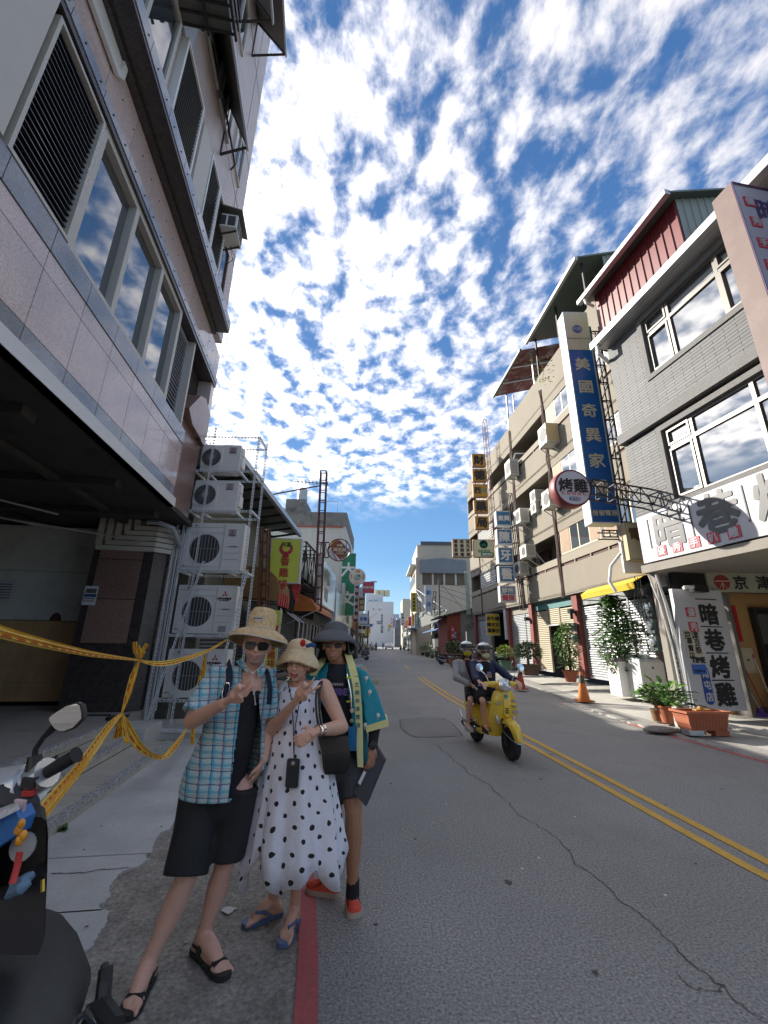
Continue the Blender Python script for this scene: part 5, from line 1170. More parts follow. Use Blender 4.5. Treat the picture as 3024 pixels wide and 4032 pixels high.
far_sign('small red and white paper sign on the brick gable wall',1778,2465,1789,2516,Y-.1,sredbox,'出租',lw,None,name='paper_sign')
far_sign('small blue paper sign beside the red one on the brick gable wall',1790,2486,1797,2516,Y-.1,sblue2,'售屋',lw,None,name='paper_sign')
RR=[(43,50,3.6,1,'low house with a roller shutter and a pale green panel past the brick house'),(50.2,57.5,3.9,5,'low old shop house under the dark tarpaulin on the right'),(74,86,6.5,3,'two storey shop house beyond the big beige building on the right'),(86.2,98,7.0,2,'pale two storey shop house far on the right'),(98.2,112,6.2,0,'cream shop house near the far crossing on the right'),(112.2,126,6.8,1,'grey shop house at the far crossing on the right')]
for a,b,h,ci,lb in RR: row_house(1,a,b,h,ci,lb,at(1760,2500,43).x+.1 if a<58 else 6.9,bal=a>60)
Y=60
x0=at(1638,2300,Y).x;x1=at(1842,2300,Y).x
t=bld('apartment_building','large plain beige building with a grey roofed balcony band high on its end wall',x0,x1+4,Y,Y+13,at(1700,2196,Y).z,mat('plain_beige_wall',(.5,.44,.35),.85,var=.05,vs=.4,dirt=.3,dcol=(.35,.27,.2),ds=.5,streak=True))
zt=at(1700,2196,Y).z;zt2=at(1700,2140,Y).z
m=MB();m.box((.3,1,zt),(x1-x0+3,12,zt2));obj('upper_storey',m,mat('plain_beige_wall',(.5,.44,.35),.85),t)
m=MB();m.box((.8,.8,zt2),(x1-x0,12,zt2+.5));obj('roof_panels',m,mat('solar_grey',(.08,.09,.11),.4),t)
gz0=at(1700,2255,Y).z;gz1=at(1700,2208,Y).z
xa_=at(1655,2240,Y).x-x0;xb_=at(1835,2240,Y).x-x0
m=MB();m.v=[(xa_,-.5,gz0-.1),(xb_,-.5,gz0-.1),(xb_,-.5,gz1),((xa_+xb_)/2,-.5,gz1+.35),(xa_,-.5,gz1)];m.v+=[(a,0,c) for a,b,c in m.v];m.f=[(0,1,2,3,4),(9,8,7,6,5)]+[((i+1)%5,i,i+5,(i+1)%5+5) for i in range(5)];obj('balcony_roof',m,mat('blue_grey_sheet',(.19,.21,.23),.5),t)
m=MB();m.box((xa_,-.04,gz0-1.75),(xb_,.0,gz0-.12));obj('balcony_opening',m,mat('brown_shade',(.13,.1,.07),.8),t)
m=MB()
for k in range(5): m.box((xa_+k*(xb_-xa_)/4.02,-.08,gz0-1.75),(xa_+k*(xb_-xa_)/4.02+.25,-.03,gz0-.12))
obj('balcony_post',m,whside,t)
windows(t,'w',[(1.5+3*i,3.4+3*i,4+3*k,5.6+3*k,0) for i in range(4) for k in range(3)],white)
m=MB();m.box((-.8,.5,zt-1.2),(0,11,zt-.9));m.box((-.8,.5,3.6),(0,11,3.9));obj('balcony_edge',m,whside,t)
t=thing('drain_pipe','pale green downpipes on the gap between beige block and brick house','pipe',tuple(at(1850,2420,34)));m=MB()
h_=at(1845,2250,34).z-at(1850,2420,34).z
for k in range(3): m.tube([(k*.12-.2,0,0),(k*.12-.25,0,h_)],.045,6)
obj('tube',m,mat('pale_green_pipe',(.35,.45,.4),.5),t)
t,z1=pole('dark wooden utility pole in front of the large plain beige building',1731,2420,46,2280,.13,mt=mat('dark_pole',(.1,.1,.09),.8))
px_=t.location.x
for i,(dz,ex,ez) in enumerate(((-.3,9,-2.2),(-.8,9,-3.1),(-1.2,9,-4),(-1.8,9,-4.6),(-.4,4.5,-5.6))):
    t=thing('wire','sagging utility wire running right from the dark wooden pole, '+['highest','second highest','third','fourth','steepest'][i]+' of five','wire',(px_,46,z1+dz));m=MB();m.tube([(k/8*ex,0,ez*k/8*(.75+.25*k/8)) for k in range(9)],.018,4);obj('cable',m,darkm,t)
far_sign('yellow vertical sign with black brush characters above the low shops on the right',1618,2334,1642,2409,54,mat('lemon_sign',(.55,.42,.04),.5),'先渡饅頭店',inkb)
far_sign('white vertical sign with teal characters 朝洋 on a steel frame',1674,2306,1702,2408,48,swhite,'朝洋',sblue2,.55)
far_sign('narrow dark green and white vertical sign below the yellow one',1633,2414,1648,2472,58,sgreen,'五金材料行',lw)
far_sign('white vertical sign with dark brush text far on the right',1578,2413,1594,2463,84,swhite,'阿嬤の店',inkb)
far_sign('small pinkish white sign with 材料 partly hidden by the green sign',1620,2411,1632,2440,66,mat('pink_white_sign',(.6,.5,.52),.5),'材料',lr)
far_sign('white standing signboard on the right pavement far away',1589,2508,1602,2545,80,mat('grey_white_sign',(.45,.44,.46),.5),'小吃',inkb,None,name='standing_sign')
far_sign('white shop banner with blue letters under the tarpaulin',1710,2445,1737,2480,49.5,mat('pale_blue_sign',(.5,.55,.6),.5),'電器行',lblu,None,v=False)
for lb,a,b in (('steel sign frame bracing the white 朝洋 sign',(1700,2470,49),(1712,2330,49)),('steel sign frame beside the yellow vertical sign',(1655,2470,56),(1645,2320,56))):
    A=at(*a);B_=at(*b);truss('sign_scaffold',lb,A,B_,.5,.3,6,.06)
t=thing('scaffold','long black and white steel braces slanting down from the sign frames to the low eaves','sign frame',tuple(at(1640,2320,56)));m=MB();o0=at(1640,2320,56)
for a,b in (((1640,2320,56),(1760,2405,46)),((1645,2350,55),(1700,2430,50)),((1690,2410,50),(1735,2480,47)),((1640,2330,56),(1680,2395,52)),((1650,2425,54),(1700,2450,50))):
    m.beam(at(*a)-o0,at(*b)-o0,.1)
obj('brace',m,galv,t)
t=thing('tarpaulin','dark green black tarpaulin stretched over the low shops on the right','tarpaulin',(0,0,0));m=MB();q=[at(1652,2412,56),at(1765,2400,46),at(1740,2440,43),at(1660,2470,52)];m.v=[tuple(p) for p in q]+[(p.x,p.y,p.z+.05) for p in q];m.f=[(0,1,2,3),(7,6,5,4),(0,4,5,1),(1,5,6,2),(2,6,7,3),(3,7,4,0)];obj('sheet',m,mat('dark_tarp',(.03,.045,.04),.7,var=.3,vs=2),t)
q=gp(1632,2560);Yb=70;b0=at(1622,2550,Yb);b1=at(1645,2550,Yb)
t=thing('electrical_cabinet','grey street cabinet on a black and yellow striped base far on the right','cabinet',(b0.x,Yb,0.02));wv=b1.x-b0.x
m=MB();m.box((0,0,.45),(wv,.8,1.75));obj('casing',m,mat('cabinet_grey',(.25,.29,.32),.5),t);m=MB();m.box((-.1,-.1,0),(wv+.1,.9,.45));obj('base',m,black,t)
for k in range(4): m=MB();m.add([(k*wv/4+.0,-.11,.02),(k*wv/4+.15,-.11,.02),(k*wv/4+.3,-.11,.43),(k*wv/4+.15,-.11,.43)],[(0,1,2,3)]);obj('stripe',m,mat('hazard_yellow',(.6,.4,.03),.6),t)
# clinic and pharmacy signs on the beige block
Ys=25.2
for i,(ch,y0,y1,x0,x1) in enumerate((('財',1383,1440,302,362),('德',1452,1509,304,367),('西中',1523,1580,307,372),('藥',1595,1653,311,375),('局',1670,1728,316,378))):
    X0,X1,Y0,Y1=[1600+x0*.8583,1600+x1*.8583,600+y0*.8583,600+y1*.8583]
    c,w,h=pxs(X0,Y0,X1,Y1,Ys)
    t=sign('pharmacy_sign','amber square sign with the character %s, %s of the stack of five'%(ch,['topmost','second','third','fourth','lowest'][i]),tuple(c),w,h,.3,syel,rframe,0,rim=.03,group='amber pharmacy signs')
    if len(ch)==1: letters(ch,w*.8,inkb,t,0,-.022,0,bold=.045)
    else: letters(ch[0],w*.5,inkb,t,-w*.2,-.022,0,bold=.045);letters(ch[1],w*.42,mat('faded_teal',(.15,.3,.2),.6),t,w*.24,-.022,0,bold=.04)
truss('sign_mast','thin reddish lattice carrying the five amber signs',(c.x+w/2+.35,Ys+.1,c.z-1.5),(c.x+w/2+.15,Ys+.1,c.z+7.3),.45,.2,14,.03,mat('pink_brown_steel',(.25,.12,.1),.7),diag=False)
Ys2=22.
for i,(ch,y0,y1,x0,x1) in enumerate((('東興',1645,1712,412,480),('陳',1728,1798,416,486),('牙',1812,1885,421,490),('醫',1897,1972,425,497),('診所',1988,2063,430,503))):
    X0,X1,Y0,Y1=[1600+x0*.8583,1600+x1*.8583,600+y0*.8583,600+y1*.8583]
    c,w,h=pxs(X0,Y0,X1,Y1,Ys2)
    t=sign('clinic_sign','blue and white box sign with %s, %s of the dental clinic stack'%(ch,['topmost','second','third','fourth','lowest'][i]),tuple(c),w,h,.4,sblue2,mat('sign_white_frame',(.55,.58,.6),.5),0,rim=.06,group='blue dental clinic signs')
    if i in(1,2,3): letters(ch,w*.74,lw,t,0,-.024,0,bold=.04)
    elif i==0: letters(ch,w*.4,lw,t,0,-.024,0,bold=.04)
    else:
        board(t,-w/2+.06,w/2-.06,-h/2+.06,-.0,-.013,swhite,'lower_panel',.004)
        letters(ch,w*.38,lw,t,0,-.024,h*.22,bold=.04);letters('健保',w*.38,sredbox,t,0,-.026,-h*.24,bold=.04)
truss('sign_mast','black lattice carrying the five blue clinic signs',(c.x+w/2+.35,Ys2+.1,c.z-.8),(c.x+w/2+.1,Ys2+.1,c.z+5.6),.3,.2,9,.04,diag=False)
c,w,h=pxs(1600+212*.8583,600+1774*.8583,1600+298*.8583,600+1857*.8583,Ys)
t=sign('symptom_sign','white sign listing 孩兒多病 咳嗽頭痛 感冒發燒 in three columns',tuple(c),w,h,.25,scream,rframe,0,rim=.03)
for i,s in enumerate(('感冒發燒','咳嗽頭痛','孩兒多病')): letters(vert(s),h*.21,inkb,t,(-.32+.32*i)*w,-.022,0,bold=.045,leading=1.12)
c,w,h=pxs(1600+308*.8583,600+1776*.8583,1600+402*.8583,600+1857*.8583,Ys)
t=sign('health_insurance_sign','cream sign with a green ring emblem and 特約藥局 beside the symptom sign',tuple(c),w,h,.25,scream,rframe,0,rim=.03)
m=MB();m.lathe([(.27,0),(.27,.012),(.22,.012),(.22,0)],24,(0,-.024,.25),(0,1,0));m.ball((-.07,-.03,.32),.04,8,6);m.ball((.07,-.03,.32),.04,8,6);m.box((-.12,-.03,.12),(-.03,-.018,.28));m.box((.03,-.03,.12),(.12,-.018,.28));m.box((-.04,-.03,.19),(.04,-.018,.23));obj('emblem',m,sgreen,t)
letters('特約藥局',.2,mat('faded_teal',(.15,.3,.2),.6),t,0,-.022,-.18,bold=.03);board(t,-.2,w/2-.04,-h/2+.06,-h/2+.3,-.013,sgreen,'green_band',.004);letters('調劑服務',.16,lw,t,.2,-.03,-h/2+.18,bold=.03)
far_sign('yellow hanging banner with black characters 牛皮癬 婦女白帶 in the dark garage bay',1915,2417,1968,2502,27.6,mat('vivid_yellow',(.62,.45,.02),.5,dirt=.2),'',None,None,name='hanging_banner',d=.05)
t=[o for o in bpy.data.objects if o.name.startswith('hanging_banner')][-1]
for i,s in enumerate(('皮膚濕','牛皮癬','婦女白')): letters(vert(s),.28,inkb,t,-.27+.27*i,-.024,0,bold=.04,leading=1.3)

# blank boards, canopies and box signs that crowd the far street
r=random.Random(21)
bc=[mat('far_red',(.4,.06,.06),.5),mat('far_yellow',(.5,.38,.06),.5),mat('far_blue',(.06,.14,.38),.5),mat('far_white',(.55,.55,.55),.5),mat('far_green',(.06,.25,.13),.5),mat('far_orange',(.5,.2,.05),.5)]
cn=['red','yellow','blue','white','green','orange'];used=set()
for i in range(26):
    Y=54+i*2.9+r.uniform(-.6,.6);left=i%2==0;k=r.randrange(6);x=(-4.0 if left else 6.3)+(1 if left else -1)*r.uniform(.1,.8);z=r.uniform(3.2,6.2);w=r.uniform(.5,1.3);h=r.uniform(.7,2.4)
    if not left and 57<Y<74: x=4.7+r.uniform(-.3,.2)
    nm='%s far down the %s side, %s nearest there'%(['small blank %s board'%cn[k],'tall blank %s board'%cn[k]][h>1.4],'left' if left else 'right','%s'%(['first','second','third','fourth','fifth','sixth','seventh','eighth','ninth','tenth','eleventh','twelfth','thirteenth'][i//2]))
    t=sign('sign_board',nm,(x,Y,z),w,h,.2,bc[k],sframe,0,rim=.04,group='blank sign boards crowding the far street')
for i in range(10):
    Y=58+i*6.2;left=i%2==1;k=r.randrange(6);x=-4.4 if left else 6.7
    if not left and 57<Y<74: x=5.0
    t=thing('canopy','%s shop canopy on the %s, %s of the far canopies'%(cn[k],'left' if left else 'right',['nearest','second nearest','third nearest','fourth nearest','farthest'][i//2]),'awning',(x,Y,2.9),0,'shop canopies along the far street');s_=1 if left else -1
    m=MB();m.v=[(0,0,.6),(s_*1.5,0,0),(s_*1.5,4,0),(0,4,.6),(0,0,.66),(s_*1.5,0,.06),(s_*1.5,4,.06),(0,4,.66),];m.f=[(0,1,2,3),(7,6,5,4),(0,4,5,1),(1,5,6,2),(2,6,7,3),(3,7,4,0)];obj('canvas',m,bc[k],t);m=MB();m.box((s_*1.4-.02,.1,-2.8),(s_*1.4+.02,.14,.1));obj('post',m,lgrey,t)
# ---------------------------------------------------------------- rack of air conditioners
slot=mat('slotted_steel',(.72,.77,.8),.5,.25,var=.1,vs=12)
YR=8.55
rk=thing('steel_rack','tall slotted steel rack holding five outdoor units beside the granite pillar','rack',(-3.9,YR,0))
O=Vector((-3.9,YR,0))
def A8(px,py,y=YR): return at(px,py,y)-O
def slotbar(p,q,name='post',w=.045,pitch=.075):
    # slotted angle bar: strip faces with real gaps (two rails and the webs between the slots)
    p=Vector(p);q=Vector(q);d=(q-p);L_=d.length;d.normalize();y=Vector((0,1,0));s=d.cross(y).normalized();m=MB()
    if abs(d.y)>.8: s=Vector((1,0,0));y=Vector((0,0,1))
    for k in (-1,1): m.beam(p+s*k*w*.38,q+s*k*w*.38,w*.28,.006,s.cross(d))
    n=int(L_/pitch)
    for i in range(n+1):
        a=p+d*min(i*pitch,L_-.02);m.beam(a,a+d*pitch*.38,w*.6,.005,s.cross(d))
    m.beam(p+s*w*.5+y*w*.4,q+s*w*.5+y*w*.4,.005,w*.8,y)
    return obj(name,m,slot,rk)
xl,xr_=A8(700,2260).x,A8(992,2240).x
xl=-.38;xr_=1.02;ztop=A8(755,1712).z
PL=-.36;D=.62
for (x,y_,z1) in ((PL,0,ztop),(xr_,0,ztop),(PL,D,ztop+.1),(xr_,D,ztop+.1)): slotbar((x,y_,.12),(x,y_,z1))
xm=A8(790,2100).x
slotbar((xm,-.03,.1),(xm,-.03,A8(862,1685).z))
slotbar((PL-.12,-.03,.12),(PL-.12,-.03,A8(700,1980).z))
zs=[A8(850,y).z for y in (1722,1855,2012,2252,2505,2762)]
for i,z in enumerate(zs):
    slotbar((PL,-.01,z),(xr_,-.01,z),'shelf_bar');slotbar((PL,D,z),(xr_,D,z),'shelf_bar');slotbar((PL,0,z),(PL,D,z),'shelf_bar');slotbar((xr_,0,z),(xr_,D,z),'shelf_bar')
    if i: 
        for x in (-.1,.65): slotbar((x,0,z),(x,D,z),'shelf_bar')
b0=at(556,2905,7.95)-O;b1=A8(802,2210);slotbar(b0,b1,'brace');b2=at(800,2890,7.9)-O;b3=A8(975,2245);slotbar(b2,b3,'brace');slotbar((b0.x-.35,b0.y,.14),(b2.x+.1,b2.y,.14),'brace')
slotbar((xl,0,ztop-.1),(xl-.1,D,ztop+.15),'brace')
rk2=mat('mitsu_red',(.5,.02,.05),.5,var=0)
acw=mat('ac_ivory',(.78,.78,.75),.45,var=.04,vs=3,dirt=.2,dcol=(.42,.38,.3),ds=3)
plate=mat('badge_grey',(.36,.37,.38),.4)
def diamonds(t,x,z,s,y=-.012):
    m=MB()
    for a in (90,210,330):
        dx,dz=math.cos(R(a)),math.sin(R(a));c=(x+dx*s*.55,z+dz*s*.55);nx,nz=-dz,dx
        m.add([(c[0]-dx*s*.52,y,c[1]-dz*s*.52),(c[0]+nx*s*.3,y,c[1]+nz*s*.3),(c[0]+dx*s*.52,y,c[1]+dz*s*.52),(c[0]-nx*s*.3,y,c[1]-nz*s*.3)],[(3,2,1,0)])
    obj('emblem',m,rk2,t)
def outdoor(label,x0,y0,x1,y1,big,zb,y=YR+.1,badge=0):
    a=at(x0,(y0+y1)/2,y);b=at(x1,(y0+y1)/2,y);h=at((x0+x1)/2,y0,y).z-zb;w=b.x-a.x;d=.36 if big else .3
    t=thing('outdoor_unit',label,'air conditioner',(a.x+w/2,y,zb),0,'outdoor units stacked on the steel rack')
    m=MB();m.rbox((-w/2,0,.03),(w/2,d,h),.02);m.box((-w/2+.1,.04,0),(-w/2+.18,d-.04,.03));m.box((w/2-.18,.04,0),(w/2-.1,d-.04,.03));sobj('casing',m,acw,t)
    if big:
        fx=-w/2+w*.36;r=min(w*.27,h*.3);ac_fan(t,fx,h*.46,r,rad=False)
        m=MB();frame_rect(m,fx-r*1.18,fx+r*1.18,h*.46-r*1.2,h*.46+r*1.15,.012,0,.012);m.v=[(q,-p_,c_) for p_,q,c_ in m.v];obj('grille_frame',m,acw,t)
        m=MB();m.box((w*.16,-.006,.05),(w*.165,0,h-.03));m.box((-w/2+.03,-.006,h-.1),(w*.16,0,h-.096))
        for k in range(3): m.box((w*.2,-.006,h*(.25+.13*k)),(w*.45,0,h*(.25+.13*k)+.004))
        m.box((w*.28,-.008,h*.5),(w*.4,0,h*.525));m.box((-w/2+.04,-.008,.1),(-w/2+.13,0,.12));obj('panel_lines',m,mat('panel_line_grey',(.2,.2,.2),.6,var=0),t)
        m=MB();m.ball((-w/2+.2,-.004,h-.055),(.02,.006,.014),8,6);obj('logo',m,inkb,t)
    else:
        fx=-w/2+w*.27;r=min(w*.24,h*.40)
        m=MB();m.rbox((fx-r*1.13,-.02,h*.5-r*1.1+.015),(fx+r*1.13,.0,h*.5+r*1.1+.015),r*.35,4);o=obj('grille_frame',m,acw,t)
        m=MB();m.lathe([(r,0),(r,.012)],28,(fx,-.034,h*.5+.015),(0,1,0));obj('fan_opening',m,mat('ac_fan_dark',(.06,.06,.06),.6,var=0),t)
        m=MB()
        for k in range(30): an=2*math.pi*k/30;m.beam((fx+.25*r*math.cos(an),-.042,h*.5+.015+.25*r*math.sin(an)),(fx+1.06*r*math.cos(an),-.042,h*.5+.015+1.06*r*math.sin(an)),.005)
        m.lathe([(r*.28,0),(r*.28,.014)],16,(fx,-.05,h*.5+.015),(0,1,0));obj('fan_guard',m,lgrey,t)
        m=MB();m.box((w/2,.03,h*.2),(w/2+.05,d-.05,h*.55));m.box((w/2,.05,h*.65),(w/2+.04,d-.1,h*.9));obj('valve_cover',m,acw,t)
    bx_=w*.3
    if badge==0:
        m=MB();m.box((bx_-.085,-.008,h*.8-.075),(bx_+.085,0,h*.8+.075));obj('badge',m,plate,t);diamonds(t,bx_,h*.8-.005,.042);m=MB();m.box((bx_-.05,-.011,h*.8+.05),(bx_+.05,-.008,h*.8+.058));obj('badge_line',m,rk2,t);letters('MITSUBISHI',.024,inkb,t,bx_,-.012,h*.8-.06,bold=.05)
    else:
        diamonds(t,bx_,h*.82,.065,-.006);letters('MITSUBISHI',.055,inkb,t,bx_,-.008,h*.82-.09,bold=.06);letters('HEAVY INDUSTRIES',.022,inkb,t,bx_,-.008,h*.82-.13,bold=.04)
        m=MB();m.box((bx_-.06,-.004,.06),(bx_+.1,0,.18));obj('spec_label',m,plate,t)
    return t
outdoor('small outdoor unit on the topmost shelf of the rack',793,1752,945,1860,False,zs[1]+.02)
outdoor('small outdoor unit on the second shelf from the top',762,1892,935,2016,False,zs[2]+.02)
outdoor('large outdoor unit on the middle shelf with a small grey badge',722,2060,955,2256,True,zs[3]+.02)
outdoor('large outdoor unit with a big red logo crossed by the diagonal brace, second from bottom',690,2304,925,2510,True,zs[4]+.02,badge=1)
outdoor('large outdoor unit on the lowest shelf beside the plaid shirt',650,2556,885,2765,True,zs[5]+.02,badge=1)
m=MB();t=thing('drain_pipe','grey vertical pipe bundle between the granite pillar and the rack','pipe',(-4.36,8.5,0))
for k in range(3): m.tube([(k*.07-.04,.05*k,.35),(k*.07-.04,.05*k,3.4+.2*k)],.028,6)
obj('tube',m,lgrey,t)
# ---------------------------------------------------------------- barrier tape
tapem=mat('barrier_tape',(.85,.58,.07),.5,var=.1,vs=6)
tt=tapem.node_tree;tP=tt.nodes['Principled BSDF'];src=tP.inputs['Base Color'].links[0].from_socket
uvn=tt.nodes.new('ShaderNodeUVMap');sp_=tt.nodes.new('ShaderNodeSeparateXYZ');tt.links.new(uvn.outputs[0],sp_.inputs[0])
def tm(op,a,b=0.):
    q=tt.nodes.new('ShaderNodeMath');q.operation=op
    for i,x in enumerate((a,b)):
        if isinstance(x,(int,float)): q.inputs[i].default_value=x
        else: tt.links.new(x,q.inputs[i])
    return q.outputs[0]
fr_=tm('FRACT',tm('MULTIPLY',sp_.outputs[0],7.));blk=tm('MULTIPLY',tm('LESS_THAN',fr_,.62),tm('MULTIPLY',tm('GREATER_THAN',sp_.outputs[1],.18),tm('LESS_THAN',sp_.outputs[1],.42)))
gatn=tt.nodes.new('ShaderNodeTexNoise');gatn.inputs['Scale'].default_value=5.;tt.links.new(uvn.outputs[0],gatn.inputs['Vector'])
nt2=tt.nodes.new('ShaderNodeTexNoise');nt2.inputs['Scale'].default_value=38.;nt2.inputs['Detail'].default_value=1.;tt.links.new(uvn.outputs[0],nt2.inputs['Vector'])
scr=tm('MULTIPLY',tm('GREATER_THAN',nt2.outputs[0],.54),tm('MULTIPLY',tm('GREATER_THAN',sp_.outputs[1],.52),tm('LESS_THAN',sp_.outputs[1],.85)))
blk=tm('MAXIMUM',blk,tm('MULTIPLY',scr,.8))
mx_=tt.nodes.new('ShaderNodeMix');mx_.data_type='RGBA';tt.links.new(tm('MULTIPLY',blk,.95),mx_.inputs[0]);tt.links.new(src,mx_.inputs[6]);mx_.inputs[7].default_value=(.62,.1,.04,1);tt.links.new(mx_.outputs[2],tP.inputs['Base Color'])
tP.inputs['Transmission Weight'].default_value=0
tape=thing('barrier_tape','yellow and red barrier tape strung and knotted across the steps','barrier tape',tuple(at(548,2600,5.2)))
TO=tape.location.copy()
def tapes(pts,w,seed=0,n=8,fold=.3,name='strand'):
    P_=smooth([tuple(Vector(p)) for p in pts],n);r=random.Random(seed);m=MB();rows=[];k=9;w=([x*.8 for x in w] if isinstance(w,list) else w*.8 if not isinstance(w,tuple) else w);L_=0;uvs=[];tw=r.uniform(0,2)
    for i,p in enumerate(P_):
        p=Vector(p);d=(Vector(P_[min(i+1,len(P_)-1)])-Vector(P_[max(i-1,0)])).normalized();vw=(p-Vector((0,0,CH))).normalized();s=d.cross(vw).normalized();f=s.cross(d)
        if i:L_+=(p-Vector(P_[i-1])).length
        ww=w[0]+(w[1]-w[0])*i/(len(P_)-1) if isinstance(w,tuple) else w
        if isinstance(w,list): ww=float(np.interp(i/(len(P_)-1),np.linspace(0,1,len(w)),w))
        tw+=r.uniform(-.12,.12);row=[]
        for j in range(k):
            q=(j/(k-1)-.5);off=math.sin(j*1.9+tw*2.)*ww*fold*.35+math.sin(j*4.1+tw*5+i*.1)*ww*fold*.16
            row.append(tuple(p+s*q*ww+f*off-TO));uvs.append((L_,j/(k-1)))
        rows.append(row)
    m.loft(rows,close=False);me=m.mesh(name,smooth=True);uv=me.uv_layers.new(name='UVMap')
    for l in me.loops: uv.data[l.index].uv=uvs[l.vertex_index]
    return obj(name,me,tapem,tape)
K1=at(548,2600,5.2);K2=at(480,2808,4.9)
tapes([at(-160,2425,2.3),at(0,2487,2.55),at(200,2540,3.1),at(380,2578,4.0),K1],[.09,.085,.075,.06,.02],1,fold=.35)
tapes([K1,at(620,2613,5.5),at(700,2602,6.1),at(810,2566,7.4),at(862,2538,8.1),at(893,2518,8.45)],[.02,.075,.085,.06,.045,.03],2)
tapes([K1,at(525,2660,5.1),at(505,2730,5.0),K2],[.025,.085,.075,.02],3,fold=.45)
tapes([K2,at(430,2860,4.4),at(330,3000,3.3),at(230,3120,2.45),at(150,3215,1.95)],[.03,.085,.085,.075,.07],4,fold=.4)
tapes([K2,at(500,2860,5.0),at(545,2935,5.1),at(600,2975,5.4),at(650,2978,5.8),at(690,2935,6.3),at(738,2870,7.2)],[.02,.11,.1,.06,.07,.1,.02],5,fold=.35)
tapes([at(808,2568,7.4),at(800,2640,7.4),at(778,2720,7.4),at(768,2800,7.4),at(760,2870,7.4),at(758,2930,7.4)],[.02,.1,.09,.07,.08,.06],6,fold=.4)
for i,(k,sg,n_) in enumerate(((K1,1,5),(K2,-1,6))):
    r=random.Random(9+i)
    for j in range(n_): 
        e=k+Vector((r.uniform(-.09,.13),r.uniform(-.05,.05),sg*r.uniform(.1,.22) if i==0 else -r.uniform(.12,.3)));tapes([k,(k+e)/2+Vector((r.uniform(-.03,.03),0,0)),e],[.015,.05,.06],20+j,3,.5,'tail')
# ---------------------------------------------------------------- plants
def leafmat(n,c,v=.35): 
    m=mat(n,c,.45,var=v,vs=6,rand=0);m.node_tree.nodes['Principled BSDF'].inputs['Transmission Weight'].default_value=0.;return m
lf_dark=leafmat('leaf_dark_green',(.035,.085,.02));lf_mid=leafmat('leaf_mid_green',(.06,.15,.025));lf_br=leafmat('leaf_bright_green',(.11,.23,.03));lf_yel=leafmat('leaf_yellow_green',(.3,.36,.05))
bark=mat('bark',(.12,.09,.06),.9,var=.3,vs=12)
terra=mat('terracotta',(.38,.12,.06),.8,var=.12,vs=4,dirt=.35,dcol=(.25,.15,.1),ds=6)
soil=mat('soil',(.05,.035,.025),.95,var=.3,vs=30)
def leaf(m,p,d,l,w,up,r):
    d=d.normalized();s=d.cross(up)
    if s.length<.05:s=Vector((1,0,0))
    s.normalize();n=s.cross(d).normalized();b=n*l*.12
    m.add([p,p+d*l*.35+s*w*.5+b,p+d*l*.75+s*w*.38+b*.6,p+d*l-n*l*.1,p+d*l*.75-s*w*.38+b*.6,p+d*l*.35-s*w*.5+b],[(0,1,5),(1,2,4,5),(2,3,4)])
def crown(kind,seed,h,w,n,ls,mats,base=.3):
    r=random.Random(seed);ms=[MB(),MB()]
    for i in range(n):
        a=r.uniform(0,6.283)
        if kind=='bush':
            ph=math.acos(r.uniform(-.6,1));rr=r.uniform(.55,1.)**.5;c=Vector((math.cos(a)*math.sin(ph)*w/2*rr,math.sin(a)*math.sin(ph)*w/2*rr,base+h*.5+math.cos(ph)*h*.5*rr));d=Vector((math.cos(a),math.sin(a),r.uniform(-.2,1.1)))
        elif kind=='column':
            t_=r.random();prof=math.sin(math.pi*min(1,.18+t_*.78))**.7;rr=r.uniform(.25,1)*prof;c=Vector((math.cos(a)*w/2*rr+.05*math.sin(t_*9+seed),math.sin(a)*w/2*rr,base+h*t_));d=Vector((math.cos(a),math.sin(a),r.uniform(-.5,.7)))
        else: # rosette
            c=Vector((math.cos(a)*.03,math.sin(a)*.03,base));el=r.uniform(.15,1.35);d=Vector((math.cos(a)*math.cos(el),math.sin(a)*math.cos(el),math.sin(el)))
            L_=h*r.uniform(.5,1.)
            ms[0].tube([c,c+d*L_*.5+Vector((0,0,.02)),c+d*L_],.006,4);c=c+d*L_;d=Vector((d.x,d.y,-.15+d.z*.4))
        leaf(ms[r.random()<.35],c,d,ls*r.uniform(.6,1.25),ls*r.uniform(.32,.5),Vector((r.uniform(-.3,.3),r.uniform(-.3,.3),1)),r)
    return ms
def pot(t,r0,r1,h,mt,rim=True,sq=None):
    m=MB()
    if sq: m.loft([[(-sq[0]*s,-sq[1]*s,z),(sq[0]*s,-sq[1]*s,z),(sq[0]*s,sq[1]*s,z),(-sq[0]*s,sq[1]*s,z)] for s,z in ((.78,0),(1,h),(1.08,h),(1.08,h+.04),(.95,h+.04),(.95,h-.02))])
    else: m.lathe([(r0,0),(r1,h),(r1*1.1,h),(r1*1.1,h+.04),(r1*.95,h+.04),(r1*.93,h-.03)],18)
    (sobj if not sq else obj)('pot',m,mt,t)
    m=MB();m.lathe([((sq[0] if sq else r1)*.9,h-.035),((sq[0] if sq else r1)*.9,h-.03)],14,sy=(sq[1]/sq[0] if sq else 1));obj('soil',m,soil,t)
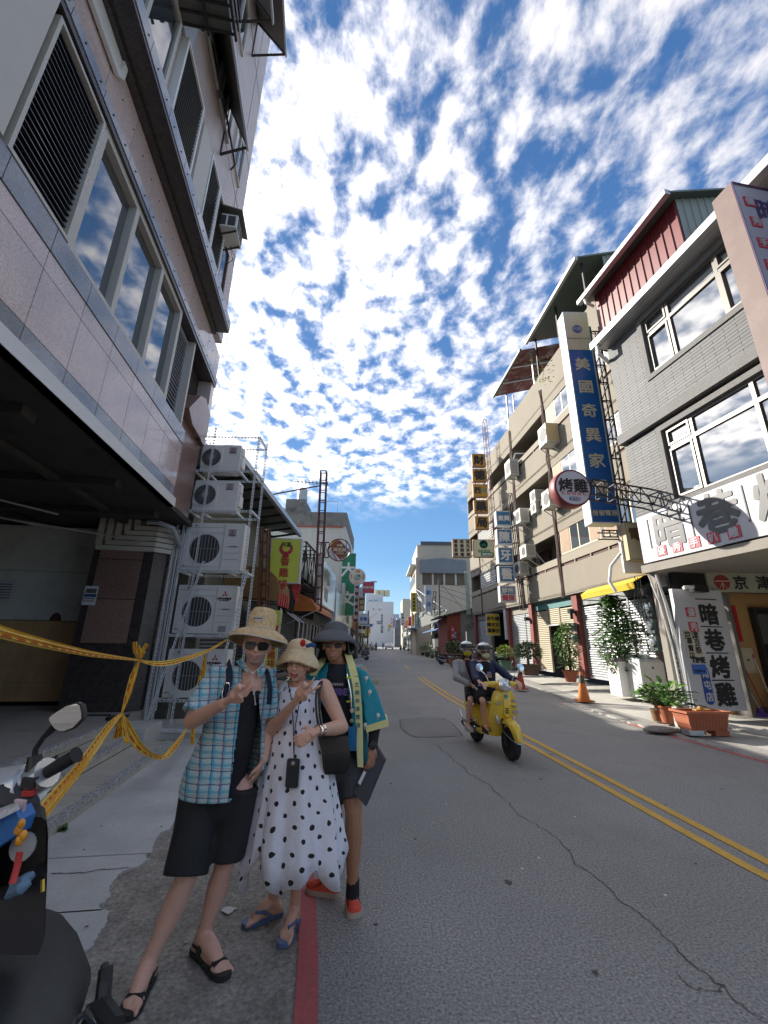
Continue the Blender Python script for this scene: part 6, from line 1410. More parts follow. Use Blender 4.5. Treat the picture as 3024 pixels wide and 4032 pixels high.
def plant(label,p,kind,h,w,n,ls,m1,m2,potp,stems=1,name='potted_plant',z0=None,seed=1,base=None,group=None):
    t=thing(name,label,'potted plant',tuple(p),0,group);r0,r1,ph,pm=potp[:4];pot(t,r0,r1,ph,pm,sq=potp[4] if len(potp)>4 else None)
    b=ph+(base if base is not None else .1);r=random.Random(seed)
    ms=crown(kind,seed,h,w,n,ls,None,b)
    if kind!='rosette':
        m=MB()
        for k in range(stems): a=r.uniform(0,6.28);m.tube([(.05*math.cos(a)*k,.05*math.sin(a)*k,ph-.05),(.06*math.cos(a),.06*math.sin(a),ph+h*.3),(.12*math.cos(a),.1*math.sin(a),b+h*.75)],[.025,.02,.01],6)
        obj('stem',m,bark,t)
    stuff(obj('foliage',ms[0],m1,t));stuff(obj('foliage',ms[1],m2,t));return t
zs_=lambda p:p
plant('round dark green shrub in a brown square tub before the silver shutter',at(2085,2640,19.2)*1.0,'bush',.95,1.15,1500,.13,lf_dark,leafmat('leaf_deep',(.02,.05,.015)),(.2,.3,.4,mat('brown_tub',(.1,.065,.05),.6),(.38,.3)),3,seed=3,base=.02)
bpy.data.objects['potted_plant'].location.z=.38
t=plant('tall tied up plant in a terracotta pot beside the dark doorway',(at(2247,2665,16.3).x,16.3,.36),'column',1.55,.85,1000,.17,lf_mid,lf_br,(.17,.26,.36,terra),4,seed=5,base=.15)
m=MB();m.tube([(.06,0,.3),(.02,0,1.95)],.012,5);m.tube([(-.08,.05,.3),(-.05,0,1.8)],.012,5);obj('cane',m,scream,t)
t=plant('tall bushy broad leaved plant in a red pot left of the washing machines',(at(2458,2722,13.6).x,13.6,.25),'column',2.25,1.2,1900,.2,lf_mid,lf_dark,(.14,.2,.34,mat('red_pot',(.45,.1,.07),.6)),3,seed=8,base=.3)
plant('second leafy plant behind the white cabinet, right of the tall bushy one',(at(2535,2700,14.4).x,14.4,.3),'bush',1.0,1.1,500,.17,lf_mid,lf_dark,(.16,.22,.4,terra),3,seed=18,base=.75)
plant('large leaved green plant in a terracotta pot at the foot of the panel sign',(at(2625,2835,9.75).x+.05,9.75,.1),'rosette',.5,.8,85,.3,lf_mid,lf_br,(.13,.2,.3,terra),seed=12,base=-.02)
plant('smaller pale leaved plant in a wooden pot left of the large leaved one',(at(2600,2830,10.05).x-.05,10.05,.08),'bush',.45,.55,130,.16,lf_br,lf_mid,(.1,.13,.2,mat('wooden_pot',(.2,.11,.06),.8)),3,seed=13,base=.1)
plant('yellow green shrub in a green glazed pot behind the scooter driver',(at(1990,2598,23).x,23.,.38),'bush',.8,.85,420,.13,lf_yel,lf_br,(.24,.34,.4,mat('green_glaze',(.06,.13,.09),.3)),3,seed=14,base=.0)
plant('broad leaved plant in a terracotta pot beside the parked motorbikes',(at(1790,2600,31).x,31.,.05),'bush',1.15,1.2,420,.24,lf_mid,lf_dark,(.32,.48,.6,mat('terracotta_dusty',(.3,.16,.11),.85)),3,seed=15,base=.02)
for i,(px,py,Y,s,lb) in enumerate(((1682,2572,52,1.2,'green plant in a grey green pot before the low right shops'),(1664,2562,58,.8,'darker plant farther along the right pavement'),(1702,2578,48,.7,'small plant in a black pot right of the grey green one'),(1725,2590,42,.9,'reddish stemmed plant in a tall brown pot by the low shops'),(1608,2552,88,.9,'small shrub beside the far standing signboard'),(1420,2540,62,1.2,'dark shrub at the left roadside by the thinner pole'))):
    plant(lb,(at(px,py,Y).x,Y,.05),'bush',1.0*s,1.0*s,180,.2*s,lf_dark if i%2 else lf_mid,lf_dark,(.2*s,.3*s,.4*s,[mat('green_glaze',(.06,.13,.09),.3),black,mat('brown_tub',(.1,.065,.05),.6)][i%3]),2,seed=30+i,base=.0)
# weed against the step
t=thing('weed','small green weed growing at the foot of the lowest tiled step','plant',tuple(gp(243,3278)));m=MB();r=random.Random(4)
for i in range(26): a=r.uniform(0,6.28);leaf(m,Vector((r.uniform(-.02,.02),r.uniform(-.02,.02),.0)),Vector((math.cos(a),math.sin(a),r.uniform(.3,1.5))),r.uniform(.04,.08),.035,Vector((0,0,1)),r)
obj('leaves',m,lf_mid,t)
# twig growing from the beige roof
t=thing('weed','thin yellow green twig growing from the balcony beside the tall blue sign','plant',tuple(at(2130,1450,14.5)));m=MB();r=random.Random(4)
for i in range(40): leaf(m,Vector((r.uniform(-.5,.5),r.uniform(-.2,.2),r.uniform(-.7,.5))),Vector((r.uniform(-1,1),r.uniform(-1,1),r.uniform(-.3,1))),.14,.05,Vector((0,0,1)),r)
m.tube([(0,0,-.7),(.1,0,0),(-.1,0,.5)],.01,4);obj('leaves',m,lf_yel,t)
# planter, bricks, cones
pp=gp(2772,2893,.07)
t=thing('planter_box','long empty terracotta planter box in front of the white panel sign','planter',(pp.x+.03,8.75,.16),R(6))
m=MB();hw=.44
m.loft([[(-hw*s,-.2*s2,z),(hw*s,-.2*s2,z),(hw*s,.2*s2,z),(-hw*s,.2*s2,z)] for s,s2,z in ((.82,.8,0),(.97,1,.29),(1.04,1.12,.29),(1.04,1.12,.33),(.96,.95,.33),(.9,.88,.1))]);obj('box',m,terra,t)
for i in range(11): m=MB();x=-.33+i*.066;m.v=[(x-.006,-.165,.02),(x+.006,-.165,.02),(x+.018,-.203,.27),(x-.006,-.203,.27)];m.f=[(0,1,2,3)];obj('rib',m,mat('terracotta_rib',(.28,.085,.045),.8),t)
m=MB();m.box((-.38,-.17,.12),(.38,.17,.2));obj('soil',m,soil,t);m=MB();m.box((-.1,-.05,.32),(.22,.05,.345));m.ball((.03,0,.36),(.05,.05,.04),8,5);obj('stone',m,mat('ochre_lump',(.4,.22,.06),.8),t)
for i,dx in enumerate((-.2,.28)): 
    t=thing('support_block',['perforated grey block under the left end of the planter box','small block under the right end of the planter box'][i],'block',(pp.x+dx,8.68,.07));m=MB();m.box((-.13,-.09,0),(.13,.15,.09));obj('block',m,galv if i==0 else terra,t)
t=simple_box('concrete_block','upright grey concrete block between the plants and the planter box','block',(at(2685,2830,9.3).x,9.35,.08),.3,.12,.42,slab_m,R(8))
t=thing('stone_slab','low flat stones and a drain grate beside the kerb under the planter box','stone',tuple(gp(2600,2880,.04)));m=MB();m.lathe([(.3,0),(.33,.03),(.26,.07)],9,sy=.6);obj('stone',m,cstain,t)
m=MB();
for k in range(7): m.box((.25+k*.07,-.3,.03),(.29+k*.07,.1,.045))
obj('grate',m,darkm,t)
def cone(label,p,h,m1,m2):
    t=thing('traffic_cone',label,'traffic cone',tuple(p),0,'traffic cones');m=MB();s=h/.7
    m.lathe([(.15*s,.03*s),(.032*s,h)],18);sobj('body',m,m1,t);m=MB();m.box((-.19*s,-.19*s,0),(.19*s,.19*s,.03*s));obj('base',m,m1,t)
    m=MB();m.lathe([(.152*s-.118*s*.6+.003,.03*s+(h-.03*s)*.6),(.034*s+.118*s*.12+.003,h*.88)],18);sobj('band',m,m2,t);return t
og2=mat('cone_orange',(.55,.17,.03),.6,var=.2,vs=6,dirt=.3,dcol=(.2,.08,.04),ds=6)
cp=at(2298,2740,13.2);cone('faded orange traffic cone with a dark grey band alone at the kerb',(cp.x,13.2,.09),.8,og2,mat('cone_dark_band',(.08,.07,.065),.7,dirt=.3))
cp=at(2050,2690,16.5);cone('dirty red traffic cone with dark bands behind the yellow scooter',(cp.x,16.5,.07),.78,mat('cone_dirty_red',(.42,.07,.04),.7,var=.3,vs=8,dirt=.6,dcol=(.1,.04,.03),ds=7),mat('cone_dark_band',(.08,.07,.065),.7))
# washing machine and white cabinet
wm=mat('appliance_white',(.52,.55,.56),.4,var=.04,vs=2,dirt=.15,dcol=(.4,.38,.34),ds=3)
q=at(2510,2715,13.1)
t=thing('cabinet','low white cabinet with a stone top between the plants and the washing machine','cabinet',(q.x-.12,13.2,.22),R(2));m=MB();m.box((-.3,0,0),(.42,.6,.98));obj('body',m,white,t);m=MB();m.box((-.34,-.03,.98),(.44,.6,1.06));obj('top',m,cstain,t)
q=at(2590,2720,12.6)
t=thing('washing_machine','white top loading washing machine with a green glass lid','washing machine',(q.x-.05,12.6,.2),R(4))
m=MB();m.rbox((-.36,0,0),(.36,.62,1.02),.03);obj('body',m,wm,t);m=MB();m.v=[(-.35,.02,1.02),(.35,.02,1.02),(.35,.6,1.02),(-.35,.6,1.02),(-.33,.05,1.08),(.33,.05,1.08),(.33,.6,1.2),(-.33,.6,1.2)];m.f=[(0,3,2,1),(4,5,6,7),(0,1,5,4),(1,2,6,5),(2,3,7,6),(3,0,4,7)];obj('console',m,wm,t)
m=MB();m.v=[(-.22,.1,1.098),(.26,.1,1.098),(.26,.5,1.187),(-.22,.5,1.187)];m.f=[(0,1,2,3)];obj('lid',m,mat('green_lid',(.02,.14,.1),.2),t)
m=MB();m.lathe([(.035,0),(.035,.01)],14,(.02,-.012,.86),(0,1,0));obj('knob',m,sgreen,t);m=MB();m.box((-.24,-.006,.1),(-.235,0,.9));m.box((-.05,-.006,.62),(.03,0,.63));obj('panel_line',m,lgrey,t)
# electricity meters, cables and lamp boxes on the posts
def meter(label,fr,v,u_,z,n):
    t=thing('electricity_meter',label,'meter',tuple(fr.w(v,u_,z)),fr.rot,'electricity meters')
    m=MB()
    for k in range(n): m.box((-.1,-.12,-k*.42-.17),(.05,.12,-k*.42+.17))
    obj('case',m,mat('meter_grey_green',(.06,.09,.09),.4),t);m=MB()
    for k in range(n): m.lathe([(.085,0),(.09,.05),(.05,.1)],14,(-.1,0,-k*.42+.02),(-1,0,0))
    sobj('glass_dome',m,clearg,t)
meter('pair of round glass meters on the red brown post beside the wide silver shutter',B,.0,.72,2.35,2)
p=at(2562,2400,11.0);t=None
meter('column of three round glass meters under the yellow awning',Frame((p.x,11.0),-9),0,0,p.z,3)
cabm=mat('cable_black',(.03,.025,.025),.6,var=0)
t=thing('cable_bundle','tangle of black cables and boxes at the corner under the yellow awning','cables',tuple(at(2560,2330,10.9)));o0=t.location.copy();m=MB();r=random.Random(6)
for i in range(16):
    a=Vector((r.uniform(-.35,.3),r.uniform(-.05,.15),r.uniform(-.1,.45)));m.tube([a,a+Vector((r.uniform(-.1,.15),r.uniform(-.06,.06),-.4)),a+Vector((r.uniform(-.05,.25),0,-.9-r.random()*.5))],.012,4)
obj('cable',m,cabm,t);m=MB();m.box((-.15,0,-.1),(.12,.15,.1));obj('junction_box',m,black,t)
m=MB();m.box((.15,-.05,.15),(.45,.15,.5));obj('meter_box',m,lgrey,t)
t=thing('conduit_bundle','pale vertical conduits running down the left edge of the white panel sign','pipe',tuple(G.w(-.02,-.12,.15)),G.rot);m=MB()
for i,c_ in enumerate((0,.06,.11,-.05)): m.tube([(c_,.02*i,0),(c_*1.1-.03,.02*i,1.5),(c_-.12-.03*i,.0,2.5),(c_-.22-.05*i,.02,3.2)],.018+.004*(i%2),6)
obj('tube',m,white,t)
t=thing('pink_cloth','torn pink cloth strip hanging below the cable tangle','cloth',tuple(at(2595,2430,10.9)));m=MB();m.loft([[(-.07,0,.55),(.07,.02,.55)],[(-.08,.03,.2),(.08,0,.2)],[(-.02,0,-.2),(.1,.03,-.2)],[(.03,.0,-.55),(.12,.02,-.5)]],close=False);obj('cloth',m,mat('hot_pink_cloth',(.6,.05,.2),.7,var=.3,vs=12),t)
t=thing('security_camera','white and black camera on top of the panel sign','camera',tuple(at(2720,2318,10.0)),R(20));m=MB();m.beam((-.18,0,.03),(.06,0,.03),.09,.07);m.beam((-.25,0,.0),(-.12,-.02,.04),.06);obj('body',m,white,t);m=MB();m.box((.08,-.06,-.06),(.55,.1,.1));obj('lamp',m,black,t)
t=thing('wall_lamp','small black lamp box on the red brown post','lamp',tuple(B.w(-.02,.72,2.98)),B.rot);m=MB();m.box((-.15,-.1,-.08),(.05,.12,.1));m.box((-.1,-.02,-.3),(.0,.04,-.08));obj('box',m,black,t)
t=thing('wall_lamp','small black lamp box beside the far silver shutter header','lamp',tuple(B.w(-.0,5.4,2.9)),B.rot);m=MB();m.box((-.15,-.1,-.08),(.05,.12,.1));obj('box',m,black,t)
t=thing('white_cane_pole','thin white pole with a small round mirror behind the scooter passenger','pole',tuple(at(1840,2620,18)));p=at(1836,2487,18)-at(1840,2620,18);m=MB();m.tube([(0,0,-.6),tuple(p)],.02,6);obj('rod',m,white,t);m=MB();m.ball((-.12,0,p.z*.45),.06,8,6);obj('mirror',m,chrome,t)
# ---------------------------------------------------------------- scooters
syl=mat('scooter_yellow',(.85,.58,.05),.22,var=.02,vs=2,coat=.6)
seatm=mat('seat_vinyl',(.02,.022,.025),.55,var=.1,vs=30,bump=.2,bs=250)
indic=mat('indicator_lens',(.55,.5,.48),.1,.3,var=0)
def shell(m,secs,th=.03):
    rings=[]
    for z,w,y0,bul in secs:
        fr=[];bk=[]
        for i in range(13):
            s=-1+2*i/12;c=(1-abs(s)**2.4);fr.append((w*s,y0-bul*c,z))
            bk.append((w*s*.97,y0-bul*c+th,z))
        rings.append(fr+bk[::-1])
    m.loft(rings)
def scooter(label,loc,rz,body,detail=True,name='scooter',turn=0.,group=None):
    t=thing(name,label,'scooter',loc,rz,group)
    # local: front toward -y; front wheel at y=-.64, rear wheel at y=.62
    def wheel(nm,y,r,w,pr=t):
        m=MB();m.lathe([(r*.62,-w*.42),(r*.9,-w*.5),(r*.98,-w*.32),(r,0),(r*.98,w*.32),(r*.9,w*.5),(r*.62,w*.42)],28,(0,y,r),(1,0,0));o=obj(nm,MB().lathe([(r*.2,-.03),(r*.2,.03)],10,(0,y,r),(1,0,0)),darkm,pr)
        sobj('tyre',m,rub,o);m=MB()
        m.lathe([(r*.64,-w*.3),(r*.64,w*.3),(r*.56,w*.3),(r*.56,-w*.3)],24,(0,y,r),(1,0,0))
        for k in range(5): a=k*1.2566;m.beam((0,y+.03*math.cos(a),r+.03*math.sin(a)),(0,y+r*.6*math.cos(a),r+r*.6*math.sin(a)),.035,.03)
        obj('rim',m,mat('wheel_grey',(.12,.12,.13),.35,.6,var=0),o)
    wheel('front_wheel',-.64,.225,.11);wheel('rear_wheel',.62,.225,.12)
    m=MB();m.beam((-.075,-.64,.225),(-.06,-.5,.6),.03);m.box((-.09,-.68,.19),(-.05,-.6,.26));obj('fork',m,darkm,t)
    # front fender
    m=MB();rings=[]
    for i in range(11):
        a=R(12+i*12.5);rr=.275+.03*math.sin(a*1.1);w=.085*math.sin(math.pi*(i+1.5)/13.5)**.45;c=Vector((0,-.64-rr*math.cos(a),.225+rr*math.sin(a)));n=Vector((0,-math.cos(a),math.sin(a)))
        rings.append([tuple(c+Vector((w*math.cos(q),0,0))+n*(.07*math.sin(q)-.03)) for q in [R(x) for x in range(0,181,20)]]+[tuple(c+Vector((-w*.9+w*.18*k,0,0))+n*(-.04)) for k in range(11)])
    m.loft(rings);sobj('fender',m,body,t)
    m=MB();m.tube([(-.05,-.93,.28),(-.08,-.82,.31),(-.088,-.66,.36),(-.085,-.5,.42)],.006,5);m.tube([(.05,-.93,.28),(.08,-.82,.31),(.088,-.66,.36),(.085,-.5,.42)],.006,5);m.tube([(-.05,-.93,.28),(0,-.95,.27),(.05,-.93,.28)],.006,5);obj('fender_trim',m,chrome,t)
    # leg shield
    m=MB();shell(m,[(.30,.14,-.40,.03),(.38,.2,-.42,.05),(.5,.235,-.44,.08),(.62,.235,-.47,.09),(.74,.215,-.49,.085),(.85,.19,-.50,.07),(.93,.14,-.50,.05),(.955,.08,-.49,.03)],.05);sobj('leg_shield',m,body,t)
    m=MB();m.loft([[(-.045*s,-.5-.085,z),(.045*s,-.5-.085,z),(.045*s,-.5-.06,z),(-.045*s,-.5-.06,z)] for s,z in ((.6,.58),(1.1,.61),(1.05,.7))]+[[(-.04,-.585,.8),(.04,-.585,.8),(.04,-.56,.8),(-.04,-.56,.8)],[(-.045,-.56,.92),(.045,-.56,.92),(.045,-.53,.92),(-.045,-.53,.92)]]);sobj('horn_cover',m,body,t)
    m=MB()
    for k in range(3): m.box((-.035+.004*k,-.592,.625+k*.03),(.035-.004*k,-.585,.64+k*.03))
    obj('horn_slot',m,black,t)
    for s in (-1,1):
        m=MB();m.tube([(s*.155,-.512,.6),(s*.145,-.525,.55),(s*.12,-.53,.49),(s*.1,-.525,.455)],[.012,.028,.03,.012],8,.6);sobj('indicator',m,indic,t)
    # headset
    m=MB();m.ball((0,-.49,1.02),(.13,.12,.085),18,12);m.tube([(-.28,-.41,1.03),(-.14,-.46,1.03),(0,-.48,1.03),(.14,-.46,1.03),(.28,-.41,1.03)],[.035,.05,.06,.05,.035],10);m.tube([(0,-.5,.9),(0,-.49,1.0)],[.05,.07],10);sobj('headset',m,body,t)
    m=MB();m.lathe([(.085,0),(.082,.012),(.05,.03),(.01,.037)],22,(0,-.575,1.03),(0,-1,.08));sobj('headlight',m,clearg,t);m=MB();m.lathe([(.098,-.012),(.098,.006),(.084,.012),(.084,-.01)],22,(0,-.57,1.03),(0,-1,.08));sobj('headlight_rim',m,chrome,t)
    for s in (-1,1):
        m=MB();m.tube([(s*.28,-.41,1.03),(s*.37,-.37,1.03)],.017,8);obj('grip',m,rub,t)
        m=MB();m.tube([(s*.24,-.46,1.02),(s*.33,-.47,1.01),(s*.39,-.43,1.01)],.007,5);obj('lever',m,chrome,t)
        m=MB();m.tube([(s*.2,-.42,1.07),(s*.26,-.43,1.18),(s*.34,-.44,1.24)],.007,5);obj('mirror_stem',m,chrome,t)
        m=MB();m.lathe([(.03,-.02),(.06,0),(.06,.012),(.05,.014)],18,(s*.36,-.44,1.28),(0,-1,.1));sobj('mirror',m,chrome,t)
    # floor, tunnel, rear body
    m=MB();m.loft([[(-.17,-.42,z0),(.17,-.42,z0),(.17,-.42,z0+.05),(-.17,-.42,z0+.05)] for z0 in (.28,)]+[[(-.2,.0,.25),(.2,.0,.25),(.2,.0,.3),(-.2,.0,.3)],[(-.19,.2,.25),(.19,.2,.25),(.19,.2,.3),(-.19,.2,.3)]]);obj('floorboard',m,body,t)
    m=MB()
    m.loft([[(w*math.cos(a),y_,zc+h*math.sin(a)) for a in [k*math.pi/8 for k in range(16)]] for y_,w,zc,h in ((.12,.12,.42,.17),(.22,.18,.48,.22),(.4,.215,.5,.2),(.6,.2,.53,.17),(.8,.14,.6,.12),(.9,.07,.63,.07))]);sobj('rear_body',m,body,t)
    m=MB();m.loft([[(w*math.cos(a),y_,zc+h*math.sin(a)) for a in [k*math.pi/8 for k in range(16)]] for y_,w,zc,h in ((.08,.08,.74,.03),(.16,.13,.75,.05),(.35,.15,.77,.055),(.55,.14,.79,.055),(.78,.11,.8,.05),(.86,.06,.8,.03))]);sobj('seat',m,seatm,t)
    m=MB()
    for s in (-1,1): m.tube([(s*.22,.15,.42),(s*.26,.35,.36),(s*.26,.62,.38),(s*.22,.85,.5)],.012,6);m.tube([(s*.22,.18,.32),(s*.25,.4,.27),(s*.24,.6,.3)],.012,6)
    obj('crash_bar',m,chrome,t)
    m=MB();m.tube([(-.12,.3,.2),(-.15,.6,.22),(-.15,.85,.28)],[.03,.05,.045],8);sobj('exhaust',m,darkm,t)
    m=MB();m.box((-.06,.88,.52),(.06,.92,.6));obj('tail_lamp',m,lr,t)
    if detail:
        for x,z,w,h,c in ((0,.87,.04,.05,mat('decal_teal',(.1,.35,.35),.4)),(.13,.8,.05,.035,plate),(.14,.72,.08,.03,mat('decal_tan',(.45,.33,.12),.5)),(.15,.64,.09,.03,plate),(-.13,.76,.08,.012,plate)):
            y_=-.5-.09*(1-abs(x/.22)**2.4)-.012;m=MB();m.box((x-w/2,y_-.004,z-h/2),(x+w/2,y_+.02,z+h/2));obj('decal',m,c,t)
        letters('Vespa',.04,plate,t,-.12,-.605,.79,bold=.03,rot=(0,0,R(-12)))
    return t
SCL=(1.83,7.58,.004);SCR=R(11.5)
sc_=scooter('bright yellow retro scooter ridden by two people in helmets along the double line',SCL,SCR,syl)
# ---------------------------------------------------------------- bodies
def cap(m,pts,rs,n=12,flat=1.,up=(0,0,1),round_ends=True):
    m.tube(pts,rs,n,flat,up)
    if round_ends: m.ball(pts[0],rs[0]*.98,n,8);m.ball(pts[-1],rs[-1]*.98,n,8)
def fuse(mb,name,mats,parent,voxel=.006,sm=4,fn=None,cut=None):
    me=mb.mesh('raw',recalc=False);o=bpy.data.objects.new('raw',me);COL.objects.link(o)
    r=o.modifiers.new('r','REMESH');r.mode='VOXEL';r.voxel_size=voxel;r.use_smooth_shade=True
    s=o.modifiers.new('s','SMOOTH');s.factor=.5;s.iterations=sm
    bpy.context.view_layer.update();me2=bpy.data.meshes.new_from_object(o.evaluated_get(bpy.context.evaluated_depsgraph_get()));bpy.data.objects.remove(o)
    me2.name=name
    mats=mats if isinstance(mats,(list,tuple)) else [mats]
    for x in mats: me2.materials.append(x)
    if fn:
        for p in me2.polygons: p.material_index=fn(p.center,p.normal)
    if cut:
        b=bmesh.new();b.from_mesh(me2);bmesh.ops.delete(b,geom=[f for f in b.faces if cut(f.calc_center_median(),f.normal)],context='FACES');b.to_mesh(me2);b.free()
    me2.polygons.foreach_set('use_smooth',[True]*len(me2.polygons))
    return obj(name,me2,None,parent)
def Rm(yaw=0,pitch=0,roll=0):
    return (Matrix.Rotation(yaw,3,'Z')@Matrix.Rotation(roll,3,'Y')@Matrix.Rotation(pitch,3,'X'))
def head(m,c,M,s=1.,fem=False):
    def q(x,y,z): return c+M@(Vector((x,y,z))*s)
    m.ball(q(0,.012,.035),(.076*s,.094*s,.088*s),20,16,M)
    m.ball(q(0,-.012,-.03),(.063*s,.074*s,.078*s),18,14,M)
    m.ball(q(0,-.045,-.085),((.026 if fem else .034)*s,.028*s,.022*s),12,8,M)      # chin
    for k in (-1,1):
        m.ball(q(k*.038,-.058,-.022),(.024*s,.018*s,.024*s),12,8,M)                 # cheeks
        m.ball(q(k*.078,.01,-.01),(.011*s,.022*s,.033*s),12,8,M)                   # ears
        m.ball(q(k*.03,-.074,.03),(.026*s,.012*s,.010*s),10,6,M)                   # brow
    m.tube([q(0,-.082,.022),q(0,-.098,-.006),q(0,-.104,-.022)],[.009*s,.011*s,.014*s],10);m.ball(q(0,-.102,-.024),(.017*s,.012*s,.011*s),10,8,M)
    m.ball(q(0,-.082,-.055),(.026*s,.012*s,.014*s),12,8,M)
def finger(m,base,pts,r=.0085): cap(m,[base]+pts,[r*1.1]+[r]*(len(pts)-1)+[r*.75],8)
def hand_v(m,wrist,palm,dirn,nrm,L=.19,mirror=1,spread=.35,two=True):
    # palm from the wrist, index and middle extended, ring and little curled over, thumb folded across
    d=dirn.normalized();n=nrm.normalized();s=d.cross(n).normalized()*mirror
    m.ball(palm,(.001,.001,.001));rot=Matrix((s,d,n)).transposed()
    m.ball(palm,(.042,.05,.018),14,10,rot);m.tube([wrist,palm],[.026,.032],10,.7)
    kn=[palm+d*.04+s*x for x in (-.03,-.010,.011,.03)]
    for i,a in ((0,-spread*.5),(1,spread*.5)):
        dd=(d*math.cos(a)+s*math.sin(a)*1.)
        finger(m,kn[i],[kn[i]+dd*.03,kn[i]+dd*.055+n*.003,kn[i]+dd*(.078 if i else .072)])
    for i in (2,3):
        finger(m,kn[i],[kn[i]+d*.022+n*.012,kn[i]+d*.012+n*.036,kn[i]-d*.014+n*.034])
    th=palm-d*.02-s*.035
    finger(m,th,[th-s*.008+d*.02+n*.018,th+s*.012+d*.035+n*.032,th+s*.034+d*.036+n*.036],.0098)
def hand_rel(m,wrist,tip,nrm,mirror=1,curl=.4):
    d=(tip-wrist).normalized();n=nrm.normalized();s=d.cross(n).normalized()*mirror;palm=wrist+d*.055;rot=Matrix((s,d,n)).transposed()
    m.ball(palm,(.040,.05,.018),14,10,rot);m.tube([wrist,palm],[.026,.032],10,.7)
    for i,x in enumerate((-.03,-.010,.011,.03)):
        k=palm+d*.042+s*x;L_=(.07,.08,.075,.058)[i]
        finger(m,k,[k+d*L_*.42+n*L_*curl*.15,k+d*L_*.72+n*L_*curl*.55,k+d*L_*.85+n*L_*curl*1.05])
    th=palm-d*.015-s*.036
    finger(m,th,[th-s*.016+d*.028+n*.008,th-s*.014+d*.055+n*.02],.0098)
def foot(m,ankle,toe,r=1.,toes=True):
    d=(toe-ankle);d.z=0;L_=d.length;d.normalize();s=Vector((d.y,-d.x,0));g=ankle.copy();g.z=0
    heel=Vector((ankle.x,ankle.y,.035))-d*.035;ball=Vector((toe.x,toe.y,.03))-d*.05
    m.tube([ankle+Vector((0,0,.03)),ankle-Vector((0,0,.01)),heel],[.034*r,.036*r,.032*r],10);m.ball(heel,.034*r,10,8)
    m.tube([ankle,(ankle+ball)/2+Vector((0,0,.008)),ball],[.036*r,.037*r,.027*r],12);m.tube([heel,(heel+ball)/2,ball],[.03*r,.03*r,.028*r],10)
    for k in (-1,1): m.ball(ball+s*k*.018,(.028*r,.03*r,.02),10,8)
    if toes:
        for i,x in enumerate((-.034,-.018,-.004,.010,.024) ):
            big=i==0;a=ball+s*x*1.05+d*.015;e=a+d*(.045 if big else .04-.006*i)*1.0
            a.z=.026;e.z=.018;cap(m,[a,e],[.012 if big else .0085,.0115 if big else .008],8)
def arm(m,sh,el,wr,r=1.): 
    cap(m,[sh,(sh+el)/2,el],[.052*r,.045*r,.036*r]);cap(m,[el,el.lerp(wr,.35),wr],[.038*r,.040*r,.025*r])
def leg(m,hp,kn,an,r=1.):
    cap(m,[hp,(hp+kn)/2,kn],[.085*r,.07*r,.052*r]);cap(m,[kn,kn.lerp(an,.12)+Vector((0,-.004,0)),kn.lerp(an,.34)+Vector((0,.012,0)),kn.lerp(an,.75),an],[.052*r,.047*r,.055*r,.036*r,.033*r])
def Z6(a,b,y): return at(700+.5425*a,2350+.5425*b,y)
def Z7(a,b,y=None,z=None): return at(900+.3617*a,3150+.3617*b,y) if z is None else gp(900+.3617*a,3150+.3617*b,z)
skA=mat('skin_fair',(.72,.42,.31),.5,var=.06,vs=9,fine=.03,fs=60);skB=mat('skin_light_tan',(.70,.41,.29),.5,var=.06,vs=9,fine=.03,fs=60);skC=mat('skin_tan',(.46,.23,.13),.42,var=.07,vs=8,fine=.03,fs=60)
for s_ in (skA,skB,skC):
    P_=s_.node_tree.nodes['Principled BSDF'];P_.inputs['Subsurface Weight'].default_value=.12;P_.inputs['Subsurface Radius'].default_value=(.02,.008,.004);P_.inputs['Subsurface Scale'].default_value=.5
lipm=mat('lips',(.5,.2,.17),.4,var=0);lipr=mat('lipstick',(.36,.03,.05),.3,var=0);teethm=mat('teeth',(.7,.68,.62),.3,var=0);hairg=mat('hair_grey_brown',(.15,.11,.08),.7,var=.2,vs=60);hairb=mat('hair_black',(.012,.01,.01),.6,var=0)
lensm=mat('dark_lens',(.004,.004,.006),.05,var=0);stub=mat('skin_stubble',(.5,.33,.27),.6,var=.1,vs=60)
def mouth(t,c,M,s,lip,open_=True,w=.027):
    def q(x,y,z): return c+M@(Vector((x,y,z))*s)
    pts=[(k/6*w,-.0945+.010*(abs(k)/6)**2,-.057+.011*(abs(k)/6)**1.6) for k in range(-6,7)]
    m=MB();m.tube([q(*p) for p in pts],[.001]+[.0042*s]*11+[.001],6);sobj('upper_lip',m,lip,t)
    m=MB();m.tube([q(p[0]*.92,p[1]+.001,p[2]-(.014 if open_ else .007)*(1-(abs(i-6)/6)**2.2)) for i,p in enumerate(pts)],[.001]+[.005*s]*11+[.001],6);sobj('lower_lip',m,lip,t)
    if open_:
        m=MB();V=[q(p[0]*.93,p[1]+.0025,p[2]) for p in pts]+[q(p[0]*.88,p[1]+.0035,p[2]-.010*(1-(abs(i-6)/6)**2.2)) for i,p in enumerate(pts)]
        m.add(V,[(i,i+1,13+i+1,13+i) for i in range(12)]);obj('teeth',m,teethm,t)
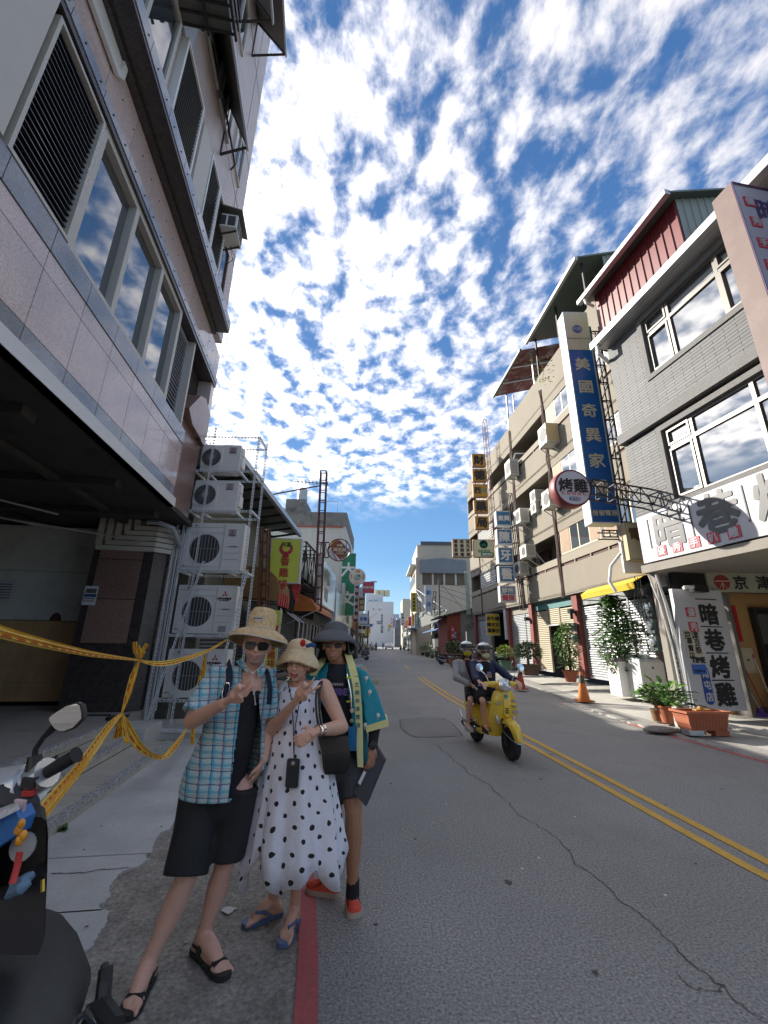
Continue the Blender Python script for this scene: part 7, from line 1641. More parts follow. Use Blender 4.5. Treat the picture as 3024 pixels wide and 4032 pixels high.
def eyes(t,c,M,s,iris,brow=hairg,lid=True):
    def q(x,y,z): return c+M@(Vector((x,y,z))*s)
    for k in (-1,1):
        m=MB();m.ball(q(k*.030,-.0735,.008),(.0135*s,.009*s,.0062*s),12,8,M);e=sobj('eye',m,mat('eye_white',(.62,.6,.58),.25,var=0),t)
        m=MB();m.ball(q(k*.030,-.0815,.008),(.0052*s,.0025*s,.0054*s),10,6,M);sobj('iris',m,iris,e)
        m=MB();m.tube([q(k*.014,-.084,.012),q(k*.03,-.087,.0165),q(k*.046,-.078,.011)],.0018*s,5);sobj('eyelid',m,brow,t)
        m=MB();m.tube([q(k*.012,-.087,.032),q(k*.032,-.089,.0385),q(k*.052,-.074,.033)],[.0018*s,.003*s,.0012*s],5);sobj('eyebrow',m,brow,t)
def glasses(t,c,M,s,lens,framem,h=.018,w=.028,name='sunglasses'):
    def q(x,y,z): return c+M@(Vector((x,y,z))*s)
    m=MB()
    for k in (-1,1): m.tube([q(k*.006,-.098,.012),q(k*.066,-.086,.016),q(k*.078,.0,.010)],.0028*s,6)
    g=obj(name,m,framem,t)
    for k in (-1,1):
        pr=[];n=16
        for i in range(n):
            a=2*math.pi*i/n;ca,sa=math.cos(a),math.sin(a);pr.append((k*.034+w*math.copysign(abs(ca)**.6,ca),h*math.copysign(abs(sa)**.7,sa)*(1 if sa>0 else 1.05)+.005))
        m=MB();V=[q(x,-.101+abs(x)*.22,z) for x,z in pr]+[q(x,-.096+abs(x)*.22,z) for x,z in pr];m.add(V,[tuple(range(n)),tuple(range(2*n-1,n-1,-1))]+[((i+1)%n,i,i+n,(i+1)%n+n) for i in range(n)]);obj('lens',m,lens,g)
        m=MB();m.tube([q(x,-.0985+abs(x)*.22,z) for x,z in pr+pr[:1]],.0022*s,5);obj('lens_rim',m,framem,g)
def hat(t,c,M,prof,mt,n=48,wob=0.,wn=3,ph=0,sx=1.,sy=1.):
    rings=[]
    for r,z in prof:
        rings.append([c+M@Vector((r*math.cos(2*math.pi*k/n)*sx,r*math.sin(2*math.pi*k/n)*sy,z+wob*max(0,r-.11)/.08*math.sin(wn*2*math.pi*k/n+ph))) for k in range(n)])
    m=MB();m.loft([[tuple(p) for p in r_] for r_ in rings],caps=False);return m
# =============================== MAN in plaid shirt
y0=2.85
tm_=thing('person','man in a wide straw hat, sunglasses, open plaid shirt and black shorts flashing two fingers','person',tuple(gp(700,3850)),0,'group of three people posing')
o0=tm_.location.copy()
def rel(mb): mb.shift(o0);return mb
hc=Z6(578,352,2.80);Mh=Rm(R(14),R(4),R(5))
nk=Z6(550,520,2.86);shL=Z6(300,560,2.87);shR=Z6(628,560,2.90);elL=Z6(95,905,2.72);wrL=Z6(330,775,2.50);elR=Z6(660,890,2.97);wrR=Z6(625,1180,2.88)
hpL=at(800,3110,2.86);hpR=at(935,3110,2.9);knL=at(733,3455,2.74);knR=at(885,3400,2.88);anL=gp(585,3790,.095);anR=gp(800,3680,.095);toL=gp(505,3985,.02);toR=gp(885,3830,.02)
ch=Z6(450,760,2.89);bl=Z6(400,1080,2.88);pv=(hpL+hpR)/2
m=MB();head(m,hc,Mh,1.02)
cap(m,[hc+Vector((0,.02,-.07)),nk+Vector((0,.01,.01)),nk-Vector((0,0,.06))],[.058,.062,.075])
cap(m,[nk-Vector((0,0,.1)),ch,bl,pv],[.09,.115,.105,.11]);cap(m,[shL+Vector((.02,0,-.02)),nk-Vector((0,0,.06)),shR+Vector((-.02,0,-.02))],[.05,.07,.05])
arm(m,shL,elL,wrL,1.18);arm(m,shR,elR,wrR,1.02)
dL=(Z6(520,610,2.42)-wrL);pal=Z6(425,715,2.46);hand_v(m,wrL,pal,Z6(540,585,2.44)-Z6(440,700,2.46),Vector((.25,-1,-.15)),mirror=-1,spread=.16)
hand_rel(m,wrR,wrR+Vector((-.06,.01,-.14)),Vector((-1,.3,0)),curl=.9)
leg(m,hpL,knL,anL,1.16);leg(m,hpR,knR,anR,1.14);foot(m,anL,toL,1.12);foot(m,anR,toR,1.12)
rel(m)
hcl=hc-o0
fuse(m,'body',[skA,stub],tm_,.0058,3,fn=lambda c,n:1 if (Mh.transposed()@(c-hcl)).z<-.048 and (Mh.transposed()@(c-hcl)).y<-.01 and (c-hcl).length<.125 else 0)
class Off:  # part builder in world coords, shifted to the person root
    pass
def P_(name,mb,mt,t,smooth=True):
    mb.shift(t.location);return (sobj if smooth else obj)(name,mb,mt,t)
def wrapq(f,t):  # run face helpers with a root-local centre
    return f
mouth(tm_,hc-o0,Mh,1.02,lipm);glasses(tm_,hc-o0,Mh,1.05,lensm,black,h=.022,w=.031)
straw=mat('straw_weave',(.72,.52,.27),.8,var=.25,vs=45,bump=.8,bs=110,fine=.12,fs=80);strawd=mat('straw_underside',(.45,.31,.15),.85,var=.3,vs=50,bump=.6,bs=100);trimw=mat('white_cord',(.62,.58,.5),.8,var=.05)
M2=Rm(0,R(-12),R(3));hcc=hc+Vector((.0,.025,.072))
m=hat(tm_,hcc,M2,[(.188,-.05),(.184,-.03),(.156,-.004),(.125,.012),(.098,.02),(.095,.03),(.092,.08),(.086,.13),(.07,.158),(.045,.165),(.02,.150),(.001,.147)],straw,wob=.006,wn=2)
P_('straw_hat',m,straw,tm_)
h_=[o for o in tm_.children if o.name.startswith('straw_hat')][0]
m=hat(tm_,hcc,M2,[(.186,-.054),(.18,-.037),(.154,-.011),(.123,.004),(.09,.012),(.085,.06),(.001,.1)],strawd,wob=.006,wn=2);m.shift(o0);sobj('hat_lining',m,strawd,h_)
m=MB();m.tube([hcc+M2@Vector((.187*math.cos(a*.131),.187*math.sin(a*.131),-.051+.006*.1/.08*math.sin(2*a*.131))) for a in range(49)],.0045,5);m.shift(o0);sobj('hat_edge',m,trimw,h_)
m=MB();m.tube([hcc+M2@Vector((.099*math.cos(a*.131),.099*math.sin(a*.131),.024)) for a in range(49)],.004,5);m.shift(o0);sobj('hat_cord',m,trimw,h_)
def hp_(x,z,dy=0): return hcc+M2@Vector((x,-.0925-.004+dy,z))
m=MB();P4=[hp_(-.042,.075,.006),hp_(0,.05,-.003),hp_(.042,.075,.006),hp_(0,.1,.0)];m.add(P4+[p+Vector((0,.006,0)) for p in P4],[(0,1,2,3),(7,6,5,4),(0,4,5,1),(1,5,6,2),(2,6,7,3),(3,7,4,0)]);m.shift(o0);obj('hat_patch',m,trimw,h_)
lt=letters('BILLABONG',.0105,inkb,h_,0,0,0,bold=.04);lt.location=hp_(0,.073,-.008)-o0
# chin cord
cA=hc+Mh@Vector((-.082,-.02,.05));cB=hc+Mh@Vector((.08,-.02,.05));kn_=Z6(540,558,2.66)
m=MB();m.tube([cA,hc+Mh@Vector((-.07,-.075,-.09)),kn_],.0028,5);m.tube([cB,hc+Mh@Vector((.06,-.085,-.10)),kn_],.0028,5);m.tube([kn_,Z6(545,650,2.66),Z6(550,700,2.66)],.0028,5);m.tube([kn_,Z6(552,660,2.655),Z6(563,780,2.66)],.0028,5);m.ball(kn_,(.011,.008,.009));m.ball(Z6(563,780,2.66),.006,8,6);m.ball(Z6(550,705,2.66),.005,8,6);P_('chin_cord',m,trimw,tm_)
m=MB();m.ball(hc+Vector((0,.03,.02)),(.081,.088,.085),16,12);m.ball(hc+Mh@Vector((0,.045,-.03)),(.07,.055,.06),14,10);P_('hair',m,hairg,tm_)
# tank top
tank=mat('black_cotton',(.016,.016,.019),.9,var=.3,vs=8,bump=1.,bs=10)
m=MB();cap(m,[nk-Vector((0,0,.13)),ch,bl,pv+Vector((0,0,.02))],[.085,.131,.124,.128],16);m.tube([nk+Vector((-.05,.0,-.04)),ch+Vector((-.05,-.04,.08))],[.04,.06],10);m.tube([nk+Vector((.05,.0,-.04)),ch+Vector((.05,-.04,.08))],[.04,.06],10);rel(m);fuse(m,'tank_top',tank,tm_,.009,4)
# plaid shirt
plaid=mat('plaid_cotton',(.16,.42,.52),.85,var=.05,vs=6,bump=1.,bs=9)
def stripes(m_,base,lines,ax=(0,2),warp=.012):
    t=m_.node_tree;K=t.links.new;P=t.nodes['Principled BSDF'];tc_=t.nodes.new('ShaderNodeTexCoord');nz=t.nodes.new('ShaderNodeTexNoise');nz.inputs['Scale'].default_value=7;K(tc_.outputs['Object'],nz.inputs['Vector'])
    sp=t.nodes.new('ShaderNodeSeparateXYZ');K(tc_.outputs['Object'],sp.inputs[0])
    def ma(op,a,b=0.):
        q=t.nodes.new('ShaderNodeMath');q.operation=op
        for i,x in enumerate((a,b)):
            if isinstance(x,(int,float)): q.inputs[i].default_value=x
            else: K(x,q.inputs[i])
        return q.outputs[0]
    w=ma('MULTIPLY',ma('SUBTRACT',nz.outputs[0],.5),warp*2)
    cur=t.nodes.new('ShaderNodeRGB');cur.outputs[0].default_value=(*base,1);cur=cur.outputs[0]
    for a_,per,off,wd,col,op in lines:
        co=ma('ADD',ma('ADD',sp.outputs[a_],ma('MULTIPLY',sp.outputs[1],.6 if a_==0 else .0)),w);f=ma('FRACT',ma('ADD',ma('DIVIDE',co,per),off+10.));k=ma('LESS_THAN',f,wd/per)
        x=t.nodes.new('ShaderNodeMix');x.data_type='RGBA';K(ma('MULTIPLY',k,op),x.inputs[0]);K(cur,x.inputs[6]);x.inputs[7].default_value=(*col,1);cur=x.outputs[2]
    K(cur,P.inputs['Base Color'])
wht_=(.62,.66,.66);nav=(.03,.05,.16);rdd=(.38,.09,.12);tn=(.5,.45,.3);cy=(.1,.38,.5)
stripes(plaid,(.3,.62,.72),[(0,.062,.0,.02,wht_,.6),(2,.062,.3,.02,wht_,.6),(0,.062,.45,.012,cy,.7),(2,.062,.7,.014,cy,.7),(0,.062,.55,.006,nav,.8),(2,.062,.1,.006,nav,.8),(0,.124,.25,.006,rdd,.85),(2,.124,.45,.005,rdd,.7),(0,.062,.85,.004,tn,.8),(2,.062,.9,.004,tn,.7)])
hem=[Z6(215,1345,2.86),Z6(500,1290,2.93)]
m=MB();rings=[]
def ring(c,rx,ry,n=24,yaw=0): return [tuple(c+Vector((rx*math.cos(a)*math.cos(yaw)-ry*math.sin(a)*math.sin(yaw),rx*math.cos(a)*math.sin(yaw)+ry*math.sin(a)*math.cos(yaw),0))) for a in [2*math.pi*k/n for k in range(n)]]
tw_=R(8)
for a,b,wd,dp,yy in ((470,505,.085,.08,2.88),(462,560,.155,.1,2.89),(455,650,.195,.128,2.89),(435,800,.19,.14,2.89),(415,950,.185,.14,2.89),(385,1100,.215,.15,2.88),(345,1250,.235,.165,2.87),(315,1370,.235,.172,2.86),(305,1430,.23,.172,2.86)): rings.append(ring(Z6(a,b,yy),wd,dp,28,tw_))
m.loft(rings)
m.tube([shL+Vector((.08,0,-.02)),shL,shL.lerp(elL,.62)],[.075,.078,.083],14);m.tube([shL.lerp(elL,.62),shL.lerp(elL,.86)],[.083,.088],14);m.tube([shR+Vector((-.08,0,-.02)),shR,shR.lerp(elR,.9)],[.07,.075,.08],14)
rel(m)
# opening: the front faces between the two lapel lines are cut away
def cutf(c,n):
    w=c+o0;px=w
    if n.y>.15: return False
    # project the point into the shirt plane and compare with the lapel edges (x as a function of z)
    zA,zB=Z6(470,520,2.75),Z6(385,1440,2.75);zC,zD=Z6(575,520,2.78),Z6(590,1300,2.78)
    tA=(w.z-zA.z)/(zB.z-zA.z);tC=(w.z-zC.z)/(zD.z-zC.z)
    xl=zA.x+(zB.x-zA.x)*tA-.02*max(0,1-abs(tA-.0)*3);xr=zC.x+(zD.x-zC.x)*tC
    return xl<w.x<xr and w.y<2.90 and w.z>zB.z-.5
sh=fuse(m,'shirt',plaid,tm_,.008,3,cut=cutf)
so_=sh.modifiers.new('thickness','SOLIDIFY');so_.thickness=.004;so_.offset=-1
# curved shirt tail and collar
m=MB()
for a,b,c_,d_ in (((470,520),(420,470),(470,440),(520,560)),((575,540),(610,480),(640,520),(595,600))):
    q=[Z6(*a,2.765),Z6(*b,2.80),Z6(*c_,2.83),Z6(*d_,2.76)];m.add(q+[p+Vector((0,.008,0)) for p in q],[(0,1,2,3),(7,6,5,4),(0,4,5,1),(1,5,6,2),(2,6,7,3),(3,7,4,0)])
P_('collar',m,plaid,tm_,False)
m=MB()
for a,b in ((455,610),(405,800),(395,940),(390,1075),(380,1300)): m.ball(Z6(a,b,2.73),.006,8,6)
P_('buttons',m,trimw,tm_)
# cargo shorts
shb=mat('black_shorts',(.018,.018,.02),.8,var=.35,vs=7,bump=1.,bs=9)
m=MB();cap(m,[pv+Vector((0,0.01,.02)),pv-Vector((0,0,.05))],[.135,.15],16)
m.tube([hpL+Vector((0,0,.02)),hpL.lerp(knL,.5),knL+Vector((-.005,0,.012))],[.13,.118,.118],16);m.tube([hpR+Vector((0,0,.02)),hpR.lerp(knR,.5),knR+Vector((0,0,.03))],[.125,.115,.11],16);rel(m);fuse(m,'shorts',shb,tm_,.009,3)
# backpack straps, bag and carabiner
navy=mat('navy_webbing',(.015,.03,.06),.8,var=.1,vs=20)
def strapm(pts,w,mt,name,t,th=.006):
    m=MB();P4=smooth([tuple(p) for p in pts],5);prev=None
    for i in range(len(P4)-1): m.beam(P4[i],P4[i+1],w,th,(0,1,0) if abs(P4[i+1][2]-P4[i][2])>.004 else (0,0,1))
    m.shift(t.location);return obj(name,m,mt,t)
strapm([Z6(365,470,2.93),Z6(370,520,2.80),Z6(372,620,2.745),Z6(340,700,2.74),Z6(300,800,2.79)],.04,navy,'backpack_strap',tm_);strapm([Z6(625,520,2.92),Z6(650,560,2.82),Z6(668,660,2.80),Z6(662,780,2.82)],.03,navy,'backpack_strap',tm_)
m=MB();c=Z6(400,850,3.13);m.loft([ring(c+Vector((0,0,.28)),.1,.05),ring(c+Vector((0,0,.22)),.17,.09),ring(c-Vector((0,0,.1)),.19,.11),ring(c-Vector((0,0,.26)),.15,.09)]);P_('backpack',m,navy,tm_)
m=MB();c=Z6(348,680,2.725);m.tube([c+Vector((.02*math.cos(a*.628),0,.045*math.sin(a*.628)))+Vector((.008*math.sin(a*.628),0,0)) for a in range(11)],.0035,5);P_('carabiner',m,chrome,tm_)
# sandals
sandm=mat('sandal_black',(.02,.022,.022),.7,var=.1,vs=20)
def sandal(t,an,to,w=.052):
    d=(to-an);d.z=0;d.normalize();s=Vector((d.y,-d.x,0));a=Vector((an.x,an.y,0))-d*.075;b=Vector((to.x,to.y,0))+d*.028;L_=(b-a).length
    out=[]
    for k,(u_,w_) in enumerate(((0,.3),(.03,.62),(.12,.75),(.35,.72),(.6,.9),(.8,1.02),(.93,.8),(1,.35))): out.append((u_,w_))
    lo=[];P1=[a+d*u_*L_+s*w*w_ for u_,w_ in out]+[a+d*u_*L_-s*w*w_ for u_,w_ in out[::-1]]
    m=MB();m.loft([[tuple(p+Vector((0,0,z))) for p in P1] for z in (.002,.024)]);m.shift(t.location);S=obj('sandal',m,sandm,t)
    ball=Vector((to.x,to.y,0))-d*.055
    def band(c,hw,h,thk,tl=0):
        m=MB();pts=[c+s*hw*math.cos(q)+Vector((0,0,.018+h*math.sin(q)))+d*tl*math.sin(q) for q in [math.pi*k/10 for k in range(11)]]
        for i in range(10): m.beam(pts[i],pts[i+1],.007,thk,d) 
        m.shift(t.location);obj('strap',m,sandm,S)
    band(ball+d*.0,.046,.040,.034);band(Vector((an.x,an.y,0))+d*.03,.044,.09,.03,.02)
    m=MB();hb=Vector((an.x,an.y,.055));m.tube([hb+s*.04+d*.03,hb+s*.036-d*.03,hb-d*.062,hb-s*.036-d*.03,hb-s*.04+d*.03],.006,6);m.tube([hb+s*.04+d*.02,Vector((an.x,an.y,.02))+s*.042+d*.07],.006,6);m.tube([hb-s*.04+d*.02,Vector((an.x,an.y,.02))-s*.042+d*.07],.006,6);m.shift(t.location);obj('strap',m,sandm,S)
sandal(tm_,anL,toL);sandal(tm_,anR,toR)
# =============================== WOMAN in dotted dress
tw2=thing('person','smiling woman in a straw hat and white polka dot dress making a peace sign','person',tuple(gp(1085,3680)),0,'group of three people posing')
o0=tw2.location.copy()
hc=Z6(873,492,2.98);Mh=Rm(R(-2),R(2),R(2));nk=Z6(885,600,3.03)
shL=Z6(735,660,3.03);shR=Z6(1060,655,3.03);elL=Z6(680,965,2.92);wrL=Z6(850,765,2.72);elR=Z6(1195,945,2.95);wrR=Z6(1020,970,2.74)
anL=Z7(488,1085,z=.09);anR=Z7(722,1165,z=.09);toL=Z7(205,1300,z=.03);toR=Z7(600,1510,z=.03);knL=Vector((anL.x+.03,3.08,.5));knR=Vector((anR.x+.02,3.0,.49))
pv=Z6(870,1250,3.05);ch=Z6(885,800,3.03)
m=MB();head(m,hc,Mh,.97,True);cap(m,[hc+Vector((0,.02,-.07)),nk,nk-Vector((0,0,.05))],[.047,.05,.07])
cap(m,[nk-Vector((0,0,.09)),ch,pv],[.085,.1,.12]);cap(m,[shL+Vector((.03,0,-.01)),nk-Vector((0,0,.055)),shR+Vector((-.03,0,-.01))],[.045,.06,.045])
arm(m,shL,elL,wrL,.93);arm(m,shR,elR,wrR,1.08)
pal=Z6(900,700,2.68);hand_v(m,wrL,pal,Z6(1000,600,2.66)-Z6(905,700,2.68),Vector((.1,-1,0)),mirror=-1,spread=.5)
hand_rel(m,wrR,Z6(880,1050,2.68),Vector((0,1,.1)),mirror=1,curl=.5)
leg(m,pv+Vector((-.08,0,-.05)),knL,anL,.9);leg(m,pv+Vector((.08,0,-.05)),knR,anR,.9);foot(m,anL,toL,.95);foot(m,anR,toR,.95)
rel(m);fuse(m,'body',skB,tw2,.0056,3)
mouth(tw2,hc-o0,Mh,.97,lipr);eyes(tw2,hc-o0,Mh,.97,mat('iris_hazel',(.07,.06,.04),.2))
m=MB();m.ball(hc+Vector((0,.035,.02)),(.082,.078,.088),16,12);
for k in (-1,1): m.tube([hc+Vector((k*.077,-.01,.05)),hc+Vector((k*.083,-.0,0)),hc+Vector((k*.076,.02,-.05))],[.012,.016,.01],8)
P_('hair',m,hairg,tw2)
raff=mat('raffia_weave',(.78,.62,.37),.85,var=.2,vs=50,bump=.8,bs=130)
M2=Rm(R(10),R(-16),R(6));hcc=hc+Vector((.0,.03,.062))
m=hat(tw2,hcc,M2,[(.137,-.092),(.144,-.083),(.140,-.058),(.128,-.03),(.11,-.005),(.098,.01),(.094,.035),(.088,.065),(.07,.088),(.04,.1),(.001,.103)],raff,wob=.022,wn=3,ph=.9,sx=1.02)
m.shift(o0);h_=sobj('raffia_hat',m,raff,tw2);md=h_.modifiers.new('thickness','SOLIDIFY');md.thickness=.005
a=Z6(908,335,2.885);m=MB();m.ball(a,(.019,.012,.024),12,8);m.shift(o0);sobj('red_bead',m,mat('red_felt',(.5,.015,.02),.7),h_)
m=MB()
for x,z in ((945,355),(968,348),(985,352)): m.ball(Z6(x,z,2.895),(.017,.012,.014),12,8)
m.shift(o0);sobj('blue_bead',m,mat('blue_felt',(.03,.07,.22),.7),h_)
# dress with uv dots
dm=mat('dotted_linen',(.82,.82,.88),.85,var=.03,vs=10,bump=1.,bs=13);t_=dm.node_tree;K=t_.links.new;DP=t_.nodes['Principled BSDF'];srcc=DP.inputs['Base Color'].links[0].from_socket
uvn=t_.nodes.new('ShaderNodeUVMap')
def dma(op,a,b=0.,c=None):
    q=t_.nodes.new('ShaderNodeMath');q.operation=op
    for i,x in enumerate((a,b,c)):
        if x is None: continue
        if isinstance(x,(int,float)): q.inputs[i].default_value=x
        else: K(x,q.inputs[i])
    return q.outputs[0]
sp=t_.nodes.new('ShaderNodeSeparateXYZ');K(uvn.outputs[0],sp.inputs[0]);nz=t_.nodes.new('ShaderNodeTexNoise');nz.inputs['Scale'].default_value=9.;K(uvn.outputs[0],nz.inputs['Vector'])
def dots(off):
    per=.122;wx=dma('MULTIPLY',dma('SUBTRACT',nz.outputs[0],.5),.05)
    a=dma('SUBTRACT',dma('FRACT',dma('ADD',dma('DIVIDE',dma('ADD',sp.outputs[0],wx),per*.82),20+off)),.5);b=dma('SUBTRACT',dma('FRACT',dma('ADD',dma('DIVIDE',dma('ADD',sp.outputs[1],wx),per),20+off)),.5)
    d=dma('ADD',dma('POWER',dma('MULTIPLY',a,per*.82),2.),dma('POWER',dma('MULTIPLY',b,per),2.));return dma('LESS_THAN',d,.0128**2)
x=t_.nodes.new('ShaderNodeMix');x.data_type='RGBA';K(dma('MAXIMUM',dots(0),dots(.5)),x.inputs[0]);K(srcc,x.inputs[6]);x.inputs[7].default_value=(.025,.025,.022,1);K(x.outputs[2],DP.inputs['Base Color'])
def dress(t,secs,hemf):
    n=96;rings=[];uvs=[]
    for j,(c,rx,ry,fa) in enumerate(secs):
        r_=[]
        for k in range(n):
            a=2*math.pi*k/n;f=1+fa*(math.sin(9*a+.5)+.5*math.sin(14*a+1.7+j*.15)+.35*math.sin(23*a));last=j/(len(secs)-1)
            z=c.z+hemf(a)*max(0,last-.75)/.25
            r_.append((c.x+rx*f*math.cos(a),c.y+ry*f*math.sin(a),z));uvs.append((a*.25,z))
        rings.append(r_)
    m=MB();m.loft(rings,caps=False);m.shift(t.location);me=m.mesh('dress',smooth=True);uv=me.uv_layers.new(name='UVMap')
    for pol in me.polygons:
        vs=[me.loops[l].vertex_index for l in pol.loop_indices];wrap=max(v%n for v in vs)==n-1 and min(v%n for v in vs)==0
        for l in pol.loop_indices:
            vi=me.loops[l].vertex_index;u_,v_=uvs[vi]
            if wrap and vi%n==0: u_=uvs[vi+n-1][0]+uvs[vi+1][0]
            uv.data[l].uv=(u_,v_)
    me.materials.append(dm);o=obj('dress',me,None,t);md=o.modifiers.new('thickness','SOLIDIFY');md.thickness=.003;return o
secs=[]
for a,b,wd,dp,fa in ((878,648,.115,.09,0),(876,700,.130,.108,.0),(872,780,.145,.122,.005),(868,860,.155,.128,.01),(868,960,.165,.132,.018),(868,1080,.19,.145,.025),(866,1200,.215,.155,.035),(862,1330,.235,.165,.045),(858,1480,.255,.175,.055),(852,1640,.275,.185,.065),(845,1800,.29,.195,.07),(842,1960,.305,.2,.085)):
    secs.append((Z6(a,b,3.02),wd,dp,fa))
dress(tw2,secs,lambda a:.085*(2/math.pi)*math.asin(math.sin(5*a+.6))+.03*math.sin(3*a+1.2)+.015*math.sin(11*a))
m=MB();
for k,sh_ in ((-1,shL),(1,shR)):
    c=Z6(878,690,3.02);m.tube([c+Vector((k*.1,-.07,.0)),sh_+Vector((-k*.045,-.035,.035)),sh_+Vector((-k*.045,.03,.03)),c+Vector((k*.1,.08,0))],[.032,.028,.028,.03],8,.35)
m.shift(o0);sobj('dress_strap',m,mat('white_linen',(.82,.82,.88),.85,bump=.3,bs=22),tw2)
# lanyard, phone, watch, bracelet, tote
cord=mat('lanyard_cord',(.03,.04,.08),.7,var=.5,vs=60)
m=MB();m.tube([nk+Vector((-.055,.0,.0)),Z6(800,620,2.93),Z6(828,760,2.88),Z6(840,950,2.86),Z6(842,1140,2.84)],.0032,5);m.tube([nk+Vector((.05,0,.02)),Z6(925,620,2.92),Z6(880,780,2.86),Z6(850,960,2.85),Z6(843,1140,2.84)],.0032,5);P_('lanyard',m,cord,tw2)
t=thing('smartphone','black smartphone hanging from the lanyard on the dotted dress','phone',tuple(Z6(832,1280,2.825)),R(2));a=Z6(785,1280,2.82);b=Z6(878,1280,2.82);hz=(Z6(832,1172,2.82)-Z6(832,1386,2.82)).z/2;w=(b.x-a.x)/2
m=MB();m.rbox((-w,0,-hz),(w,.011,hz),.012);obj('case',m,black,t);m=MB();m.rbox((-w*.85,-.003,hz*.5),(w*.85,0,hz*.92),.008);obj('camera_block',m,mat('phone_grey',(.05,.05,.055),.2),t);m=MB();m.lathe([(.011,0),(.011,.003)],14,(0,-.006,hz*.7),(0,1,0));obj('camera_lens',m,plate,t)
m=MB();m.rbox((-w*.85,-.0015,-hz*.9),(w*.85,0,hz*.42),.004);obj('back_panel',m,mat('phone_panel',(.035,.035,.038),.15),t)
fa=(elR-wrR).normalized()
m=MB();m.lathe([(.033,-.01),(.033,.01),(.028,.01),(.028,-.01)],18,wrR+fa*.03,fa);m.lathe([(.017,-.004),(.017,.004)],14,wrR+fa*.03+Vector((0,-.034,.008)),(0,1,-.2));P_('wristwatch',m,chrome,tw2)
m=MB();m.lathe([(.031,-.006),(.031,.006),(.027,.006),(.027,-.006)],16,wrR+fa*-.002,fa);P_('bracelet',m,chrome,tw2)
t=thing('tote_bag','black tote bag hanging from the woman\'s shoulder','bag',tuple(Z6(1130,1290,2.98)));bo=t.location.copy();lth=mat('black_leather',(.015,.017,.018),.45,var=.1,vs=10,bump=.3,bs=40)
m=MB();m.loft([[tuple(p) for p in (Z6(x0,y_,2.9+d0)-bo,Z6(x1,y_,2.9+d0)-bo,Z6(x1,y_,3.03+d0)-bo,Z6(x0,y_,3.03+d0)-bo)] for x0,x1,y_,d0 in ((1068,1215,1290,.02),(1055,1245,1240,.0),(1042,1250,1120,.0),(1015,1232,1010,.02))]);sobj('pouch',m,lth,t)
for k,dx in ((0,0),(1,22)):
    m=MB();P4=smooth([tuple(Z6(a+dx*b_,b,c_)-bo) for a,b,c_,b_ in ((1045,1030,2.9,1),(1008,860,2.90,1),(1005,700,2.92,1),(1030,628,2.97,.6),(1055,625,3.03,.3),(1085,700,3.13,.5))],5)
    for i in range(len(P4)-1): m.beam(P4[i],P4[i+1],.013,.006,(0,1,0))
    obj('handle',m,lth,t)
# flip flops
ffm=mat('blue_rubber',(.10,.16,.31),.6,var=.05,vs=8)
def flip(t,an,to,w=.047):
    d=(to-an);d.z=0;d.normalize();s=Vector((d.y,-d.x,0));a=Vector((an.x,an.y,0))-d*.07;b=Vector((to.x,to.y,0))+d*.03;L_=(b-a).length
    P1=[a+d*u_*L_+s*w*w_ for u_,w_ in ((0,.3),(.04,.6),(.15,.72),(.4,.7),(.65,.92),(.82,.98),(.94,.75),(1,.3))];P1=P1+[a+d*u_*L_-s*w*w_ for u_,w_ in ((1,.3),(.94,.75),(.82,.98),(.65,.92),(.4,.7),(.15,.72),(.04,.6),(0,.3))]
    m=MB();m.loft([[tuple(p+Vector((0,0,z))) for p in P1] for z in (.002,.022)]);m.shift(t.location);S=obj('flip_flop',m,ffm,t)
    tt_=Vector((to.x,to.y,.045))-d*.045-s*.012;m=MB()
    for k in (-1,1): m.tube([Vector((an.x,an.y,.03))+d*.02+s*k*.04,(Vector((an.x,an.y,.06))+d*.07+s*k*.033),tt_+Vector((0,0,.012))],[.006,.009,.006],8,1.3)
    m.tube([tt_+Vector((0,0,.012)),tt_-Vector((0,0,.03))+d*.005],.005,6);m.shift(t.location);obj('thong',m,ffm,S)
flip(tw2,anL,toL);flip(tw2,anR,toR)
# =============================== GUIDE in teal coat
tg=thing('person','smiling guide in a grey bucket hat, teal coat and orange running shoes holding a folder','person',tuple(gp(1345,3530)),0,'group of three people posing')
o0=tg.location.copy()
hc=Z6(1135,352,3.28);Mh=Rm(R(3),R(2),R(1));nk=Z6(1160,470,3.34)
shL=Z6(1010,545,3.36);shR=Z6(1325,545,3.36);elR=Z6(1440,830,3.40);wrR=Z6(1415,1075,3.27);elL=Z6(960,830,3.45);wrL=Z6(1000,1050,3.4)
anR=Vector((Z7(1358,760,3.30).x,3.30,.11));toR=Z7(1375,1235,z=.02);knR=Z7(1360,110,3.27);anL=Z7(1120,830,z=.11);toL=Z7(880,960,z=.02);knL=Z7(1150,140,3.42)
hpR=Z6(1250,1200,3.37);hpL=Z6(1120,1200,3.40);pv=(hpR+hpL)/2;ch=Z6(1165,760,3.37)
m=MB();head(m,hc,Mh,1.0);cap(m,[hc+Vector((0,.02,-.07)),nk,nk-Vector((0,0,.06))],[.055,.058,.075]);cap(m,[nk-Vector((0,0,.1)),ch,pv],[.095,.115,.11]);cap(m,[shL+Vector((.03,0,0)),nk-Vector((0,0,.06)),shR+Vector((-.03,0,0))],[.05,.065,.05])
arm(m,shL,elL,wrL);arm(m,shR,elR,wrR);hand_rel(m,wrR,Z6(1400,1250,3.24),Vector((-.7,.7,0)),mirror=-1,curl=.8);hand_rel(m,wrL,wrL+Vector((0,0,-.15)),Vector((-1,0,0)))
leg(m,hpL,knL,anL,1.05);leg(m,hpR,knR,anR,1.14);foot(m,anL,toL,.9,False);foot(m,anR,toR,.9,False);rel(m);fuse(m,'body',skC,tg,.006,3)
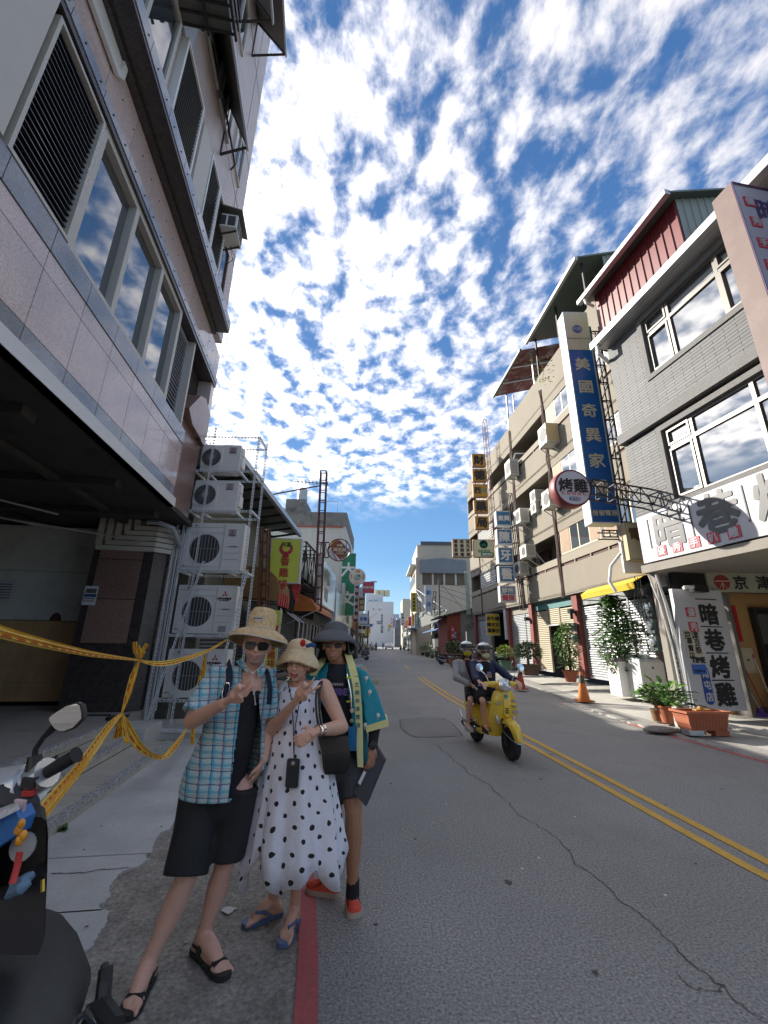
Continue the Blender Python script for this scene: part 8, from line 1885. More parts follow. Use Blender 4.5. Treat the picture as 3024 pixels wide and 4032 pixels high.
mouth(tg,hc-o0,Mh,1.0,lipm,w=.03);glasses(tg,hc-o0,Mh,1.0,mat('tinted_lens',(.05,.045,.04),.06),black,h=.014,w=.027,name='eyeglasses')
m=MB();m.ball(hc+Vector((0,.035,.02)),(.08,.08,.09),16,12);P_('hair',m,hairb,tg)
gh=mat('grey_hat_fabric',(.12,.128,.135),.8,var=.1,vs=8);M2=Rm(R(5),R(-18),R(4));hcc=hc+Vector((0,.04,.07))
m=hat(tg,hcc,M2,[(.165,-.085),(.168,-.065),(.15,-.03),(.12,.0),(.1,.014),(.097,.04),(.088,.075),(.06,.095),(.03,.102),(.001,.103)],gh,wob=.02,wn=2,ph=2.2);m.shift(o0);h_=sobj('bucket_hat',m,gh,tg);md=h_.modifiers.new('thickness','SOLIDIFY');md.thickness=.004
m=hat(tg,hc+Vector((0,.06,-.02)),Rm(0,R(-5),0),[(.135,-.13),(.125,-.05),(.10,.05)],gh);m.v=[v for v in m.v];m.shift(o0);me=m.mesh('neck_flap',smooth=True);b=bmesh.new();b.from_mesh(me);cy_=(hc-o0).y+.02;bmesh.ops.delete(b,geom=[f for f in b.faces if f.calc_center_median().y<cy_],context='FACES');b.to_mesh(me);b.free();o=obj('neck_flap',me,gh,h_)
# t-shirt, coat, collar bands
tsm=mat('black_tshirt',(.022,.022,.03),.85,var=.1,vs=6)
m=MB();cap(m,[nk-Vector((0,0,.12)),ch,pv],[.105,.13,.135],16);m.tube([nk-Vector((0,0,.015)),nk-Vector((0,0,.1))],[.075,.1],14);rel(m);fuse(m,'tshirt',tsm,tg,.009,4)
teal_=mat('teal_coat',(.015,.32,.42),.6,var=.1,vs=4,bump=1.,bs=8);ylb=mat('yellow_band',(.78,.74,.32),.6,var=.04,vs=5)
m=MB();rings=[]
for a,b,wd,dp in ((1165,480,.1,.075),(1165,530,.17,.1),(1165,620,.2,.125),(1170,760,.195,.14),(1175,950,.2,.145),(1180,1100,.205,.145),(1185,1190,.21,.15)): rings.append(ring(Z6(a,b,3.37),wd,dp,28))
m.loft(rings)
m.loft([[tuple(p) for p in q] for q in [[Z6(1290,500,3.29),Z6(1290,500,3.47),Z6(1250,700,3.47),Z6(1250,700,3.29)],[Z6(1370,540,3.27),Z6(1370,540,3.48),Z6(1345,760,3.48),Z6(1345,760,3.27)],[Z6(1450,690,3.26),Z6(1450,690,3.5),Z6(1350,860,3.5),Z6(1350,860,3.26)],[Z6(1520,905,3.25),Z6(1520,905,3.48),Z6(1372,955,3.48),Z6(1372,955,3.25)]]])
m.tube([shL,elL],[.08,.1],12)
rel(m)
def cutg(c,n):
    w=c+o0
    if n.y>.1 or w.y>3.38: return False
    A=Z6(1100,480,3.27);B_=Z6(1010,900,3.27);C_=Z6(1215,480,3.27);D_=Z6(1310,1240,3.27);t1=(w.z-A.z)/(B_.z-A.z);t2=(w.z-C_.z)/(D_.z-C_.z)
    return A.x+(B_.x-A.x)*t1<w.x<C_.x+(D_.x-C_.x)*t2
co=fuse(m,'festival_coat',teal_,tg,.009,3,cut=cutg);md=co.modifiers.new('thickness','SOLIDIFY');md.thickness=.004;md.offset=-1
def band(pts,wd,mt,name,t,th=.008):
    m=MB();L1=[Z6(a,b,y_) for a,b,y_ in pts];lo=[]
    rings=[]
    for i,(a,b,y_) in enumerate(pts):
        w_=wd[i] if isinstance(wd,list) else wd;p=Z6(a,b,y_);q=Z6(a+w_,b+(w_*.1),y_+.01);rings.append([tuple(p),tuple(q),tuple(q+Vector((0,th,0))),tuple(p+Vector((0,th,0)))])
    m.loft(rings);m.shift(t.location);return obj(name,m,mt,t)
bn=band([(1175,398,3.40),(1212,420,3.30),(1240,520,3.235),(1268,640,3.215),(1285,800,3.21),(1295,1000,3.21),(1305,1235,3.21)],[35,52,58,56,52,48,42],ylb,'collar_band',tg)
band([(1035,440,3.40),(1010,480,3.28),(975,530,3.24),(960,570,3.25)],[45,55,50,45],ylb,'collar_band',tg)
for i,ch_ in enumerate('一生懸命導覽魂'):
    p=Z6(1299+i*1.5,577+i*59,3.19)-o0
    letters(ch_,.033,mat('letter_teal_grey',(.1,.22,.25),.6),tg,p.x,p.y,p.z,bold=.03)
for a,b,c_,d_ in ((1370,955,1527,905),):
    q=[Z6(1368,985,3.245),Z6(1530,940,3.245),Z6(1518,890,3.245),Z6(1365,938,3.245)];m=MB();m.add(q+[p+Vector((0,.245,0)) for p in q],[(0,1,2,3),(7,6,5,4),(0,4,5,1),(1,5,6,2),(2,6,7,3),(3,7,4,0)]);m.shift(o0);obj('cuff_band',m,ylb,tg)
p=Z6(1170,690,3.222)-o0;letters('VIBE',.062,mat('print_violet',(.16,.10,.3),.6),tg,p.x,p.y,p.z,bold=.05)
p=Z6(1140,635,3.222)-o0;letters('IRONMAN',.026,mat('print_grey',(.4,.38,.4),.6),tg,p.x,p.y,p.z,bold=.05)
for a,b in ((1235,588),(1235,760)):
    m=MB();c=Z6(a,b,3.215);m.ball(c,(.014,.006,.007),10,6);m.ball(c+Vector((.014,0,0)),(.006,.004,.009),8,6);P_('neon_clip',m,mat('neon_green',(.45,.7,.03),.5),tg)
for i,(a,b) in enumerate(((1325,505),(1290,650),(1395,690),(1455,860),(1290,360+200),(1360,930),(1370,590))):
    c=Z6(a,b,3.245+(.0 if i<3 else .0));m=MB();m.ball(c,(.013,.004,.015),10,6);m.tube([c-Vector((0,0,.01)),c-Vector((.006,0,.032))],.002,4);P_('floral_print',m,mat('print_pale_blue',(.25,.5,.6),.7) if i<2 else lw,tg)
c=Z6(1438,615,3.25);m=MB();m.ball(c,(.02,.006,.022),6,4);P_('coat_badge',m,mat('badge_pattern',(.3,.32,.2),.6,var=.6,vs=80),tg)
m=MB();m.tube([Z6(1230,560,3.24),Z6(1258,700,3.21),Z6(1262,820,3.2)],.004,5);m.lathe([(.016,0),(.016,.006),(.01,.006)],12,Z6(1265,825,3.2),(0,1,0));m.lathe([(.014,0),(.014,.006),(.009,.006)],12,Z6(1262,900,3.2),(0,1,0));P_('whistle_cord',m,chrome,tg)
m=MB();c=Z6(1268,1030,3.2);m.rbox((c.x-.03,3.2,c.z-.075),(c.x+.03,3.205,c.z+.075),.004);P_('id_card',m,mat('card_blue',(.03,.2,.4),.4),tg,False)
# sleeve, watch
m=MB();m.tube([elR.lerp(wrR,.3),wrR.lerp(elR,.07)],[.048,.034],12);P_('arm_sleeve',m,tank,tg)
fa=(elR-wrR).normalized();m=MB();m.lathe([(.036,-.012),(.036,.012),(.03,.012),(.03,-.012)],16,wrR,fa);m.lathe([(.024,-.007),(.024,.007),(.018,.009)],18,wrR+Vector((0,-.035,0)),(0,-1,.1));P_('sports_watch',m,black,tg)
# shorts, socks, shoes
gsh=mat('grey_shorts',(.06,.062,.068),.8,var=.2,vs=7,bump=1.,bs=10)
m=MB();cap(m,[pv+Vector((0,0,.02)),pv-Vector((0,0,.05))],[.15,.15],14);m.tube([hpR,hpR.lerp(knR,.5),hpR.lerp(knR,.78)],[.12,.112,.108],16);m.tube([hpL,hpL.lerp(knL,.78)],[.115,.105],16);rel(m);fuse(m,'shorts',gsh,tg,.009,3)
shoe=mat('coral_mesh_shoe',(.75,.09,.05),.6,var=.1,vs=20,bump=.3,bs=180);solem=mat('cream_sole',(.5,.42,.33),.6,var=.1)
def runner(t,an,to):
    d=(to-an);d.z=0;d.normalize();s=Vector((d.y,-d.x,0));b=Vector((to.x,to.y,0));a=Vector((an.x,an.y,0))-d*.06;L_=(b-a).length+.02
    prof=((0,.55,.075),(.06,.72,.085),(.25,.72,.09),(.45,.8,.078),(.65,.98,.058),(.82,1.,.042),(.94,.75,.032),(1,.35,.026));w=.047
    m=MB();m.loft([[tuple(a+d*u_*L_+s*w*w_*math.cos(q)+Vector((0,0,.03+max(0,h_)*math.sin(q)))) for q in [math.pi*k/8 for k in range(9)]] for u_,w_,h_ in prof],close=True);m.shift(t.location);S=sobj('shoe',m,shoe,t)
    P1=[a+d*u_*L_*1.02+s*w*w_*1.08 for u_,w_,h_ in prof]+[a+d*u_*L_*1.02-s*w*w_*1.08 for u_,w_,h_ in prof[::-1]];m=MB();m.loft([[tuple(p+Vector((0,0,z))) for p in P1] for z in (.002,.033)]);m.shift(t.location);obj('sole',m,solem,S)
    m=MB();m.ball(b+Vector((0,0,.02)),(.025,.02,.016),10,6);m.shift(t.location);obj('toe_cap',m,black,S)
    m=MB()
    for i in range(5): c=a+d*L_*(.38+.075*i)+Vector((0,0,.118-.0105*i));m.tube([c-s*.02+d*.012,c+Vector((0,0,.004)),c+s*.02-d*.008],.0028,4)
    m.tube([a+d*L_*.36+Vector((0,0,.125)),a+d*L_*.3+s*.03+Vector((0,0,.14)),a+d*L_*.42+s*.04+Vector((0,0,.1))],.0025,4);m.shift(t.location);obj('laces',m,plate,S)
    m=MB();
    for k in (-1,1): m.tube([a+d*L_*.7+s*k*w*.9+Vector((0,0,.05)),a+d*L_*.5+s*k*w*.72+Vector((0,0,.085)),a+d*L_*.35+s*k*w*.72+Vector((0,0,.06))],.003,4);m.tube([a+d*L_*.6+s*k*w*.86+Vector((0,0,.04)),a+d*L_*.42+s*k*w*.62+Vector((0,0,.1))],.003,4)
    m.shift(t.location);obj('stripes',m,black,S)
    m=MB();m.tube([Vector((an.x,an.y,.08)),an+Vector((0,0,.07))],[.045,.041],12);m.shift(t.location);sobj('sock',m,tank,t)
runner(tg,anR,toR);runner(tg,anL,toL)
t=thing('folder','black folder with a white label held by the guide','folder',tuple(Z6(1380,1300,3.2)));fo=t.location.copy()
q=[Z6(1278,1420,3.18),Z6(1360,1520,3.16),Z6(1502,1185,3.30),Z6(1440,1085,3.33)];m=MB();m.add([p-fo for p in q]+[p-fo+Vector((.012,.02,0)) for p in q],[(0,1,2,3),(7,6,5,4),(0,4,5,1),(1,5,6,2),(2,6,7,3),(3,7,4,0)]);obj('cover',m,mat('folder_black',(.02,.02,.022),.4,var=.1),t)
q=[Z6(1307,1350,3.165),Z6(1325,1368,3.16),Z6(1367,1275,3.18),Z6(1350,1262,3.185)];m=MB();m.add([p-fo for p in q],[(0,1,2,3)]);obj('label',m,mat('paper_white',(.7,.71,.72),.6),t)
# =============================== riders (scooter coordinates)
def rider(label,dy,lean,top,skin_,short,mask,hairm,driver):
    t=thing('person',label,'person',SCL,SCR,'scooter riders in helmets');V=Vector
    hp=V((0,.25+dy,.86));nk=V((-.0,.18+dy-lean,1.36));hc=V((0,.14+dy-lean,1.50 if driver else 1.52));x=0 if driver else -.17;hc.x+=x;nk.x+=x
    sh=[V((s*.19+x,.2+dy-lean,1.30)) for s in (-1,1)]
    if driver: el=[V((s*.30,.0+dy-.15,1.10)) for s in (-1,1)];wr=[V((s*.335,-.36,1.06)) for s in (-1,1)]
    else: el=[V((s*.27+x,.1+dy-.05,1.06)) for s in (-1,1)];wr=[V((s*.2,-.1+dy,.95)) for s in (-1,1)]
    hpv=[hp+V((s*.1,0,0)) for s in (-1,1)]
    if driver: kn=[V((s*.2,-.16,.74)) for s in (-1,1)];an=[V((s*.16,-.1,.38)) for s in (-1,1)]
    else: kn=[V((s*.3,.12,.72)) for s in (-1,1)];an=[V((s*.30,.28,.34)) for s in (-1,1)]
    m=MB();M_=Rm(R(-6 if driver else -14),R(3),0);head(m,hc,M_,1.);cap(m,[hc+V((0,.02,-.06)),nk],[.05,.06]);cap(m,[nk-V((0,0,.1)),hp],[.1,.12]);cap(m,[sh[0],nk-V((0,0,.06)),sh[1]],[.05,.065,.05])
    for i in (0,1):
        arm(m,sh[i],el[i],wr[i],.95);leg(m,hpv[i],kn[i],an[i],.95)
        f=V((an[i].x,an[i].y-.13,an[i].z-.06));m.tube([an[i],an[i]+V((0,-.05,-.05)),f],[.035,.035,.028],8)
        hand_rel(m,wr[i],wr[i]+V(((.03 if i==0 else -.03),-.14,-.03)),V((0,0,-1)),mirror=1,curl=.9)
    fuse(m,'body',skin_,t,.008,3)
    m=MB();cap(m,[nk-V((0,0,.1)),(nk+hp)/2,hp+V((0,0,-.02))],[.115,.15,.155],14);fuse(m,'shirt',[tank if driver else mat('maroon_shirt',(.05,.02,.03),.8)],t,.012,3)
    m=MB()
    for i in (0,1): m.tube([sh[i]+V((.06 if i==0 else -.06,0,0)),sh[i],el[i],el[i].lerp(wr[i],.8)],[.075,.075,.066,.058],12)
    for i in (0,1): m.tube([nk+V((.07*(-1 if i==0 else 1),-.02,-.03)),nk+V((.1*(-1 if i==0 else 1),-.06,-.2)),hp+V((.12*(-1 if i==0 else 1),-.08,.02))],[.05,.075,.075],10)
    cap(m,[nk-V((0,-.06,.08)),hp+V((0,.07,.0))],[.11,.14],12)
    fuse(m,'jacket',top,t,.012,3)
    m=MB()
    for i in (0,1): m.tube([hpv[i]+V((0,.02,0)),hpv[i].lerp(kn[i],.85)],[.105,.088],12)
    cap(m,[hp+V((-.05,0,0)),hp+V((.05,0,0))],[.12,.12]);fuse(m,'shorts',short,t,.012,3)
    for i in (0,1):
        m=MB();a=an[i];m.loft([[tuple(a+V((w_*c_,y_,z_+.0))) for c_,z_ in ((-1,-.1),(1,-.1),(1,-.1+h_),(-1,-.1+h_))] for y_,w_,h_ in ((.06,.035,.09),(-.04,.042,.08),(-.12,.045,.05),(-.17,.03,.03))]);sobj('shoe',m,black if driver else mat('sandal_pale',(.45,.4,.36),.6),t)
    if not driver:
        pass
    # helmet, visor, mask, glasses
    m=MB();rings=[]
    m.ball(hc+V((0,.015,.055)),(.125,.145,.115),24,16);me=m.mesh('helmet',smooth=True);b=bmesh.new();b.from_mesh(me);bmesh.ops.delete(b,geom=[f for f in b.faces if f.calc_center_median().z<hc.z-.035 or (f.calc_center_median().z<hc.z+.035 and f.calc_center_median().y<hc.y-.04)],context='FACES');b.to_mesh(me);b.free()
    H=obj('helmet',me,mat('silver_helmet',(.75,.75,.7),.2,.25,var=.2,vs=14,coat=.5),t);md=H.modifiers.new('thickness','SOLIDIFY');md.thickness=.015;md.offset=-1
    m=MB();rg=[]
    for z_,r_ in ((.045,.15),(.085,.152),(.12,.135)): rg.append([tuple(hc+V((r_*math.sin(a),.01-r_*1.02*math.cos(a),z_))) for a in np.linspace(-1.25,1.25,14)])
    m.loft(rg,close=False);obj('visor',m,mat('smoke_visor',(.08,.08,.08),.05,.2),H)
    m=MB();rg=[]
    for z_,r_,w_ in ((-.005,.082,.8),(-.03,.1,.95),(-.06,.098,.95),(-.088,.08,.8)): rg.append([tuple(hc+M_@V((r_*.86*math.sin(a),-.008-r_*1.08*math.cos(a),z_))) for a in np.linspace(-w_*1.1,w_*1.1,12)])
    m.loft(rg,close=False);m.f=[f[::-1] for f in m.f];o=obj('face_mask',m,mask,t);md=o.modifiers.new('thickness','SOLIDIFY');md.thickness=.003
    m=MB();m.tube([hc+V((-.11,0,0)),hc+V((-.07,-.03,-.1)),hc+V((0,-.04,-.125)),hc+V((.07,-.03,-.1)),hc+V((.11,0,0))],.007,6);P4=m;obj('chin_strap',m,black,t)
    m=MB();m.ball(hc+V((0,.04,-.02)),(.085,.08,.1),14,10)
    if not driver: m.tube([hc+V((-.06,.0,-.05)),hc+V((-.07,.02,-.16))],[.03,.02],8);m.tube([hc+V((.06,.0,-.05)),hc+V((.07,.02,-.16))],[.03,.02],8)
    sobj('hair',m,hairm,t)
    glasses(t,hc,M_,1.,mat('tinted_lens',(.05,.045,.04),.06) if driver else clearg,black if driver else mat('thin_frame',(.15,.12,.1),.4),h=.015,w=.026,name='eyeglasses')
    if driver:
        p=nk+V((0.02,-.135,-.22));m=MB();m.rbox((p.x-.05,p.y-.006,p.z-.05),(p.x+.05,p.y,p.z+.01),.01);m.box((p.x-.035,p.y-.006,p.z+.01),(p.x+.035,p.y,p.z+.045));obj('shirt_print',m,mat('print_tan',(.35,.25,.18),.7,var=.4,vs=40),t)
        m=MB();m.box((p.x-.035,p.y-.009,p.z+.012),(p.x+.035,p.y-.004,p.z+.045));obj('shirt_print',m,mat('print_lilac',(.25,.24,.4),.7),t)
    return t
rider('scooter driver in a silver helmet, pale yellow mask and open navy shirt',0,.02,mat('navy_shirt',(.018,.03,.075),.75,var=.1,vs=5),skB,tank,mat('pale_yellow_mask',(.62,.62,.33),.7,var=.05),hairb,True)
rider('scooter passenger in a silver helmet, bright yellow mask and light grey jacket',.33,-.02,mat('light_grey_jacket',(.4,.41,.41),.75,var=.08,vs=5),skB,tank,mat('bright_yellow_mask',(.62,.55,.03),.7,var=.05),hairb,False)
# ---------------------------------------------------------------- near scooter at the lower left
FG=thing('scooter','black seated scooter with pale front bodywork and mirror, cut off at the lower left','scooter',(-1.35,1.2,0));fo=FG.location.copy()
def F(m,nm,mt,sm=True):
    m.shift(fo);return (sobj if sm else obj)(nm,m,mt,FG)
# seat: outline on the plane z=.78 traced along the saddle
V=Vector
m=MB();rings=[]
for y_,xl,xr,zt in ((1.72,-1.30,-1.13,.745),(1.66,-1.42,-1.0,.775),(1.56,-1.47,-.90,.80),(1.42,-1.5,-.775,.815),(1.25,-1.5,-.70,.82),(1.0,-1.5,-.68,.82),(.6,-1.48,-.72,.80),(.3,-1.4,-.8,.78)):
    c=(xl+xr)/2;w=(xr-xl)/2;zt+=.045;xr+=.02;c=(xl+xr)/2;w=(xr-xl)/2;rings.append([(c+w*math.copysign(abs(math.cos(a))**.55,math.cos(a)),y_,zt-.075+.075*math.copysign(abs(math.sin(a))**.8,math.sin(a))) for a in [2*math.pi*k/28 for k in range(28)]])
m.loft(rings);F(m,'seat',seatm)
silver=mat('pearl_silver_paint',(.62,.66,.68),.22,.3,var=.03,vs=2,coat=.5)
m=MB();m.loft([[(-1.45,y_,z0),(xr,y_,z0),(xr,y_,z1),(-1.45,y_,z1)] for y_,xr,z0,z1 in ((1.62,-1.36,.3,.72),(1.2,-1.0,.3,.72),(.5,-.85,.3,.7))]);F(m,'side_cover',silver)
# headset
a1=at(-60,3190,1.5);a2=at(128,3080,1.47)
m=MB();m.tube([a1+V((-.12,0,-.05)),a1,a1.lerp(a2,.6),a2],[.13,.115,.085,.06],18);F(m,'handlebar_cover',silver)
m=MB();m.lathe([(.10,0),(.085,.01),(.01,.012)],22,at(-10,3245,1.40),(.35,-1,.25));F(m,'dash_dial',black)
b1=at(125,3075,1.47);b2=at(188,3040,1.46)
m=MB();m.tube([b1,b1.lerp(b2,.5),b2],[.047,.046,.043],14);F(m,'switch_housing',mat('brushed_silver',(.7,.72,.74),.25,.7))
m=MB();d=(b2-b1);c=b1.lerp(b2,.6)+V((.0,-.044,-.008));m.box((c.x-.02,c.y-.006,c.z-.012),(c.x+.018,c.y+.01,c.z+.016));F(m,'switch',black,False)
m=MB();c=b1.lerp(b2,.6)+V((.004,-.042,-.034));m.box((c.x-.016,c.y-.006,c.z-.007),(c.x+.016,c.y+.01,c.z+.008));F(m,'red_switch',lr,False)
g2=at(296,2975,1.45)
m=MB();m.tube([b2,b2.lerp(g2,.5),g2,g2+(g2-b2)*.05],[.018,.02,.019,.024],14);F(m,'grip',rub)
m=MB();m.tube([b1+V((.02,.04,.01)),at(180,3010,1.53),at(228,2978,1.55)],[.008,.007,.006],6);F(m,'brake_lever',chrome)
m=MB();m.tube([at(135,3030,1.45),at(137,2975,1.45)],[.024,.018],10);m.tube([at(137,2975,1.45),at(140,2950,1.45),at(170,2905,1.45),at(212,2865,1.45)],[.008,.0075,.0075,.012],8);F(m,'mirror_stem',black)
mp_=[(203,2840),(200,2828),(212,2812),(262,2778),(300,2768),(312,2775),(317,2810),(316,2832),(285,2868),(252,2882),(235,2882),(218,2868)]
q=[at(x,y,1.45) for x,y in mp_];c=sum(q,V())/len(q);n=V((.42,-1,.12)).normalized()
def tilt(p,s,off): 
    r_=(p-c)*s;return c+r_+V((0,(.25)*r_.x,0))+V((0,off,0))
m=MB();m.loft([[tuple(tilt(p,s,o_)) for p in q] for s,o_ in ((1.0,0),(1.06,.008),(.9,.03),(.5,.042))]);F(m,'mirror_shell',black)
m=MB();m.add([tilt(p,.93,-.002) for p in q],[tuple(range(len(q)-1,-1,-1))]);F(m,'mirror_glass',mat('mirror',(.85,.85,.85),.01,1.,var=0),False)
# inner leg shield with glove pocket
m=MB();sh_=[(60,3222),(100,3212),(165,3218),(185,3235),(190,3290),(186,3450),(176,3680),(150,3760),(-80,3760),(-80,3222)]
q=[at(x,y,1.28) for x,y in sh_];q2=[p+V((-.075,.09,-.0)) for p in q];m.loft([[tuple(p) for p in q],[tuple(p) for p in q2]],close=True);m.f=[f for f in m.f if len(f)==4]
m.add(q2,[tuple(range(len(q2)))]);F(m,'leg_shield',black,False)
m=MB();q=[at(x,y,1.27) for x,y in ((-80,3560),(30,3540),(145,3455),(185,3440),(180,3560),(172,3700),(150,3760),(-80,3760))];m.loft([[tuple(p) for p in q],[tuple(p+V((-.05,.06,0))) for p in q]]);F(m,'pocket_wall',mat('satin_black',(.03,.03,.034),.5,var=0),False)
m=MB();m.tube([at(168,3462,1.26),at(168,3510,1.26)],.005,6);F(m,'hook',mat('brass',(.6,.4,.08),.3,.8),False)
m=MB();m.lathe([(.03,0),(.032,.008),(.01,.01)],18,at(97,3330,1.27),(0,-1,.1));F(m,'key_lock',plate)
m=MB();m.tube([at(78,3355,1.22),at(68,3410,1.22),at(48,3480,1.21)],[.009,.009,.009],6,.3);F(m,'red_ribbon',lr)
for i,(x,y) in enumerate(((84,3245),(72,3268),(92,3290),(76,3310))): m=MB();m.ball(at(x,y,1.2),(.010,.006,.012),10,6);F(m,'amber_charm',mat('amber_charm',(.7,.3,.03),.3,var=.3,vs=40))
t=thing('bag','blue bag with a white printed card hanging on the near scooter','bag',tuple(at(10,3280,1.2)));bo=t.location.copy();m=MB();q=[at(x,y,1.22)-bo for x,y in ((-90,3240),(60,3190),(78,3230),(60,3290),(0,3330),(-90,3390))];m.loft([[tuple(p) for p in q],[tuple(p+V((0,.05,0))) for p in q]]);obj('pouch',m,mat('blue_nylon',(.03,.16,.45),.5,var=.15,vs=9),t)
m=MB();q=[at(x,y,1.2)-bo for x,y in ((-90,3215),(62,3160),(72,3190),(-90,3270))];m.loft([[tuple(p) for p in q],[tuple(p+V((0,.004,0))) for p in q]]);obj('card',m,mat('printed_card',(.6,.6,.62),.4,var=.8,vs=30),t)
m=MB();q=[at(x,y,1.235)-bo for x,y in ((55,3150),(95,3155),(80,3240),(60,3215))];m.loft([[tuple(p) for p in q],[tuple(p+V((0,.01,0))) for p in q]]);obj('pink_tag',m,mat('pink_tag',(.6,.42,.42),.6,var=.2,vs=20),t)
t=thing('cloth','crumpled blue cloth stuffed in the pocket of the near scooter','cloth',tuple(at(85,3500,1.25)));bo=t.location.copy();m=MB();m.tube([at(35,3530,1.24)-bo,at(70,3480,1.24)-bo,at(105,3460,1.24)-bo,at(135,3440,1.25)-bo],[.012,.022,.022,.012],10,.6);m.tube([at(40,3520,1.23)-bo,at(85,3495,1.22)-bo,at(120,3470,1.23)-bo],[.01,.014,.008],8);sobj('cloth',m,mat('denim_blue',(.12,.2,.28),.85,var=.3,vs=14),t)
m=MB();w0=(-1.85,2.05,.27);m.lathe([(.16,-.05),(.25,-.055),(.27,0),(.25,.055),(.16,.05)],28,w0,(1,0,0));F(m,'front_tyre',rub);m=MB();m.tube([(-1.78,2.05,.27),(-1.5,1.6,.95)],.03,8);F(m,'fork',darkm);m=MB();m.lathe([(.16,-.07),(.25,-.075),(.27,0),(.25,.075),(.16,.07)],28,(-1.25,.45,.27),(1,0,0));F(m,'rear_tyre',rub)
m=MB();m.loft([[(-1.6,y_,.25),(-1.4,y_,.25),(-1.4,y_,.32),(-1.6,y_,.32)] for y_ in (1.3,1.75)]);F(m,'floorboard',black,False)
# folded foot bracket beside the seat
m=MB();A=at(418,3808,1.35);m.tube([A,A+V((.045,-.05,-.2))],[.017,.02],8);m.tube([A+V((-.01,.01,0)),at(395,3990,1.3)],[.009,.013],8);m.tube([at(340,4000,1.3),at(395,3990,1.3),at(450,4060,1.25)],[.02,.03,.026],8);F(m,'foot_rest',black)
m=MB();m.tube([at(270,4060,1.28),at(345,3990,1.29),at(420,4060,1.25)],.012,8);F(m,'grab_rail',chrome)
# ---------------------------------------------------------------- things on the tower wall
alt=mat('aged_tin_awning',(.2,.19,.16),.5,.3,var=.12,vs=2,dirt=.3)
def tin_awning(label,u0,u1,z0,z1,out):
    t=thing('awning',label,'awning',tuple(T.w(0,u0,z0)),T.rot);w=u1-u0
    m=MB();m.v=[(0,0,z1-z0),(0,w,z1-z0),(out,w,.0),(out,0,.0),(0,0,z1-z0+.03),(0,w,z1-z0+.03),(out,w,.05),(out,0,.05)];m.f=[(0,1,2,3),(7,6,5,4),(0,4,5,1),(1,5,6,2),(2,6,7,3),(3,7,4,0)];obj('sheet',m,alt,t)
    m=MB()
    for u_ in (0.05,w-.05): m.beam((0,u_,-.35),(out-.03,u_,.0),.04);m.beam((0,u_,-.35),(0,u_,z1-z0),.04);m.beam((0,u_,z1-z0),(out,u_,.03),.04)
    obj('bracket',m,darkm,t);m=MB();m.box((out-.02,0,-.03),(out+.02,w,.08));obj('edge',m,lgrey,t);return t
tin_awning('dull tin awning over the second floor windows high on the tower',-3.9,-1.7,12.2,13.5,.55)
tin_awning('dark tin awning above the first one near the top of the frame',-4.4,-2.5,15.2,16.6,.9)
tin_awning('smaller tin awning near the outer corner high on the tower',-2.2,-.9,17.4,18.6,.9)
t=thing('window_air_conditioner','small window air conditioner with a tin hood near the tower corner','air conditioner',tuple(T.w(0,-1.3,10.35)),T.rot)
t.scale=(.72,.72,.72);m=MB();m.box((0,0,0),(.62,.75,.5));obj('casing',m,acw,t);m=MB();m.box((.62,.06,.06),(.63,.34,.44));m.box((.62,.40,.06),(.63,.68,.44));m.box((.06,-.01,.06),(.28,0,.44));m.box((.34,-.01,.06),(.56,0,.44));obj('grille',m,mat('ac_fan_dark',(.06,.06,.06),.6),t)
m=MB();m.v=[(0,-.1,.75),(.75,-.1,.6),(.75,.9,.6),(0,.9,.75),(0,-.1,.79),(.75,-.1,.64),(.75,.9,.64),(0,.9,.79)];m.f=[(0,3,2,1),(4,5,6,7),(0,1,5,4),(1,2,6,5),(2,3,7,6),(3,0,4,7)];obj('hood',m,alt,t)
m=MB();m.beam((0,.1,-.3),(.6,.1,-.02),.04);m.beam((0,.65,-.3),(.6,.65,-.02),.04);m.tube([(.3,.7,0),(.45,.9,-.2),(.2,.95,-.5)],.012,5);obj('bracket',m,darkm,t)
t=thing('window_air_conditioner','large dark window air conditioner cage at the top edge of the tower','air conditioner',tuple(T.w(0,-5.3,11.0)),T.rot)
m=MB();m.box((0.05,0.05,0.05),(.8,1.15,.8));obj('casing',m,mat('old_ac_green_grey',(.16,.16,.14),.6,var=.2,vs=5,dirt=.4),t);m=MB()
for i in range(8): m.box((.02,i*.16,0),(.88,i*.16+.03,.03))
for i in range(3): m.box((i*.42,0,-.03),(i*.42+.04,1.2,.0));m.box((.85,0,.25*i),(.88,1.2,.25*i+.03))
obj('cage',m,darkm,t);m=MB();m.box((.3,1.18,.1),(.36,1.22,.7));m.box((.1,-.02,.1),(.7,0,.7));obj('vent',m,black,t)
t=sign('window_sign','white sign with a pink round mark beside the large air conditioner cage',tuple(T.w(.03,-4.2,11.6)),1.,1.1,.05,swhite,sframe,T.rot+math.pi/2,rim=.03);m=MB();m.lathe([(.3,0),(.3,.01),(.2,.01),(.2,0)],24,(0,-.03,0),(0,1,0));obj('mark',m,pinkp,t)
t=thing('wall_sign','rounded white framed blank panel at the top edge of the tower facade','sign',tuple(T.w(.02,-5.55,8.15)),T.rot);m=MB();
m.loft([[(0,a*s_,b*s_) for a,b in ((-.6,-.1),(-.5,-.22),(.5,-.22),(.6,-.1),(.6,.35),(-.6,.35))] for s_ in (1.,)]+[[(.05,a*s_,b*s_) for a,b in ((-.6,-.1),(-.5,-.22),(.5,-.22),(.6,-.1),(.6,.35),(-.6,.35))] for s_ in (1.,.86)]+[[(.02,a*.86,b*.86) for a,b in ((-.6,-.1),(-.5,-.22),(.5,-.22),(.6,-.1),(.6,.35),(-.6,.35))]]);obj('frame',m,white,t)
